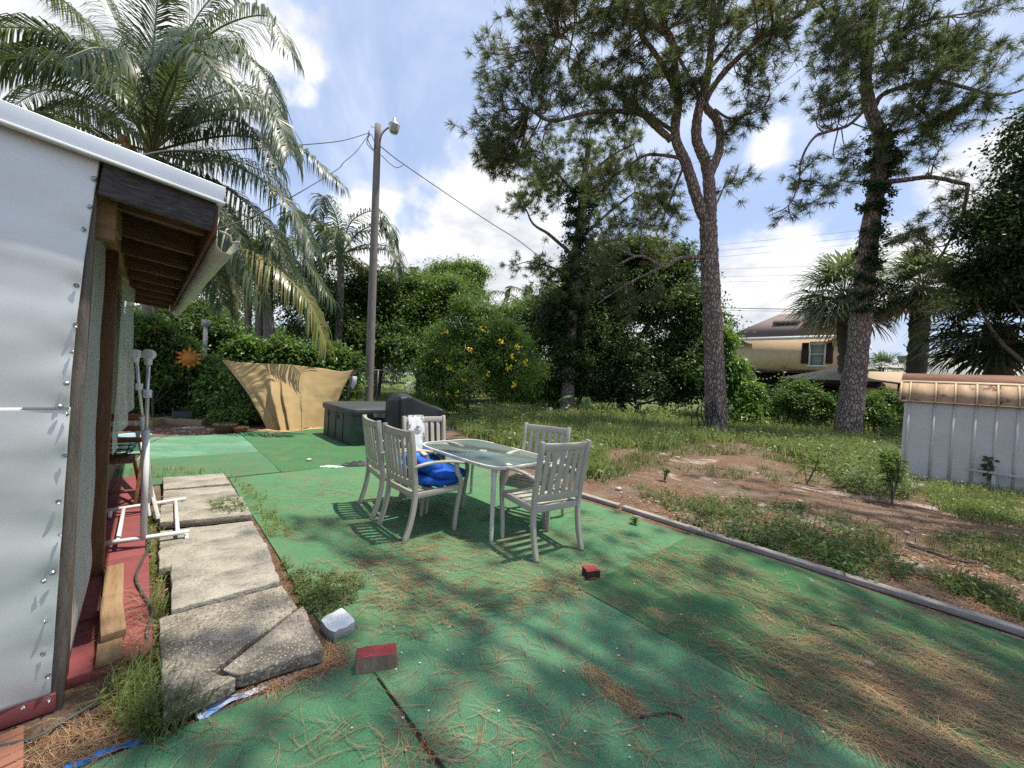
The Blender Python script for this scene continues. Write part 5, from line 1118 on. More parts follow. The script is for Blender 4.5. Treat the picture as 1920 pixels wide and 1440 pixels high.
# --- elephant ear
ELE = leafmat('elephant_ear_leaf', (.16, .27, .17), (.22, .34, .22), .3, .35, tcol=(.2, .35, .1))
p = gr(1075, 783); t = thing('elephant_ear_plant', 'elephant ear plant with huge pale leaves by the fence', 'plant', (p[0], p[1], 0))
for (x, y, w_, a, tl) in ((1100, 750, .52, -.4, .9), (1062, 742, .62, .9, .25), (1058, 760, .5, 2.4, .3), (1030, 766, .36, 3.0, .6), (1085, 775, .34, 4.2, .5), (1110, 772, .34, -.6, .4), (985, 765, .4, 2.9, 1.1)):
    c = at(x, y, p[1] - .1); S, T = np.meshgrid(np.linspace(-1, 1, 9), np.linspace(0, 1, 10), indexing='ij')
    wd = np.where(T < .25, .55 + T * 1.6, (1 - T) ** .7 * 1.18); X_ = S * wd * w_ * .42; Y_ = (T - .25 - .2 * np.abs(S) * (T < .25)) * w_; Z_ = -.12 * w_ * S ** 2 - .25 * w_ * T ** 2
    ca, sa = math.cos(a), math.sin(a); ct, st = math.cos(tl), math.sin(tl)
    Y2 = Y_ * ct + Z_ * st; Z2 = -Y_ * st + Z_ * ct
    V = np.stack([X_ * ca - Y2 * sa, X_ * sa + Y2 * ca, Z2], -1) + c - np.array([p[0], p[1], 0])
    g = MB(); g.grid(V); lf = g.build('leaf', ELE, t, smooth=True)
    g = MB(); g.tube(bez([(0, 0, 0), (c - p) * np.array([.6, .6, .7]), c - np.array([p[0], p[1], 0])], 8), .014, 6); g.build('stalk', LF['mid'], lf)

# --- palms
FRG = leafmat('palm_green', (.042, .072, .036), (.085, .120, .058), .25, .40, .45, c3=(.26, .22, .12), p3=.05)
FRY = leafmat('palm_yellow', (.15, .17, .045), (.25, .235, .075), .38, .32, .6, c3=(.38, .27, .13), p3=.10)
FRD = leafmat('palm_dead', (.20, .15, .085), (.30, .24, .15), .2, .6, .3)
RACH = M('frond_stalk', (.20, .21, .07), (.13, .14, .05), 4, .5)
def frond(t, pts, mat, Lm=.95, n=62, drop=.55, wid=.04, base=np.zeros(3), r0=.035, spread=.8):
    c = bez(pts, 40); rach = np.linspace(0, 1, 40)
    g = MB(); g.tube(c - base, np.linspace(r0, .007, 40), 6); st = g.build('stalk', RACH, t, smooth=True)
    tt = np.linspace(.14, .995, n); P_ = np.stack([np.interp(tt, rach, c[:, i]) for i in range(3)], 1); T_ = unit(np.gradient(P_, axis=0))
    S0 = unit(np.cross(T_, np.array([0, 0, 1.0]) + .001)); g = MB(); V = []; f = []
    for s in (-1, 1):
        m = len(tt); jit = rng.normal(0, .10, (m, 3)); L_ = Lm * (.34 + .66 * np.sin(math.pi * np.clip(tt * .86 + .08, 0, 1)) ** .6) * rng.uniform(.85, 1.1, m)
        d0 = unit(S0 * s * spread + T_ * (.45 + .5 * tt[:, None]) + np.array([0, 0, .10]) + jit)
        d1 = unit(d0 + np.array([0, 0, -1.0]) * drop * rng.uniform(.7, 1.5, (m, 1))); d2 = unit(d1 + np.array([0, 0, -1.0]) * drop * 1.3)
        w = unit(T_ - d0 * (T_ * d0).sum(1, keepdims=True)); w = unit(w + .35 * np.cross(d0, w))
        a = P_; b = a + d0 * (L_ * .35)[:, None]; c_ = b + d1 * (L_ * .35)[:, None]; e = c_ + d2 * (L_ * .30)[:, None]
        h = wid / 2
        V = np.stack([a - w * h * .5, a + w * h * .5, b - w * h, b + w * h, c_ - w * h * .8, c_ + w * h * .8, e], 1).reshape(-1, 3)
        k = np.arange(m)[:, None] * 7
        g.add(V, np.concatenate([k + np.array([0, 1, 3, 2]), k + np.array([2, 3, 5, 4])])) ; g.F.append(((k + np.array([4, 5, 6])) + g.n - len(V), 0))
    g.shift(-base); return g.build('frond', mat, t), st
def coconut(label, base, crown, fr, trunk_r=.14, Lm=.95, n=62, wid=.05, group=None):
    base = np.array([base[0], base[1], 0.]); t = thing('coconut_palm', label, 'palm tree', base, 0, group)
    c = np.array(crown); g = MB(); m = 40; pth = bez([(0, 0, -.05), (c - base) * np.array([.35, .35, .5]), c - base], m)
    g.tube(pth, np.linspace(trunk_r * 1.15, trunk_r * .8, m) * (1 + .05 * (np.arange(m) % 2)), 12); g.build('trunk', PALMB, t, smooth=True)
    for pts, mt, dr in fr:
        f_, s_ = frond(t, [c] + pts, mt, Lm, n, dr, wid, base)
        s_.parent = f_
    return t, c
Yc = 10.0
cr_ = at(284, 285, Yc)
def A3(*L_): return [at(x, y, Y) for x, y, Y in L_]
fr = [(A3((215, 150, 9.4), (110, 100, 8.8), (-60, 120, 8.4)), FRG, .9), (A3((225, 190, 9.0), (120, 125, 8.2), (0, 108, 7.6), (-120, 190, 7.2)), FRG, 1.1), (A3((222, 130, 10.4), (150, 30, 10.6), (60, -40, 10.8)), FRG, .6),
      (A3((280, 160, 9.9), (290, 60, 9.7), (300, -60, 9.5)), FRG, .35), (A3((320, 140, 10.2), (370, 30, 10.4), (440, -50, 10.6)), FRG, .4), (A3((330, 150, 9.8), (400, 60, 9.6), (500, 30, 9.4), (545, 95, 9.2)), FRG, .7),
      (A3((340, 170, 9.6), (420, 100, 9.2), (490, 130, 8.9), (530, 230, 8.8)), FRG, .8), (A3((345, 210, 10.4), (430, 170, 10.8), (500, 190, 11.2), (540, 260, 11.4)), FRG, .8), (A3((260, 170, 11), (230, 70, 11.8), (190, -20, 12.2)), FRG, .5),
      (A3((350, 235, 9.3), (430, 205, 8.7), (510, 215, 8.3), (545, 290, 8.1)), FRG, 1.0), (A3((360, 265, 10.0), (450, 255, 9.9), (560, 280, 9.8), (640, 345, 9.7)), FRG, 1.1), (A3((350, 300, 9.4), (440, 310, 9.0), (540, 380, 8.8), (590, 470, 8.7)), FRG, 1.1),
      (A3((345, 330, 10.2), (430, 390, 10.2), (540, 450, 10.2), (620, 560, 10.1)), FRG, 1.1), (A3((340, 350, 9.0), (420, 450, 8.6), (500, 490, 8.4), (575, 560, 8.3), (612, 640, 8.3)), FRY, 1.2), (A3((320, 330, 8.9), (400, 380, 8.3), (450, 460, 8.1), (490, 560, 8.1)), FRG, 1.1),
      (A3((220, 230, 10.6), (150, 200, 10.8), (70, 230, 11)), FRG, 1.0), (A3((200, 260, 9.6), (120, 230, 9.4), (30, 260, 9.2), (-40, 340, 9.2)), FRG, 1.1), (A3((330, 360, 11), (390, 450, 11.4), (450, 560, 11.6)), FRY, 1.0), (A3((300, 200, 8.9), (330, 130, 8.0), (370, 100, 7.2), (420, 150, 6.6)), FRG, .8),
      (A3((270, 200, 8.8), (240, 130, 7.9), (190, 90, 7.0), (120, 110, 6.4)), FRG, .9), (A3((310, 340, 10.6), (350, 430, 10.8), (372, 520, 10.9)), FRD, .8)]
fr += [(A3((300, 230, 9.2), (325, 170, 8.4), (345, 90, 7.8), (400, 70, 7.2)), FRG, .9), (A3((262, 220, 10.6), (250, 140, 11.2), (262, 60, 11.8)), FRG, .6), (A3((310, 210, 10.8), (335, 130, 11.6), (385, 80, 12.4), (450, 70, 13)), FRG, .9),
       (A3((360, 285, 10.8), (440, 300, 11.4), (520, 340, 12), (560, 410, 12.4)), FRG, 1.2), (A3((340, 320, 9.6), (420, 350, 9.3), (500, 420, 9.1), (555, 520, 9.0)), FRG, 1.2), (A3((330, 340, 9.9), (390, 420, 9.8), (470, 470, 9.7), (560, 520, 9.6), (600, 600, 9.6)), FRG, 1.2),
       (A3((235, 240, 10.2), (170, 190, 10.4), (80, 170, 10.6), (-20, 230, 10.8)), FRG, 1.1), (A3((240, 200, 9.4), (170, 120, 8.8), (90, 60, 8.4), (-20, 50, 8.2)), FRG, 1.0), (A3((330, 250, 9.7), (400, 225, 9.5), (470, 240, 9.3), (520, 310, 9.2)), FRG, 1.1), (A3((300, 330, 9.2), (350, 390, 8.9), (390, 470, 8.8), (420, 570, 8.7)), FRG, 1.2)]
fr = [(a, b, c * 1.6) for a, b, c in fr]
pt, _ = coconut('tall coconut palm with drooping fronds rising behind the building', at(277, 700, Yc + .2)[:2], cr_, fr, .145, 1.12, 112, .032)
NUT = M('green_gold_coconut', (.26, .16, .05), (.20, .17, .06), 3, .5)
g = MB(); g.lathe([(0, -.13), (.08, -.10), (.115, 0), (.08, .10), (0, .13)], 12); nut = None
for (x, y, Y) in ((262, 300, 9.6), (300, 303, 9.5), (280, 318, 9.5), (248, 285, 9.8), (232, 262, 9.6), (240, 278, 9.5)):
    o = nut.copy() if nut else g.build('coconut', NUT, pt, smooth=True)
    if nut: C.objects.link(o); o.parent = pt
    nut = nut or o; o.location = at(x, y, Y) - np.array(pt.location)
def autofronds(c, n, L_, Y0, mats, up=.9, seed=0):
    r = np.random.default_rng(seed); out = []
    for i in range(n):
        az = i * 2.399 + r.uniform(-.3, .3); el = 1.35 - 1.9 * (i / n) + r.uniform(-.15, .15); L2 = L_ * r.uniform(.8, 1.1)
        d = np.array([math.cos(az), math.sin(az), 0]); p1 = c + (d * math.cos(el) + np.array([0, 0, math.sin(el)])) * L2 * .4
        p2 = c + d * L2 * (.35 + .45 * math.cos(el)) + np.array([0, 0, math.sin(el) * L2 * .62 - .10 * L2]); p3 = c + d * L2 * (.42 + .50 * max(0, math.cos(el))) + np.array([0, 0, math.sin(el) * L2 * .66 - .38 * L2])
        out.append(([p1, p2, p3], mats[i % len(mats)] if i < n * .85 else FRD, .7))
    return out
c2 = at(640, 475, 17.5); coconut('coconut palm with upright fronds left of the utility pole', at(632, 720, 17.5)[:2], c2, autofronds(c2, 18, 3.6, 17.5, [FRG], seed=3), .17, .85, 44, .06)
c2 = at(786, 545, 32); coconut('distant palm top poking above the dark rounded trees', at(786, 700, 32)[:2], c2, autofronds(c2, 12, 4.2, 32, [FRG], seed=5), .17, .9, 30, .09)
c2 = at(985, 575, 34); coconut('distant palm crown left of the vine wrapped pine', at(985, 700, 34)[:2], c2, autofronds(c2, 12, 4.0, 34, [FRG], seed=8), .17, .9, 30, .09)

SABB = M('sabal_bark', (.16, .135, .115), (.07, .058, .05), 7, .95, bump=1.0, bscale=12, stretch=(2, 2, 1.6))
FANG = leafmat('fan_green', (.050, .078, .034), (.095, .125, .055), .25, .34, .55)
FANL = leafmat('fan_pale', (.16, .19, .10), (.24, .26, .14), .25, .4, .5)
FANK = leafmat('fan_dark', (.018, .030, .016), (.042, .058, .03), .15, .36, .5)
def fan(t, c, d, pet, Lr, mat, base, nseg=26, name='fan_leaf'):
    """one palmate leaf: petiole along d, then segments spread in a folded fan"""
    d = unit(np.array(d, float)[None])[0]; end = c + d * pet + np.array([0, 0, -.18 * pet]); fw = unit((d + np.array([0, 0, -.55]))[None])[0]
    sd = unit(np.cross(fw, [0, 0, 1.0])[None])[0]; up = np.cross(sd, fw)
    g = MB(); g.tube(bez([c, c + d * pet * .6, end], 7) - base, .016, 5)
    th = np.linspace(-2.1, 2.1, nseg) + rng.normal(0, .03, nseg); L_ = Lr * (.72 + .28 * np.cos(th)) * rng.uniform(.9, 1.08, nseg)
    dd = unit(np.cos(th)[:, None] * fw + np.sin(th)[:, None] * sd + up * (.22 * np.cos(th * 1.0)[:, None] + .10 * (np.arange(nseg) % 2)[:, None]) + rng.normal(0, .05, (nseg, 3)))
    d1 = unit(dd + np.array([0, 0, -.35])); d2 = unit(dd + np.array([0, 0, -1.1])); w = unit(np.cross(dd, up)); h = .046
    a = np.repeat(end[None], nseg, 0); b = a + dd * (L_ * .5)[:, None]; c_ = b + d1 * (L_ * .28)[:, None]; e = c_ + d2 * (L_ * .24)[:, None]
    V = np.stack([a - w * .008, a + w * .008, b - w * h, b + w * h, c_ - w * h * .6, c_ + w * h * .6, e], 1).reshape(-1, 3) - base; k = np.arange(nseg)[:, None] * 7
    g.add(V, np.concatenate([k + np.array([0, 1, 3, 2]), k + np.array([2, 3, 5, 4])])); g.F.append((k + np.array([4, 5, 6]) + g.n - len(V), 0))
    return g.build(name, mat, t)
def sabal(label, base, crown, R_, tr, mats, n=34, seed=1, dead=4):
    base = np.array([base[0], base[1], 0.]); c = np.array(crown); t = thing('sabal_palm', label, 'palm tree', base); r = np.random.default_rng(seed)
    g = MB(); m = 44; pth = bez([(0, 0, -.05), (c - base) * .5 + np.array([.05, 0, 0]), c - base], m); g.tube(pth, tr * (1 + .14 * (np.arange(m) % 2) + .05 * r.normal(size=m)), 10); g.build('trunk', SABB, t)
    for k in range(40):                                # old leaf bases standing off the trunk
        q = pth[r.integers(m // 3, m)]; a = r.uniform(0, 6.28); d = np.array([math.cos(a), math.sin(a), 1.2]); g = MB(); g.bar(q + d * tr * .6, q + d * tr * 1.5, .07, .03); g.build('leaf_base', SABB, t) if k < 18 else None
    for i in range(n):
        az = i * 2.399 + r.uniform(-.3, .3); el = 1.4 - 2.15 * (i / n) + r.uniform(-.15, .15)
        d = (math.cos(az) * math.cos(el), math.sin(az) * math.cos(el), math.sin(el)); mt = mats[r.integers(len(mats))] if i < n - dead else FRD
        fan(t, c, d, R_ * .46 * r.uniform(.8, 1.1), R_ * .50 * r.uniform(.85, 1.1), mt, base)
    return t
sabal('sabal palm with a round fan crown beside the leaning pine', at(1596, 745, 20.5)[:2], at(1584, 552, 20.5), 3.5, .40, [FANG, FANG, FANG, FANL], 60, 1)
sabal('sabal palm with pale ragged fronds right of the leaning pine', at(1711, 760, 18.5)[:2], at(1728, 540, 18.5), 2.6, .34, [FANG, FANL], 50, 2, 10)
sabal('dark sabal palm standing behind the metal shed', at(1872, 760, 14.8)[:2], at(1872, 615, 14.8), 3.0, .36, [FANK], 60, 3, 0)
sabal('little far sabal palm in front of the distant pale house', at(1668, 745, 42)[:2], at(1652, 690, 42), 2.8, .25, [FANL, FANG], 24, 4, 2)

# --- banyan / strangler fig trunk behind the tarp
p = gr(490, 742); p = at(485, 700, 16.5); t = thing('strangler_fig', 'strangler fig with hanging grey roots behind the tan tarp', 'tree', (p[0], p[1], 0))
RT = M('grey_fig_roots', (.27, .23, .20), (.14, .115, .10), 6, .9, bump=.5, bscale=20, stretch=(3, 3, .5), stains=[((.24, .10, .07), 3, .62, .75, (2, 2, .4))])
bpos = np.array([p[0], p[1], 0])
for (x0, x1, r_) in ((465, 462, .10), (478, 488, .16), (492, 498, .18), (505, 500, .12), (452, 440, .07), (515, 508, .06), (485, 470, .08)):
    a = at(x0, 720, 16.4 + rng.uniform(-.3, .3)); a[2] = 0; b = at(x1, 520, 16.6 + rng.uniform(-.3, .3)); m_ = (a + b) / 2 + rng.normal(0, .12, 3); g = MB(); g.tube(bez([a, m_, b], 14) - bpos, np.linspace(r_ * 1.5, r_, 14), 8); g.build('root', RT, t, smooth=True)
g = MB(); g.tube(bez([at(470, 690, 16.6), at(430, 620, 16.4), at(418, 588, 16.2), at(395, 580, 16.0)], 14) - bpos, np.linspace(.16, .07, 14), 8); g.build('limb', RT, t, smooth=True)
g = MB(); leafcloud(g, [pxb(480, 500, 70, 50, 17.5, 2), pxb(560, 560, 70, 60, 18, 2), pxb(420, 470, 40, 40, 17, 1.5), pxb(600, 610, 60, 50, 18, 1.6)], 520, 46, .4, .15, .08); g.shift(-bpos); g.build('crown', LF['dark'], t)

# --- pines
PN = leafmat('pine_needles', (.072, .098, .048), (.135, .162, .082), .34, .5, .22, c3=(.26, .14, .07), p3=.05)
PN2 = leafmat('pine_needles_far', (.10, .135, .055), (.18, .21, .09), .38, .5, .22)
def pine(label, base, trunk, limbs, clusters, needle_mat, nl=.27, nw=.0095, per=56, tips=9, seed=0, leafless=(), name='pine_tree', rr=(.16, .05)):
    r = np.random.default_rng(seed); base = np.array([base[0], base[1], 0.]); t = thing(name, label, 'pine tree', base)
    sk = []
    for k, (pts, r0, r1) in enumerate(trunk + limbs):
        q = [at(*a) for a in pts]
        if k == 0: q[0][2] = -.06
        n = 10 * len(q); c = bez(q, n); rad_ = np.linspace(r0, r1, n)
        if k == 0: rad_ = rad_ * (1 + .22 * np.exp(-np.linspace(0, 1, n) * 18))
        c = c + np.c_[.02 * vnoise(np.arange(n) * .35, np.full(n, k * 1.0), 1, k), .0 * rad_, .015 * vnoise(np.arange(n) * .3, np.full(n, k * 2.0), 1, k + 5)] * (0 if k == 0 else 1)
        g = MB(); m = 14 if k < len(trunk) else 8
        g.tube(c - base, rad_ * (1 + .04 * r.normal(size=n)), m, flute=1 + .05 * r.normal(size=m)); g.build('trunk' if k < len(trunk) else 'limb', PBARK, t, smooth=True)
        sk.append(c[n // 4 if k == 0 else 0:])
    sk = np.concatenate(sk)
    tw = MB(); TP, TD = [], []
    for (x, y, rx, ry, Y, dY, n) in clusters:
        n = int(n * 1.3)
        c = at(x, y, Y); s = Y / F; m = max(2, n // tips)
        ns = r.normal(size=(m, 3)) * .55; ns = np.clip(ns, -1.2, 1.2)
        nd = c + ns * np.array([rx * s, dY, ry * s])
        for q in nd:
            dist = np.linalg.norm(sk - q, axis=1); a = sk[dist.argmin()]; L_ = dist.min()
            if L_ > 4.5: a = q + (a - q) * 4.5 / L_; L_ = 4.5
            mid = (a + q) / 2 + r.normal(size=3) * .10 * L_ - np.array([0, 0, .10 * L_]); pth = bez([a, mid, q], 7)
            tw.tube(pth - base, np.linspace(min(.05, .014 + .012 * L_), .010, 7), 4, cap=False)
            k = tips; e = q + r.normal(size=(k, 3)) * np.array([rr[0] * 2.3, rr[0] * 2.3, rr[0] * 1.7]) + np.array([0, 0, rr[1]])
            for z in e:
                st = pth[r.integers(3, 7)]; mm = (st + z) / 2 - np.array([0, 0, .05]); tw.tube(np.array([st, mm, z]) - base, [.009, .007, .005], 3, cap=False)
                TP.append(z); TD.append(unit(((z - st) + np.array([0, 0, .25 * np.linalg.norm(z - st)]))[None])[0])
    tw.build('twigs', PBARK, t)
    TP = np.array(TP); TD = np.array(TD); n = len(TP)
    P_ = np.repeat(TP, per, 0) - np.repeat(TD, per, 0) * (r.random(n * per) * .16)[:, None]; D_ = unit(np.repeat(TD, per, 0) * .75 + unit(r.normal(size=(n * per, 3))) + np.array([0, 0, -.12]))
    S_ = unit(np.cross(D_, unit(r.normal(size=(n * per, 3))))); L_ = nl * r.uniform(.65, 1.1, n * per)[:, None]
    mid = P_ + D_ * L_ * .6; tip = P_ + D_ * L_ + np.array([0, 0, -.10]) * L_
    V = np.stack([P_ - S_ * nw / 2, P_ + S_ * nw / 2, mid + S_ * nw / 2, tip, mid - S_ * nw / 2], 1).reshape(-1, 3) - base
    g = MB(); g.add(V, np.arange(len(V)).reshape(-1, 5)); g.build('needles', needle_mat, t)
    return t, base
# tall forked pine right of centre
Y1 = 13.5
def a_(*pts, Y=Y1): return [(x, y, Y + (q[0] if q else 0)) for (x, y, *q) in pts]
p1, b1_ = pine('tall forked pine with rough bark right of the table', at(1343, 815, Y1)[:2],
    [(a_((1344, 818), (1340, 700), (1336, 600), (1331, 500), (1328, 415)), .345, .27),
     (a_((1328, 425), (1305, 365), (1288, 310), (1266, 255), (1272, 195), (1266, 140), (1262, 85, -.3), (1240, 40, -.5)), .20, .09),
     (a_((1330, 425), (1332, 370), (1325, 310), (1306, 260), (1312, 200), (1325, 150), (1334, 80), (1338, -20)), .23, .09)],
    [(a_((1330, 330), (1350, 275, .2), (1344, 225, .2), (1322, 195, .1), (1345, 152), (1380, 112, -.4), (1430, 70, -.8), (1510, 20, -1.2)), .16, .06),
     (a_((1258, 262), (1225, 232, -.3), (1195, 212, -.6), (1110, 210, -.9), (1035, 226, -1.1), (992, 205, -1.2)), .11, .04),
     (a_((1284, 300), (1262, 294, .1), (1215, 290, .3), (1180, 310, .6), (1120, 350, .8)), .07, .03), (a_((1245, 60, -.5), (1215, 40, -.8), (1160, 12, -1.2), (1090, 40, -1.6), (1020, 90, -1.9)), .10, .03),
     (a_((1272, 180), (1235, 110, -.6), (1200, 60, -1), (1205, 10, -1.3), (1160, -30, -1.6)), .10, .04), (a_((1320, 200), (1285, 130), (1240, 60, .4), (1200, 55, .6)), .07, .03),
     (a_((1340, 205), (1370, 222, -.2), (1410, 212, -.4), (1446, 195, -.5)), .045, .02), (a_((1334, 482), (1275, 484, -.4), (1245, 500, -.6), (1200, 480, -.8), (1150, 500, -1)), .085, .03), (a_((1245, 498, -.6), (1180, 530, -.8), (1120, 570, -1)), .04, .018),
     (a_((1330, 130), (1390, 60, .6), (1460, 20, 1)), .07, .03), (a_((1285, 300), (1255, 380, .4), (1230, 440, .6)), .05, .02), (a_((1335, 400), (1362, 340, .3), (1375, 310, .4)), .035, .015), (a_((1266, 250), (1180, 190, .8), (1100, 130, 1.4), (1000, 60, 1.8)), .07, .03)],
    [(985, 100, 55, 45, 12.2, .8, 90), (950, 200, 42, 30, 12.4, .6, 55), (1030, 190, 40, 30, 12.5, .6, 40), (925, 262, 38, 32, 12.5, .6, 50), (985, 285, 60, 36, 12.7, .8, 80), (1060, 60, 70, 50, 12, 1, 100), (1150, 30, 70, 45, 12.2, 1, 90), (1240, 25, 70, 45, 13, 1, 90), (1340, 40, 70, 55, 13.4, 1, 100), (1430, 40, 65, 50, 12.8, 1, 90), (1180, 140, 60, 45, 13, .9, 70),
     (1215, 190, 40, 35, 12.6, .7, 50), (1110, 200, 50, 26, 12.6, .6, 45), (1100, 130, 45, 40, 13.6, .9, 40), (1410, 130, 40, 35, 13, .7, 35), (1425, 205, 28, 24, 13, .5, 28), (1400, 235, 22, 20, 13.2, .4, 16), (1365, 325, 18, 24, 13.8, .4, 20), (1280, 165, 26, 40, 12.8, .6, 30), (1130, 340, 55, 35, 14, .8, 50), (1215, 340, 50, 40, 14, .8, 40), (1240, 420, 45, 45, 13.9, .7, 36), (1160, 420, 50, 40, 13.6, .8, 40), (1130, 500, 50, 30, 12.6, .6, 34), (1190, 560, 50, 30, 12.8, .6, 22), (1080, -40, 140, 50, 11, 1.5, 110), (1350, -50, 160, 60, 11.6, 1.6, 140)],
    PN, seed=2, nl=.31, nw=.0105, per=50)
g = MB(); leafcloud(g, [pxb(1270, 195, 14, 40, 13.2, .3), pxb(1262, 120, 12, 26, 13, .3), pxb(1195, 212, 26, 14, 12.8, .3), pxb(1310, 175, 12, 24, 13.4, .25)], 90, 40, .14, .16, .02, .9, .5); g.shift(-b1_); g.build('epiphytes', PN, p1)
# second pine behind, wrapped in vine
Y2 = 18.0
p2, b2_ = pine('pine wrapped in dark vine standing behind the tall forked pine', at(1062, 800, Y2)[:2],
    [(a_((1062, 800), (1066, 700), (1072, 600), (1080, 480), (1088, 420), (1095, 340), (1105, 270), Y=Y2), .34, .12)],
    [(a_((1075, 480), (1030, 440), (1000, 420), (985, 390), Y=Y2), .09, .03), (a_((1085, 450), (1140, 400), (1190, 360), Y=Y2), .09, .03), (a_((1092, 380), (1040, 320), (1000, 290), Y=Y2), .08, .03), (a_((1100, 330), (1150, 290), (1190, 270), Y=Y2), .07, .03), (a_((1078, 520), (1030, 500), (990, 490), Y=Y2), .06, .02), (a_((1084, 470), (1160, 450), (1220, 470), Y=Y2), .07, .025)],
    [(1010, 300, 60, 40, 18, 1, 90), (1090, 260, 60, 36, 18, 1, 90), (1160, 280, 50, 40, 18, 1, 70), (980, 380, 36, 26, 18, .8, 40), (1010, 350, 50, 40, 17.6, 1, 60), (1150, 350, 60, 45, 18.2, 1, 90), (1060, 350, 50, 40, 18.4, 1, 60), (960, 290, 34, 34, 18.3, .8, 40), (1000, 500, 40, 30, 17.6, .8, 50), (1200, 410, 50, 40, 18.4, 1, 70), (1110, 440, 60, 40, 17.4, 1, 60), (1230, 470, 40, 30, 18, .8, 40), (1035, 560, 40, 50, 17.4, .8, 40)],
    PN2, nl=.28, nw=.012, per=46, seed=4)
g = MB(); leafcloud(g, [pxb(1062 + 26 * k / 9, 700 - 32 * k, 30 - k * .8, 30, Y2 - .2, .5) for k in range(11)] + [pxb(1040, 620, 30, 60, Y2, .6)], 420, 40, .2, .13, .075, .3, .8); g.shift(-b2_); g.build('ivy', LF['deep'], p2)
# third pine, leaning, right
Y3 = 15.1
p3, b3_ = pine('leaning ivy clad pine in front of the tan house', at(1590, 822, Y3)[:2],
    [(a_((1589, 826), (1598, 740), (1606, 680), (1616, 580), (1626, 480), (1636, 400), (1650, 320), (1654, 265), (1632, 205), (1624, 140), (1634, 60), (1642, -40), Y=Y3), .40, .12)],
    [(a_((1648, 345), (1690, 338, -.3), (1750, 333, -.6), (1815, 346, -1)), .11, .07) if False else (a_((1648, 345), (1690, 338, -.3), (1750, 333, -.6), (1815, 346, -1), Y=Y3), .11, .06), (a_((1815, 346, -1), (1805, 400, -1.2), (1770, 470, -1.4), (1735, 520, -1.5), Y=Y3), .06, .02), (a_((1640, 200), (1660, 175), (1740, 152, -.5), (1800, 162, -.9), (1880, 178, -1.3), (1960, 150, -1.6), Y=Y3), .10, .03),
     (a_((1652, 262), (1690, 215, -.4), (1730, 185, -.6), (1770, 110, -.8), Y=Y3), .07, .03), (a_((1630, 195), (1590, 235, -.3), (1530, 255, -.5), (1503, 300, -.6), (1497, 345, -.6), (1478, 385, -.7), (1440, 405, -.7), Y=Y3), .065, .012), (a_((1628, 120), (1580, 60, -.4), (1540, 10, -.6), Y=Y3), .06, .03), (a_((1632, 90), (1700, 50, -.6), (1780, 30, -1), Y=Y3), .07, .03), (a_((1648, 380), (1664, 352), (1668, 340), Y=Y3), .05, .03)],
    [(1620, 40, 70, 50, 14.6, 1, 110), (1700, 50, 70, 50, 14.3, 1, 100), (1780, 60, 55, 50, 14, 1, 70), (1560, 60, 50, 50, 14.4, .9, 60), (1570, 150, 45, 40, 14.6, .8, 60), (1640, 130, 60, 40, 14.4, .8, 60), (1740, 140, 60, 40, 14.2, .8, 70), (1830, 120, 50, 40, 13.8, .8, 60), (1560, 210, 34, 26, 14.6, .6, 40), (1690, 240, 60, 34, 14.4, .8, 60), (1760, 225, 50, 34, 14.2, .8, 60), (1640, 300, 44, 30, 14.8, .6, 44), (1700, 290, 40, 26, 14.6, .6, 36), (1505, 330, 24, 28, 14.5, .4, 22), (1500, 400, 14, 24, 14.4, .3, 10), (1560, 340, 26, 20, 14.7, .4, 14), (1850, 190, 40, 30, 13.7, .6, 30), (1800, 380, 40, 30, 13.8, .7, 34), (1740, 430, 36, 34, 13.6, .7, 26), (1700, 470, 26, 26, 13.6, .5, 14), (1780, 490, 50, 36, 13.5, .8, 34), (1640, -50, 150, 50, 13.6, 1.4, 130), (1850, 20, 40, 30, 13.6, .8, 30)],
    PN, seed=6, nl=.31, nw=.0105, per=50)
g = MB(); leafcloud(g, [pxb(1620 + 34 * k / 9, 575 - 34 * k, 13 + 9 * (k > 5), 22, Y3 - .2, .36) for k in range(10)], 230, 36, .14, .11, .07, .3, .85); g.shift(-b3_); g.build('ivy', LF['deep'], p3)
# pine whose boughs hang over the yard from beyond the right edge of view: it casts the dappled shade
def overhead(label, base, H_, crown_c, crown_r, n, seed):
    r = np.random.default_rng(seed); base = np.array([base[0], base[1], 0.]); t = thing('pine_tree', label, 'pine tree', base); cc = np.array(crown_c) - base
    top = np.array([cc[0] * .55, cc[1] * .55, H_]); pth = bez([(0, 0, -.05), top * np.array([.3, .3, .5]), top], 24); g = MB(); g.tube(pth, np.linspace(.34, .12, 24), 12); g.build('trunk', PBARK, t, smooth=True)
    tw = MB(); TP = []
    for k in range(n):
        q = cc + np.clip(r.normal(size=3) * .6, -1.15, 1.15) * np.array(crown_r); a = pth[r.integers(12, 24)]; m_ = (a + q) / 2 + np.array([0, 0, .5]); c = bez([a, m_, q], 8)
        tw.tube(c, np.linspace(.06, .014, 8), 5, cap=False)
        for z in q + r.normal(size=(11, 3)) * np.array([.42, .42, .28]): tw.tube(np.array([c[r.integers(5, 8)], z]), [.01, .006], 3, cap=False); TP.append(z)
    tw.build('twigs', PBARK, t); TP = np.array(TP); per = 44; m = len(TP) * per
    P_ = np.repeat(TP, per, 0); D_ = unit(r.normal(size=(m, 3)) + np.array([0, 0, .2])); S_ = unit(np.cross(D_, r.normal(size=(m, 3)))); L_ = .24 * r.uniform(.7, 1.1, m)[:, None]; w = .013
    V = np.stack([P_ - S_ * w / 2, P_ + S_ * w / 2, P_ + D_ * L_], 1).reshape(-1, 3); g = MB(); g.add(V, np.arange(len(V)).reshape(-1, 3)); g.build('needles', PN, t)
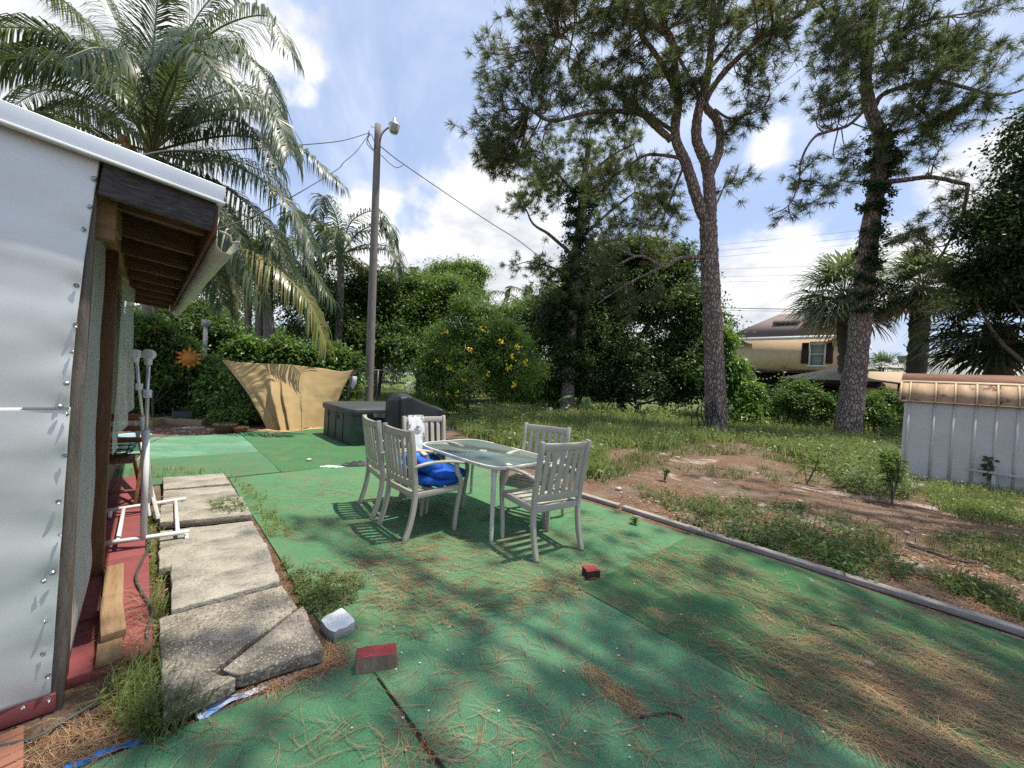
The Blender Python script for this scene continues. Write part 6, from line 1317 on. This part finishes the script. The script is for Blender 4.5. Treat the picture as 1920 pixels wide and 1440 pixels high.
overhead('pine beyond the right edge whose boughs shade the turf', (8.2, -1.6), 13.5, (5.3, 2.3, 11.2), (3.3, 1.9, 1.2), 84, 3)
overhead('pine near the metal shed shading the bare soil', (13.6, 4.2), 14, (9.6, 5.0, 11.6), (2.6, 2.2, 1.3), 46, 5)
# ------------------------------------------------------------------ ground cover
def pxpoly(n, poly, seed=0):                          # n ground points, evenly spread over a region of the photo
    r = np.random.default_rng(seed); poly = np.array(poly, float); lo, hi = poly.min(0), poly.max(0); out = []; c = 0
    while c < n:
        q = r.uniform(lo, hi, (n * 2, 2)); ins = np.zeros(len(q), bool); j = len(poly) - 1
        for i in range(len(poly)):
            xi, yi = poly[i]; xj, yj = poly[j]
            k = ((yi > q[:, 1]) != (yj > q[:, 1])) & (q[:, 0] < (xj - xi) * (q[:, 1] - yi) / (yj - yi + 1e-9) + xi); ins ^= k; j = i
        out.append(q[ins]); c += ins.sum()
    q = np.concatenate(out)[:n]
    d = cf + np.outer((q[:, 0] - 960) / F, cr) + np.outer((720 - q[:, 1]) / F, cu); t = -H / d[:, 2]
    P_ = np.array([0, 0, H]) + d * t[:, None]; P_[:, 2] = gz(P_[:, 0], P_[:, 1]); return P_
def blades(g, P_, h, w, lean=.5, seed=0, clump=.0, kc=1):
    r = np.random.default_rng(seed)
    if kc > 1: P_ = np.repeat(P_, kc, 0) + np.c_[r.normal(0, clump, (len(P_) * kc, 2)), np.zeros(len(P_) * kc)]
    n = len(P_); L_ = (h * r.uniform(.45, 1.25, n))[:, None]; a = r.uniform(0, 6.28, n); d = np.c_[np.cos(a), np.sin(a), np.zeros(n)]; l2 = lean * r.uniform(.2, 1.3, n)[:, None]
    b = P_ + (d * l2 * .35 + np.array([0, 0, .6])) * L_; e = P_ + (d * l2 + np.array([0, 0, 1.0]) * (1 - .35 * l2)) * L_; s = np.c_[-np.sin(a + .6), np.cos(a + .6), np.zeros(n)] * (w * r.uniform(.6, 1.3, n))[:, None] / 2
    V = np.stack([P_ - s, P_ + s, b + s * .8, e, b - s * .8], 1).reshape(-1, 3); g.add(V, np.arange(5 * n).reshape(-1, 5))
def herbs(g, P_, h, ll, lw, per, seed=0):
    r = np.random.default_rng(seed); n = len(P_); Q = np.repeat(P_, per, 0); m = len(Q); hh = np.repeat(h * r.uniform(.4, 1.3, n), per)
    Q = Q + np.c_[r.normal(0, 1, (m, 2)) * hh[:, None] * .38, r.random(m) * hh]; D_ = unit(np.c_[r.normal(0, 1, (m, 2)), r.normal(.25, .4, m)]); S_ = unit(np.cross(D_, np.array([0, 0, 1.0]) + r.normal(0, .3, (m, 3)))); q = r.uniform(.6, 1.3, m)
    g.add(*quads(Q, D_, S_, ll * q, lw * q, .2))
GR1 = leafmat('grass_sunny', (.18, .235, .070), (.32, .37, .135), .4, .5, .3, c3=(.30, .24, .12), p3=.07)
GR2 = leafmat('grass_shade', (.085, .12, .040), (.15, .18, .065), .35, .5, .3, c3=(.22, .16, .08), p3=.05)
HB = leafmat('herb_leaf', (.080, .13, .04), (.16, .21, .075), .35, .45, .4, c3=(.20, .13, .06), p3=.05)
# tall weedy grass along the back and right
back = [(840, 800), (870, 770), (960, 765), (1060, 762), (1200, 775), (1310, 775), (1430, 775), (1560, 790), (1690, 795), (1690, 845), (1640, 880), (1500, 862), (1390, 828), (1290, 832), (1240, 845), (1130, 842), (1110, 900), (960, 850), (900, 830)]
g = MB(); blades(g, pxpoly(7000, back, 1), .34, .022, .9, 1, .12, 5); blades(g, pxpoly(2200, [(900, 790), (1300, 775), (1500, 790), (1680, 810), (1600, 850), (1400, 820), (1200, 838), (1000, 840), (900, 815)], 2), .50, .026, .7, 2, .15, 5)
tag(g.build('grass', GR1), 'tall sunny weedy grass across the back of the yard', 'grass', kind='stuff')
g = MB(); herbs(g, pxpoly(2400, back, 3), .34, .10, .046, 14, 3); herbs(g, pxpoly(700, [(840, 800), (1000, 775), (1100, 790), (1100, 850), (950, 850)], 4), .26, .06, .03, 22, 4)
herbs(g, pxpoly(500, [(1480, 830), (1680, 830), (1700, 940), (1590, 930)], 14), .36, .085, .03, 20, 14)
tag(g.build('weeds', HB), 'broad leafed weeds among the back grass', 'weeds', kind='stuff')
g = MB(); q = pxpoly(280, [(860, 790), (960, 772), (1100, 768), (1290, 775), (1440, 780), (1680, 800), (1680, 830), (1450, 806), (1200, 806), (950, 815)], 60)
for k, p_ in enumerate(q):                             # taller uneven clumps
    n_ = 9; h_ = rng.uniform(.35, .85); w_ = p_ + np.c_[rng.normal(0, .14, (n_, 2)), np.zeros(n_)]
    if k % 3: blades(g, w_, h_, .028, .7, 600 + k, .03, 3)
    else: herbs(g, w_, h_ * .9, .12, .05, 16, 600 + k)
tag(g.build('weeds', GR1), 'tall ragged weed clumps standing along the back of the yard', 'weeds', kind='stuff')
q = pxpoly(900, [(1105, 880), (1250, 832), (1400, 826), (1680, 880), (1700, 930), (1560, 900), (1400, 852), (1260, 858), (1130, 905)], 61)
g = MB(); blades(g, q, .14, .014, 1.0, 61, .09, 5); herbs(g, q[::4], .14, .05, .022, 12, 61); tag(g.build('grass', GR2), 'thin grass creeping from the lawn into the bare soil', 'grass', kind='stuff')
# neighbour's lawn behind the pole
g = MB(); blades(g, pxpoly(3500, [(640, 760), (650, 735), (720, 732), (800, 745), (840, 770), (760, 775)], 5), .22, .02, .5, 5, .15, 5); tag(g.build('grass', GR1), 'short sunlit lawn beyond the pole', 'grass', kind='stuff')
# sparse growth on the bare soil
soil = [(1110, 870), (1300, 835), (1500, 870), (1660, 900), (1920, 960), (1920, 1180), (1700, 1110), (1400, 1020), (1200, 960)]
pts = pxpoly(3000, soil, 6); k = vnoise(pts[:, 0], pts[:, 1], 1.9, 12) + .25 * vnoise(pts[:, 0], pts[:, 1], 6, 13) > .30; pts = pts[k]
g = MB(); blades(g, pts[::2], .12, .010, 1.0, 6, .06, 9); herbs(g, pts[::3], .12, .042, .022, 14, 7); tag(g.build('weeds', GR2), 'patchy low weeds on the bare soil', 'weeds', kind='stuff')
p2_ = pxpoly(160, [(1250, 990), (1330, 930), (1560, 960), (1720, 1080), (1640, 1100), (1400, 1030)], 8); g = MB(); herbs(g, p2_, .16, .05, .028, 20, 8); blades(g, p2_[::2], .15, .010, .9, 8, .07, 8); tag(g.build('weeds', LF['mid']), 'dense dark weed patch behind the long edging board', 'weeds', kind='stuff')
g = MB(); q = pxpoly(260, [(1700, 905), (1920, 925), (1920, 985), (1760, 955)], 9); blades(g, q, .20, .008, .7, 9, .06, 10); herbs(g, q, .14, .05, .03, 10, 10); tag(g.build('weeds', GR1), 'weeds along the foot of the metal shed', 'weeds', kind='stuff')
# weeds between slabs and turf
for i, (lb, poly, n, h, mt, w) in enumerate((
    ('dry weeds between the far slabs and the turf', [(432, 892), (500, 930), (545, 1010), (505, 1010), (470, 950)], 110, .075, GR1, .006),
    ('matted weeds between the middle slabs and the turf', [(520, 1040), (560, 1070), (690, 1090), (660, 1135), (600, 1150), (560, 1130)], 190, .05, GR2, .004),
    ('dark weeds beside the white concrete block', [(560, 1120), (640, 1110), (640, 1160), (605, 1175)], 60, .055, HB, .005),
    ('weed growing over the third slab edge', [(385, 955), (440, 950), (470, 975), (400, 985)], 70, .05, HB, .004),
    ('grass growing between the red deck and the slabs', [(270, 960), (300, 960), (312, 1150), (296, 1250), (285, 1160)], 100, .09, GR1, .006),
    ('grass behind the farthest slab', [(230, 880), (420, 882), (420, 896), (240, 900)], 60, .10, GR1, .006),
    ('dense dry grass tuft by the front corner of the cracked slab', [(205, 1300), (262, 1230), (300, 1260), (310, 1340), (270, 1380), (220, 1350)], 85, .14, GR1, .006),
    ('long grass arching onto the front turf', [(255, 1380), (330, 1340), (355, 1352), (290, 1410)], 40, .17, GR2, .006))):
    P_ = pxpoly(n, poly, 20 + i); g = MB(); blades(g, P_, h, w, 1.0, 20 + i, .02, 5)
    if i in (1, 2, 3): herbs(g, P_ + np.array([0, 0, .09 if i == 3 else 0]), .05, .020, .011, 12, 30 + i)
    else: herbs(g, P_[::3], h * .6, .03, .012, 6, 30 + i)
    tag(g.build('weeds', mt), lb, 'weeds', kind='stuff')
# small saplings on the soil
def sapling(label, x, y, h, leaf, n, ll, name='sapling'):
    p = gr(x, y); t = thing(name, label, 'sapling', (p[0], p[1], 0)); g = MB(); lg = MB()
    for k in range(max(1, n // 12)):
        tip = np.array([rng.normal(0, .16) * h, rng.normal(0, .16) * h, h * rng.uniform(.7, 1)]); c = bez([(0, 0, -.01), tip * .5 + np.array([.02, 0, 0]), tip], 12); g = MB(); g.tube(c, np.linspace(.009, .004, 12), 5); g.build('stem', BARK, t)
        q = c[rng.integers(5, 12, 14)]; d = unit(np.c_[rng.normal(0, 1, (14, 2)), rng.normal(.2, .3, 14)]); lg.add(*quads(q, d, unit(np.cross(d, [0, 0, 1.0])), ll * rng.uniform(.7, 1.2, 14), ll * .36, .25))
    lg.build('foliage', LF[leaf], t)
sapling('broad leafed sapling standing in front of the shed corner', 1672, 945, .82, 'light', 110, .15)
sapling('slim spindly sapling on the bare soil between the pines', 1513, 906, .62, 'light', 46, .13)
sapling('low leafy seedling near the end of the long edging board', 1185, 985, .10, 'bright', 40, .06)
sapling('pale weed beside the white quartz stone on the soil', 1245, 900, .22, 'mid', 60, .07)
# fallen pine needles
STRAW = leafmat('pine_straw', (.27, .155, .08), (.42, .28, .16), 0, .6, .3, c3=(.20, .10, .05), p3=.35)
def straw(g, P_, seed, z=.026, L0=.15, ang=None, w=.00075):
    r = np.random.default_rng(seed); P_ = np.repeat(P_[::2], 2, 0); n = len(P_); a = r.uniform(0, 6.28, n) if ang is None else r.normal(ang, .55, n); a[1::2] = a[:len(a[1::2]) * 2:2] + r.normal(0, .10, len(a[1::2])); k = r.normal(0, .9, n); L_ = L0 * r.uniform(.5, 1.25, n); m = 4
    x, y = P_[:, 0].copy(), P_[:, 1].copy(); L3 = []; R3 = []
    zz = z + r.uniform(0, .010, n)
    for i in range(m + 1):
        th = a + k * (i / m); nx, ny = -np.sin(th), np.cos(th); ww = w * (1 if i < m else .3); h = zz + .006 * np.sin(i / m * 3.14) * r.random(n)
        L3.append(np.c_[x - nx * ww, y - ny * ww, h]); R3.append(np.c_[x + nx * ww, y + ny * ww, h]); x = x + np.cos(th) * L_ / m; y = y + np.sin(th) * L_ / m
    V = np.stack([v for pr_ in zip(L3, R3) for v in pr_], 1).reshape(-1, 3); b = np.arange(n)[:, None] * (2 * m + 2)
    for i in range(m): g.F.append((b + np.array([2 * i, 2 * i + 1, 2 * i + 3, 2 * i + 2]) + g.n, 0))
    g.V.append(V); g.n += len(V)
matF = [(1130, 1050), (1260, 1020), (1500, 1085), (1920, 1215), (1920, 1440), (1640, 1440), (1380, 1290), (1180, 1170)]
P_ = pxpoly(12000, matF, 40); k = rng.random(len(P_)) < np.clip(.22 + .80 * (vnoise(P_[:, 0], P_[:, 1], 2.6, 41) + .4 * vnoise(P_[:, 0] + P_[:, 1], P_[:, 1] - P_[:, 0], 7, 43)), .05, 1)
g = MB(); straw(g, P_[k], 40, .028, .17, -.75); straw(g, pxpoly(1200, matF, 48), 48, .03, .15)
tag(g.build('pine_straw', STRAW), 'thick fallen pine needles on the deep green turf', 'pine needles', kind='stuff')
matC = [(480, 905), (700, 930), (1100, 960), (1270, 1030), (1130, 1060), (1100, 1110), (740, 1210), (650, 1180), (540, 1020)]
P_ = pxpoly(7500, matC, 42); k = rng.random(len(P_)) < np.clip(.26 + .9 * vnoise(P_[:, 0], P_[:, 1], 3.0, 44), .06, 1)
g = MB(); straw(g, P_[k], 42, .017, .15, .1, .0009)
for (x, y, s_, n) in ((620, 918, 28, 120), (770, 1030, 40, 150), (860, 1060, 60, 150), (680, 1060, 50, 60), (1010, 1060, 80, 160), (960, 1130, 90, 150), (820, 1160, 70, 120), (700, 985, 40, 70), (590, 960, 40, 60), (1180, 1045, 60, 120)):
    q = np.random.default_rng(x).normal(0, 1, (n, 2)) * np.array([s_, s_ * .28]) + np.array([x, y]); straw(g, np.array([gr(*c) for c in q]), x, .018, .13)
tag(g.build('pine_straw', STRAW), 'fallen pine needles scattered around the table', 'pine needles', kind='stuff')
g = MB(); straw(g, pxpoly(520, [(430, 1330), (710, 1270), (750, 1215), (1100, 1115), (1240, 1205), (1590, 1440), (250, 1440)], 45), 45, .022, .15)
q = np.array([gr(*c) for c in (np.array([1095, 1255]) + np.outer(np.random.default_rng(1).random(330), [85, 75]) + np.random.default_rng(2).normal(0, 9, (330, 2)))]); straw(g, q, 46, .024, .10, -1.0)
for (x, y, s_, n) in ((800, 1400, 60, 90), (1100, 1380, 90, 60), (900, 1190, 70, 60), (1300, 1330, 60, 120), (1450, 1400, 60, 140), (1010, 1200, 80, 40)):
    q = np.random.default_rng(y).normal(0, 1, (n, 2)) * np.array([s_, s_ * .4]) + np.array([x, y]); straw(g, np.array([gr(*c) for c in q]), y, .024, .15)
tag(g.build('pine_straw', STRAW), 'thin fallen pine needles and a curled drift on the front turf', 'pine needles', kind='stuff')
g = MB(); straw(g, pxpoly(420, [(0, 1440), (60, 1390), (200, 1330), (300, 1380), (150, 1440)], 47), 47, .012, .12); straw(g, pxpoly(700, [(440, 1310), (600, 1220), (660, 1215), (650, 1250), (520, 1300)], 50), 50, .014, .10); straw(g, pxpoly(260, [(180, 1230), (215, 1160), (270, 1110), (290, 1230), (230, 1290)], 51), 51, .068, .11)
straw(g, pxpoly(7000, [(1110, 880), (1300, 840), (1900, 980), (1900, 1170), (1500, 1050)], 52), 52, .02, .15)
tag(g.build('pine_straw', STRAW), 'dry pine needles on the soil and around the slabs', 'pine needles', kind='stuff')
LIT = leafmat('leaf_litter_brown', (.13, .075, .045), (.34, .23, .15), 0, .8, .2, c3=(.52, .44, .34), p3=.10)
q = pxpoly(7000, [(1105, 880), (1300, 836), (1500, 866), (1700, 905), (1920, 970), (1920, 1190), (1500, 1056), (1160, 950)], 53); k = rng.random(len(q)) < np.clip(.45 + .7 * vnoise(q[:, 0], q[:, 1], 2.1, 54), .05, 1); q = q[k]; n_ = len(q); q[:, 2] += .008
d = unit(np.c_[rng.normal(size=(n_, 2)), rng.normal(.15, .2, n_)]); s_ = unit(np.cross(d, np.c_[rng.normal(0, .3, (n_, 2)), np.ones(n_)])); g = MB(); z_ = rng.uniform(.5, 1.4, n_); g.add(*quads(q, d, s_, .045 * z_, .018 * z_)); tag(g.build('leaf_litter', LIT), 'brown leaf litter spread over the bare soil', 'leaf litter', kind='stuff')
# stones, cone, sticks
STN = M('pale_pebble', (.52, .49, .44), (.36, .33, .29), 12, .8, bump=.3)
PEB = M('tan_pebble', (.33, .27, .21), (.2, .16, .12), 12, .8, bump=.3)
def rock(name, label, x, y, d, mat, cat, z=0.0, group=None):
    n = 10; th = np.linspace(0, 2 * math.pi, n)[:, None]; ph = np.linspace(-1.57, 1.57, 7)[None]; q = 1 + .18 * vnoise(np.cos(th) * 3 + x, np.sin(th) * 3 + ph * 2, 1, int(x))
    g = MB(); g.grid(np.stack([d * np.cos(ph) * np.cos(th) * q, d * .8 * np.cos(ph) * np.sin(th) * q, d * .55 * np.sin(ph) * q + d * .4], -1)); o = g.build(name, mat, smooth=True); p = gr(x, y); o.location = (p[0], p[1], z + gz(p[0], p[1])); o.rotation_euler.z = x; return tag(o, label, cat, group)
rock('stone', 'oval tan stone on the needle strewn turf', 1627, 1256, .028, PEB, 'stone', .024)
rock('stone', 'pale ball shaped stone on the far grassy turf', 579, 866, .045, STN, 'stone', .016)
rock('stone', 'white stone behind the long edging board', 1366, 978, .035, STN, 'stone')
rock('stone', 'greyish white stone on the soil left of the weed', 1141, 893, .05, STN, 'stone')
for i, (x, y, d) in enumerate(((1271, 859, .05), (1256, 853, .04), (1295, 868, .035), (1340, 905, .03), (1231, 941, .03), (1500, 945, .04), (1780, 1010, .03), (1190, 870, .04), (1160, 918, .05), (1420, 890, .035), (1850, 1060, .03), (1700, 1000, .035))): rock('stone', 'small pale stone scattered on the bare soil', x, y, d, STN, 'stone', 0, 'pale stones scattered on the bare soil')
rl_ = np.random.default_rng(77)
g = MB(); q = np.array([gr(*c, .026) for c in np.c_[rl_.uniform(660, 1780, 60), rl_.uniform(1060, 1420, 60)]]); d = unit(np.c_[rl_.normal(size=(60, 2)), np.full(60, .1)]); g.add(*quads(q, d, unit(np.cross(d, [0, 0, 1.0])), .014, .010)); tag(g.build('leaf_litter', M('pale_chip', (.7, .66, .55))), 'tiny pale leaf bits lying on the turf', 'leaf litter', kind='stuff')
STK = M('dark_stick', (.07, .055, .045), (.04, .03, .026), 9, .9)
def stick(label, pts, r_, z=.022): 
    g = MB(); g.tube(bez([gr(x, y, z) for x, y in pts], 14), np.linspace(r_, r_ * .6, 14), 6); tag(g.build('stick', STK, smooth=True), label, 'stick')
stick('curved black stick on the bluish front turf', [(1200, 1345), (1225, 1340), (1255, 1337), (1275, 1343), (1285, 1353)], .006, .026)
stick('fallen dark branch on the soil at right', [(1700, 1020), (1730, 1030), (1790, 1050), (1840, 1055)], .02, .02)
stick('short dark twig on the needle covered turf', [(1555, 1170), (1580, 1175), (1595, 1182)], .006, .03)
# garden hose looped on the pine trunk
HOSE = M('black_hose', (.018, .018, .02), (.03, .03, .032), 6, .45)
hs = thing('garden_hose', 'black garden hose looped on the trunk of the tall pine', 'hose', gr(1322, 812))
bb = np.array(hs.location)
for i, (x, w_, y0, y1) in enumerate(((1326, 16, 752, 812), (1322, 22, 756, 818), (1316, 14, 760, 806), (1334, 10, 752, 790), (1312, 24, 770, 820))):
    th = np.linspace(0, 2 * math.pi, 40); P_ = np.array([at(x + w_ * .6 * math.cos(a) + 3 * math.sin(2 * a), (y0 + y1) / 2 - (y1 - y0) / 2 * math.sin(a), 12.95 - .05 * i + .1 * math.cos(a)) for a in th]); g = MB(); g.tube(P_ - bb, .017, 6); g.build('loop', HOSE, hs, smooth=True)
g = MB(); g.tube(bez([at(1336, 752, 12.95), at(1345, 775, 12.95), at(1352, 800, 12.9), at(1358, 818, 12.8)], 16) - bb, .017, 6); g.build('tail', HOSE, hs, smooth=True)
# creeper on the shed wall
p = onv(1852, 885, 11.28); b_ = W(p[0], p[1], 0); t = thing('shed_creeper', 'small creeper climbing the grey shed wall', 'plant', b_); g = MB(); lg = MB()
c = bez([(0, 0, 0), (.02, .01, .25), (-.03, -.01, .45), (.0, .0, .62)], 14); g.tube(c, .006, 5); g.build('stem', BARK, t); q = np.repeat(c[5:], 4, 0) + rng.normal(0, .03, (36, 3)); d = unit(np.c_[rng.normal(size=(36, 2)), rng.normal(0, .5, 36)]); lg.add(*quads(q, d, unit(np.cross(d, [-.7, -.7, .2])), .085, .06)); lg.build('foliage', LF['deep'], t)
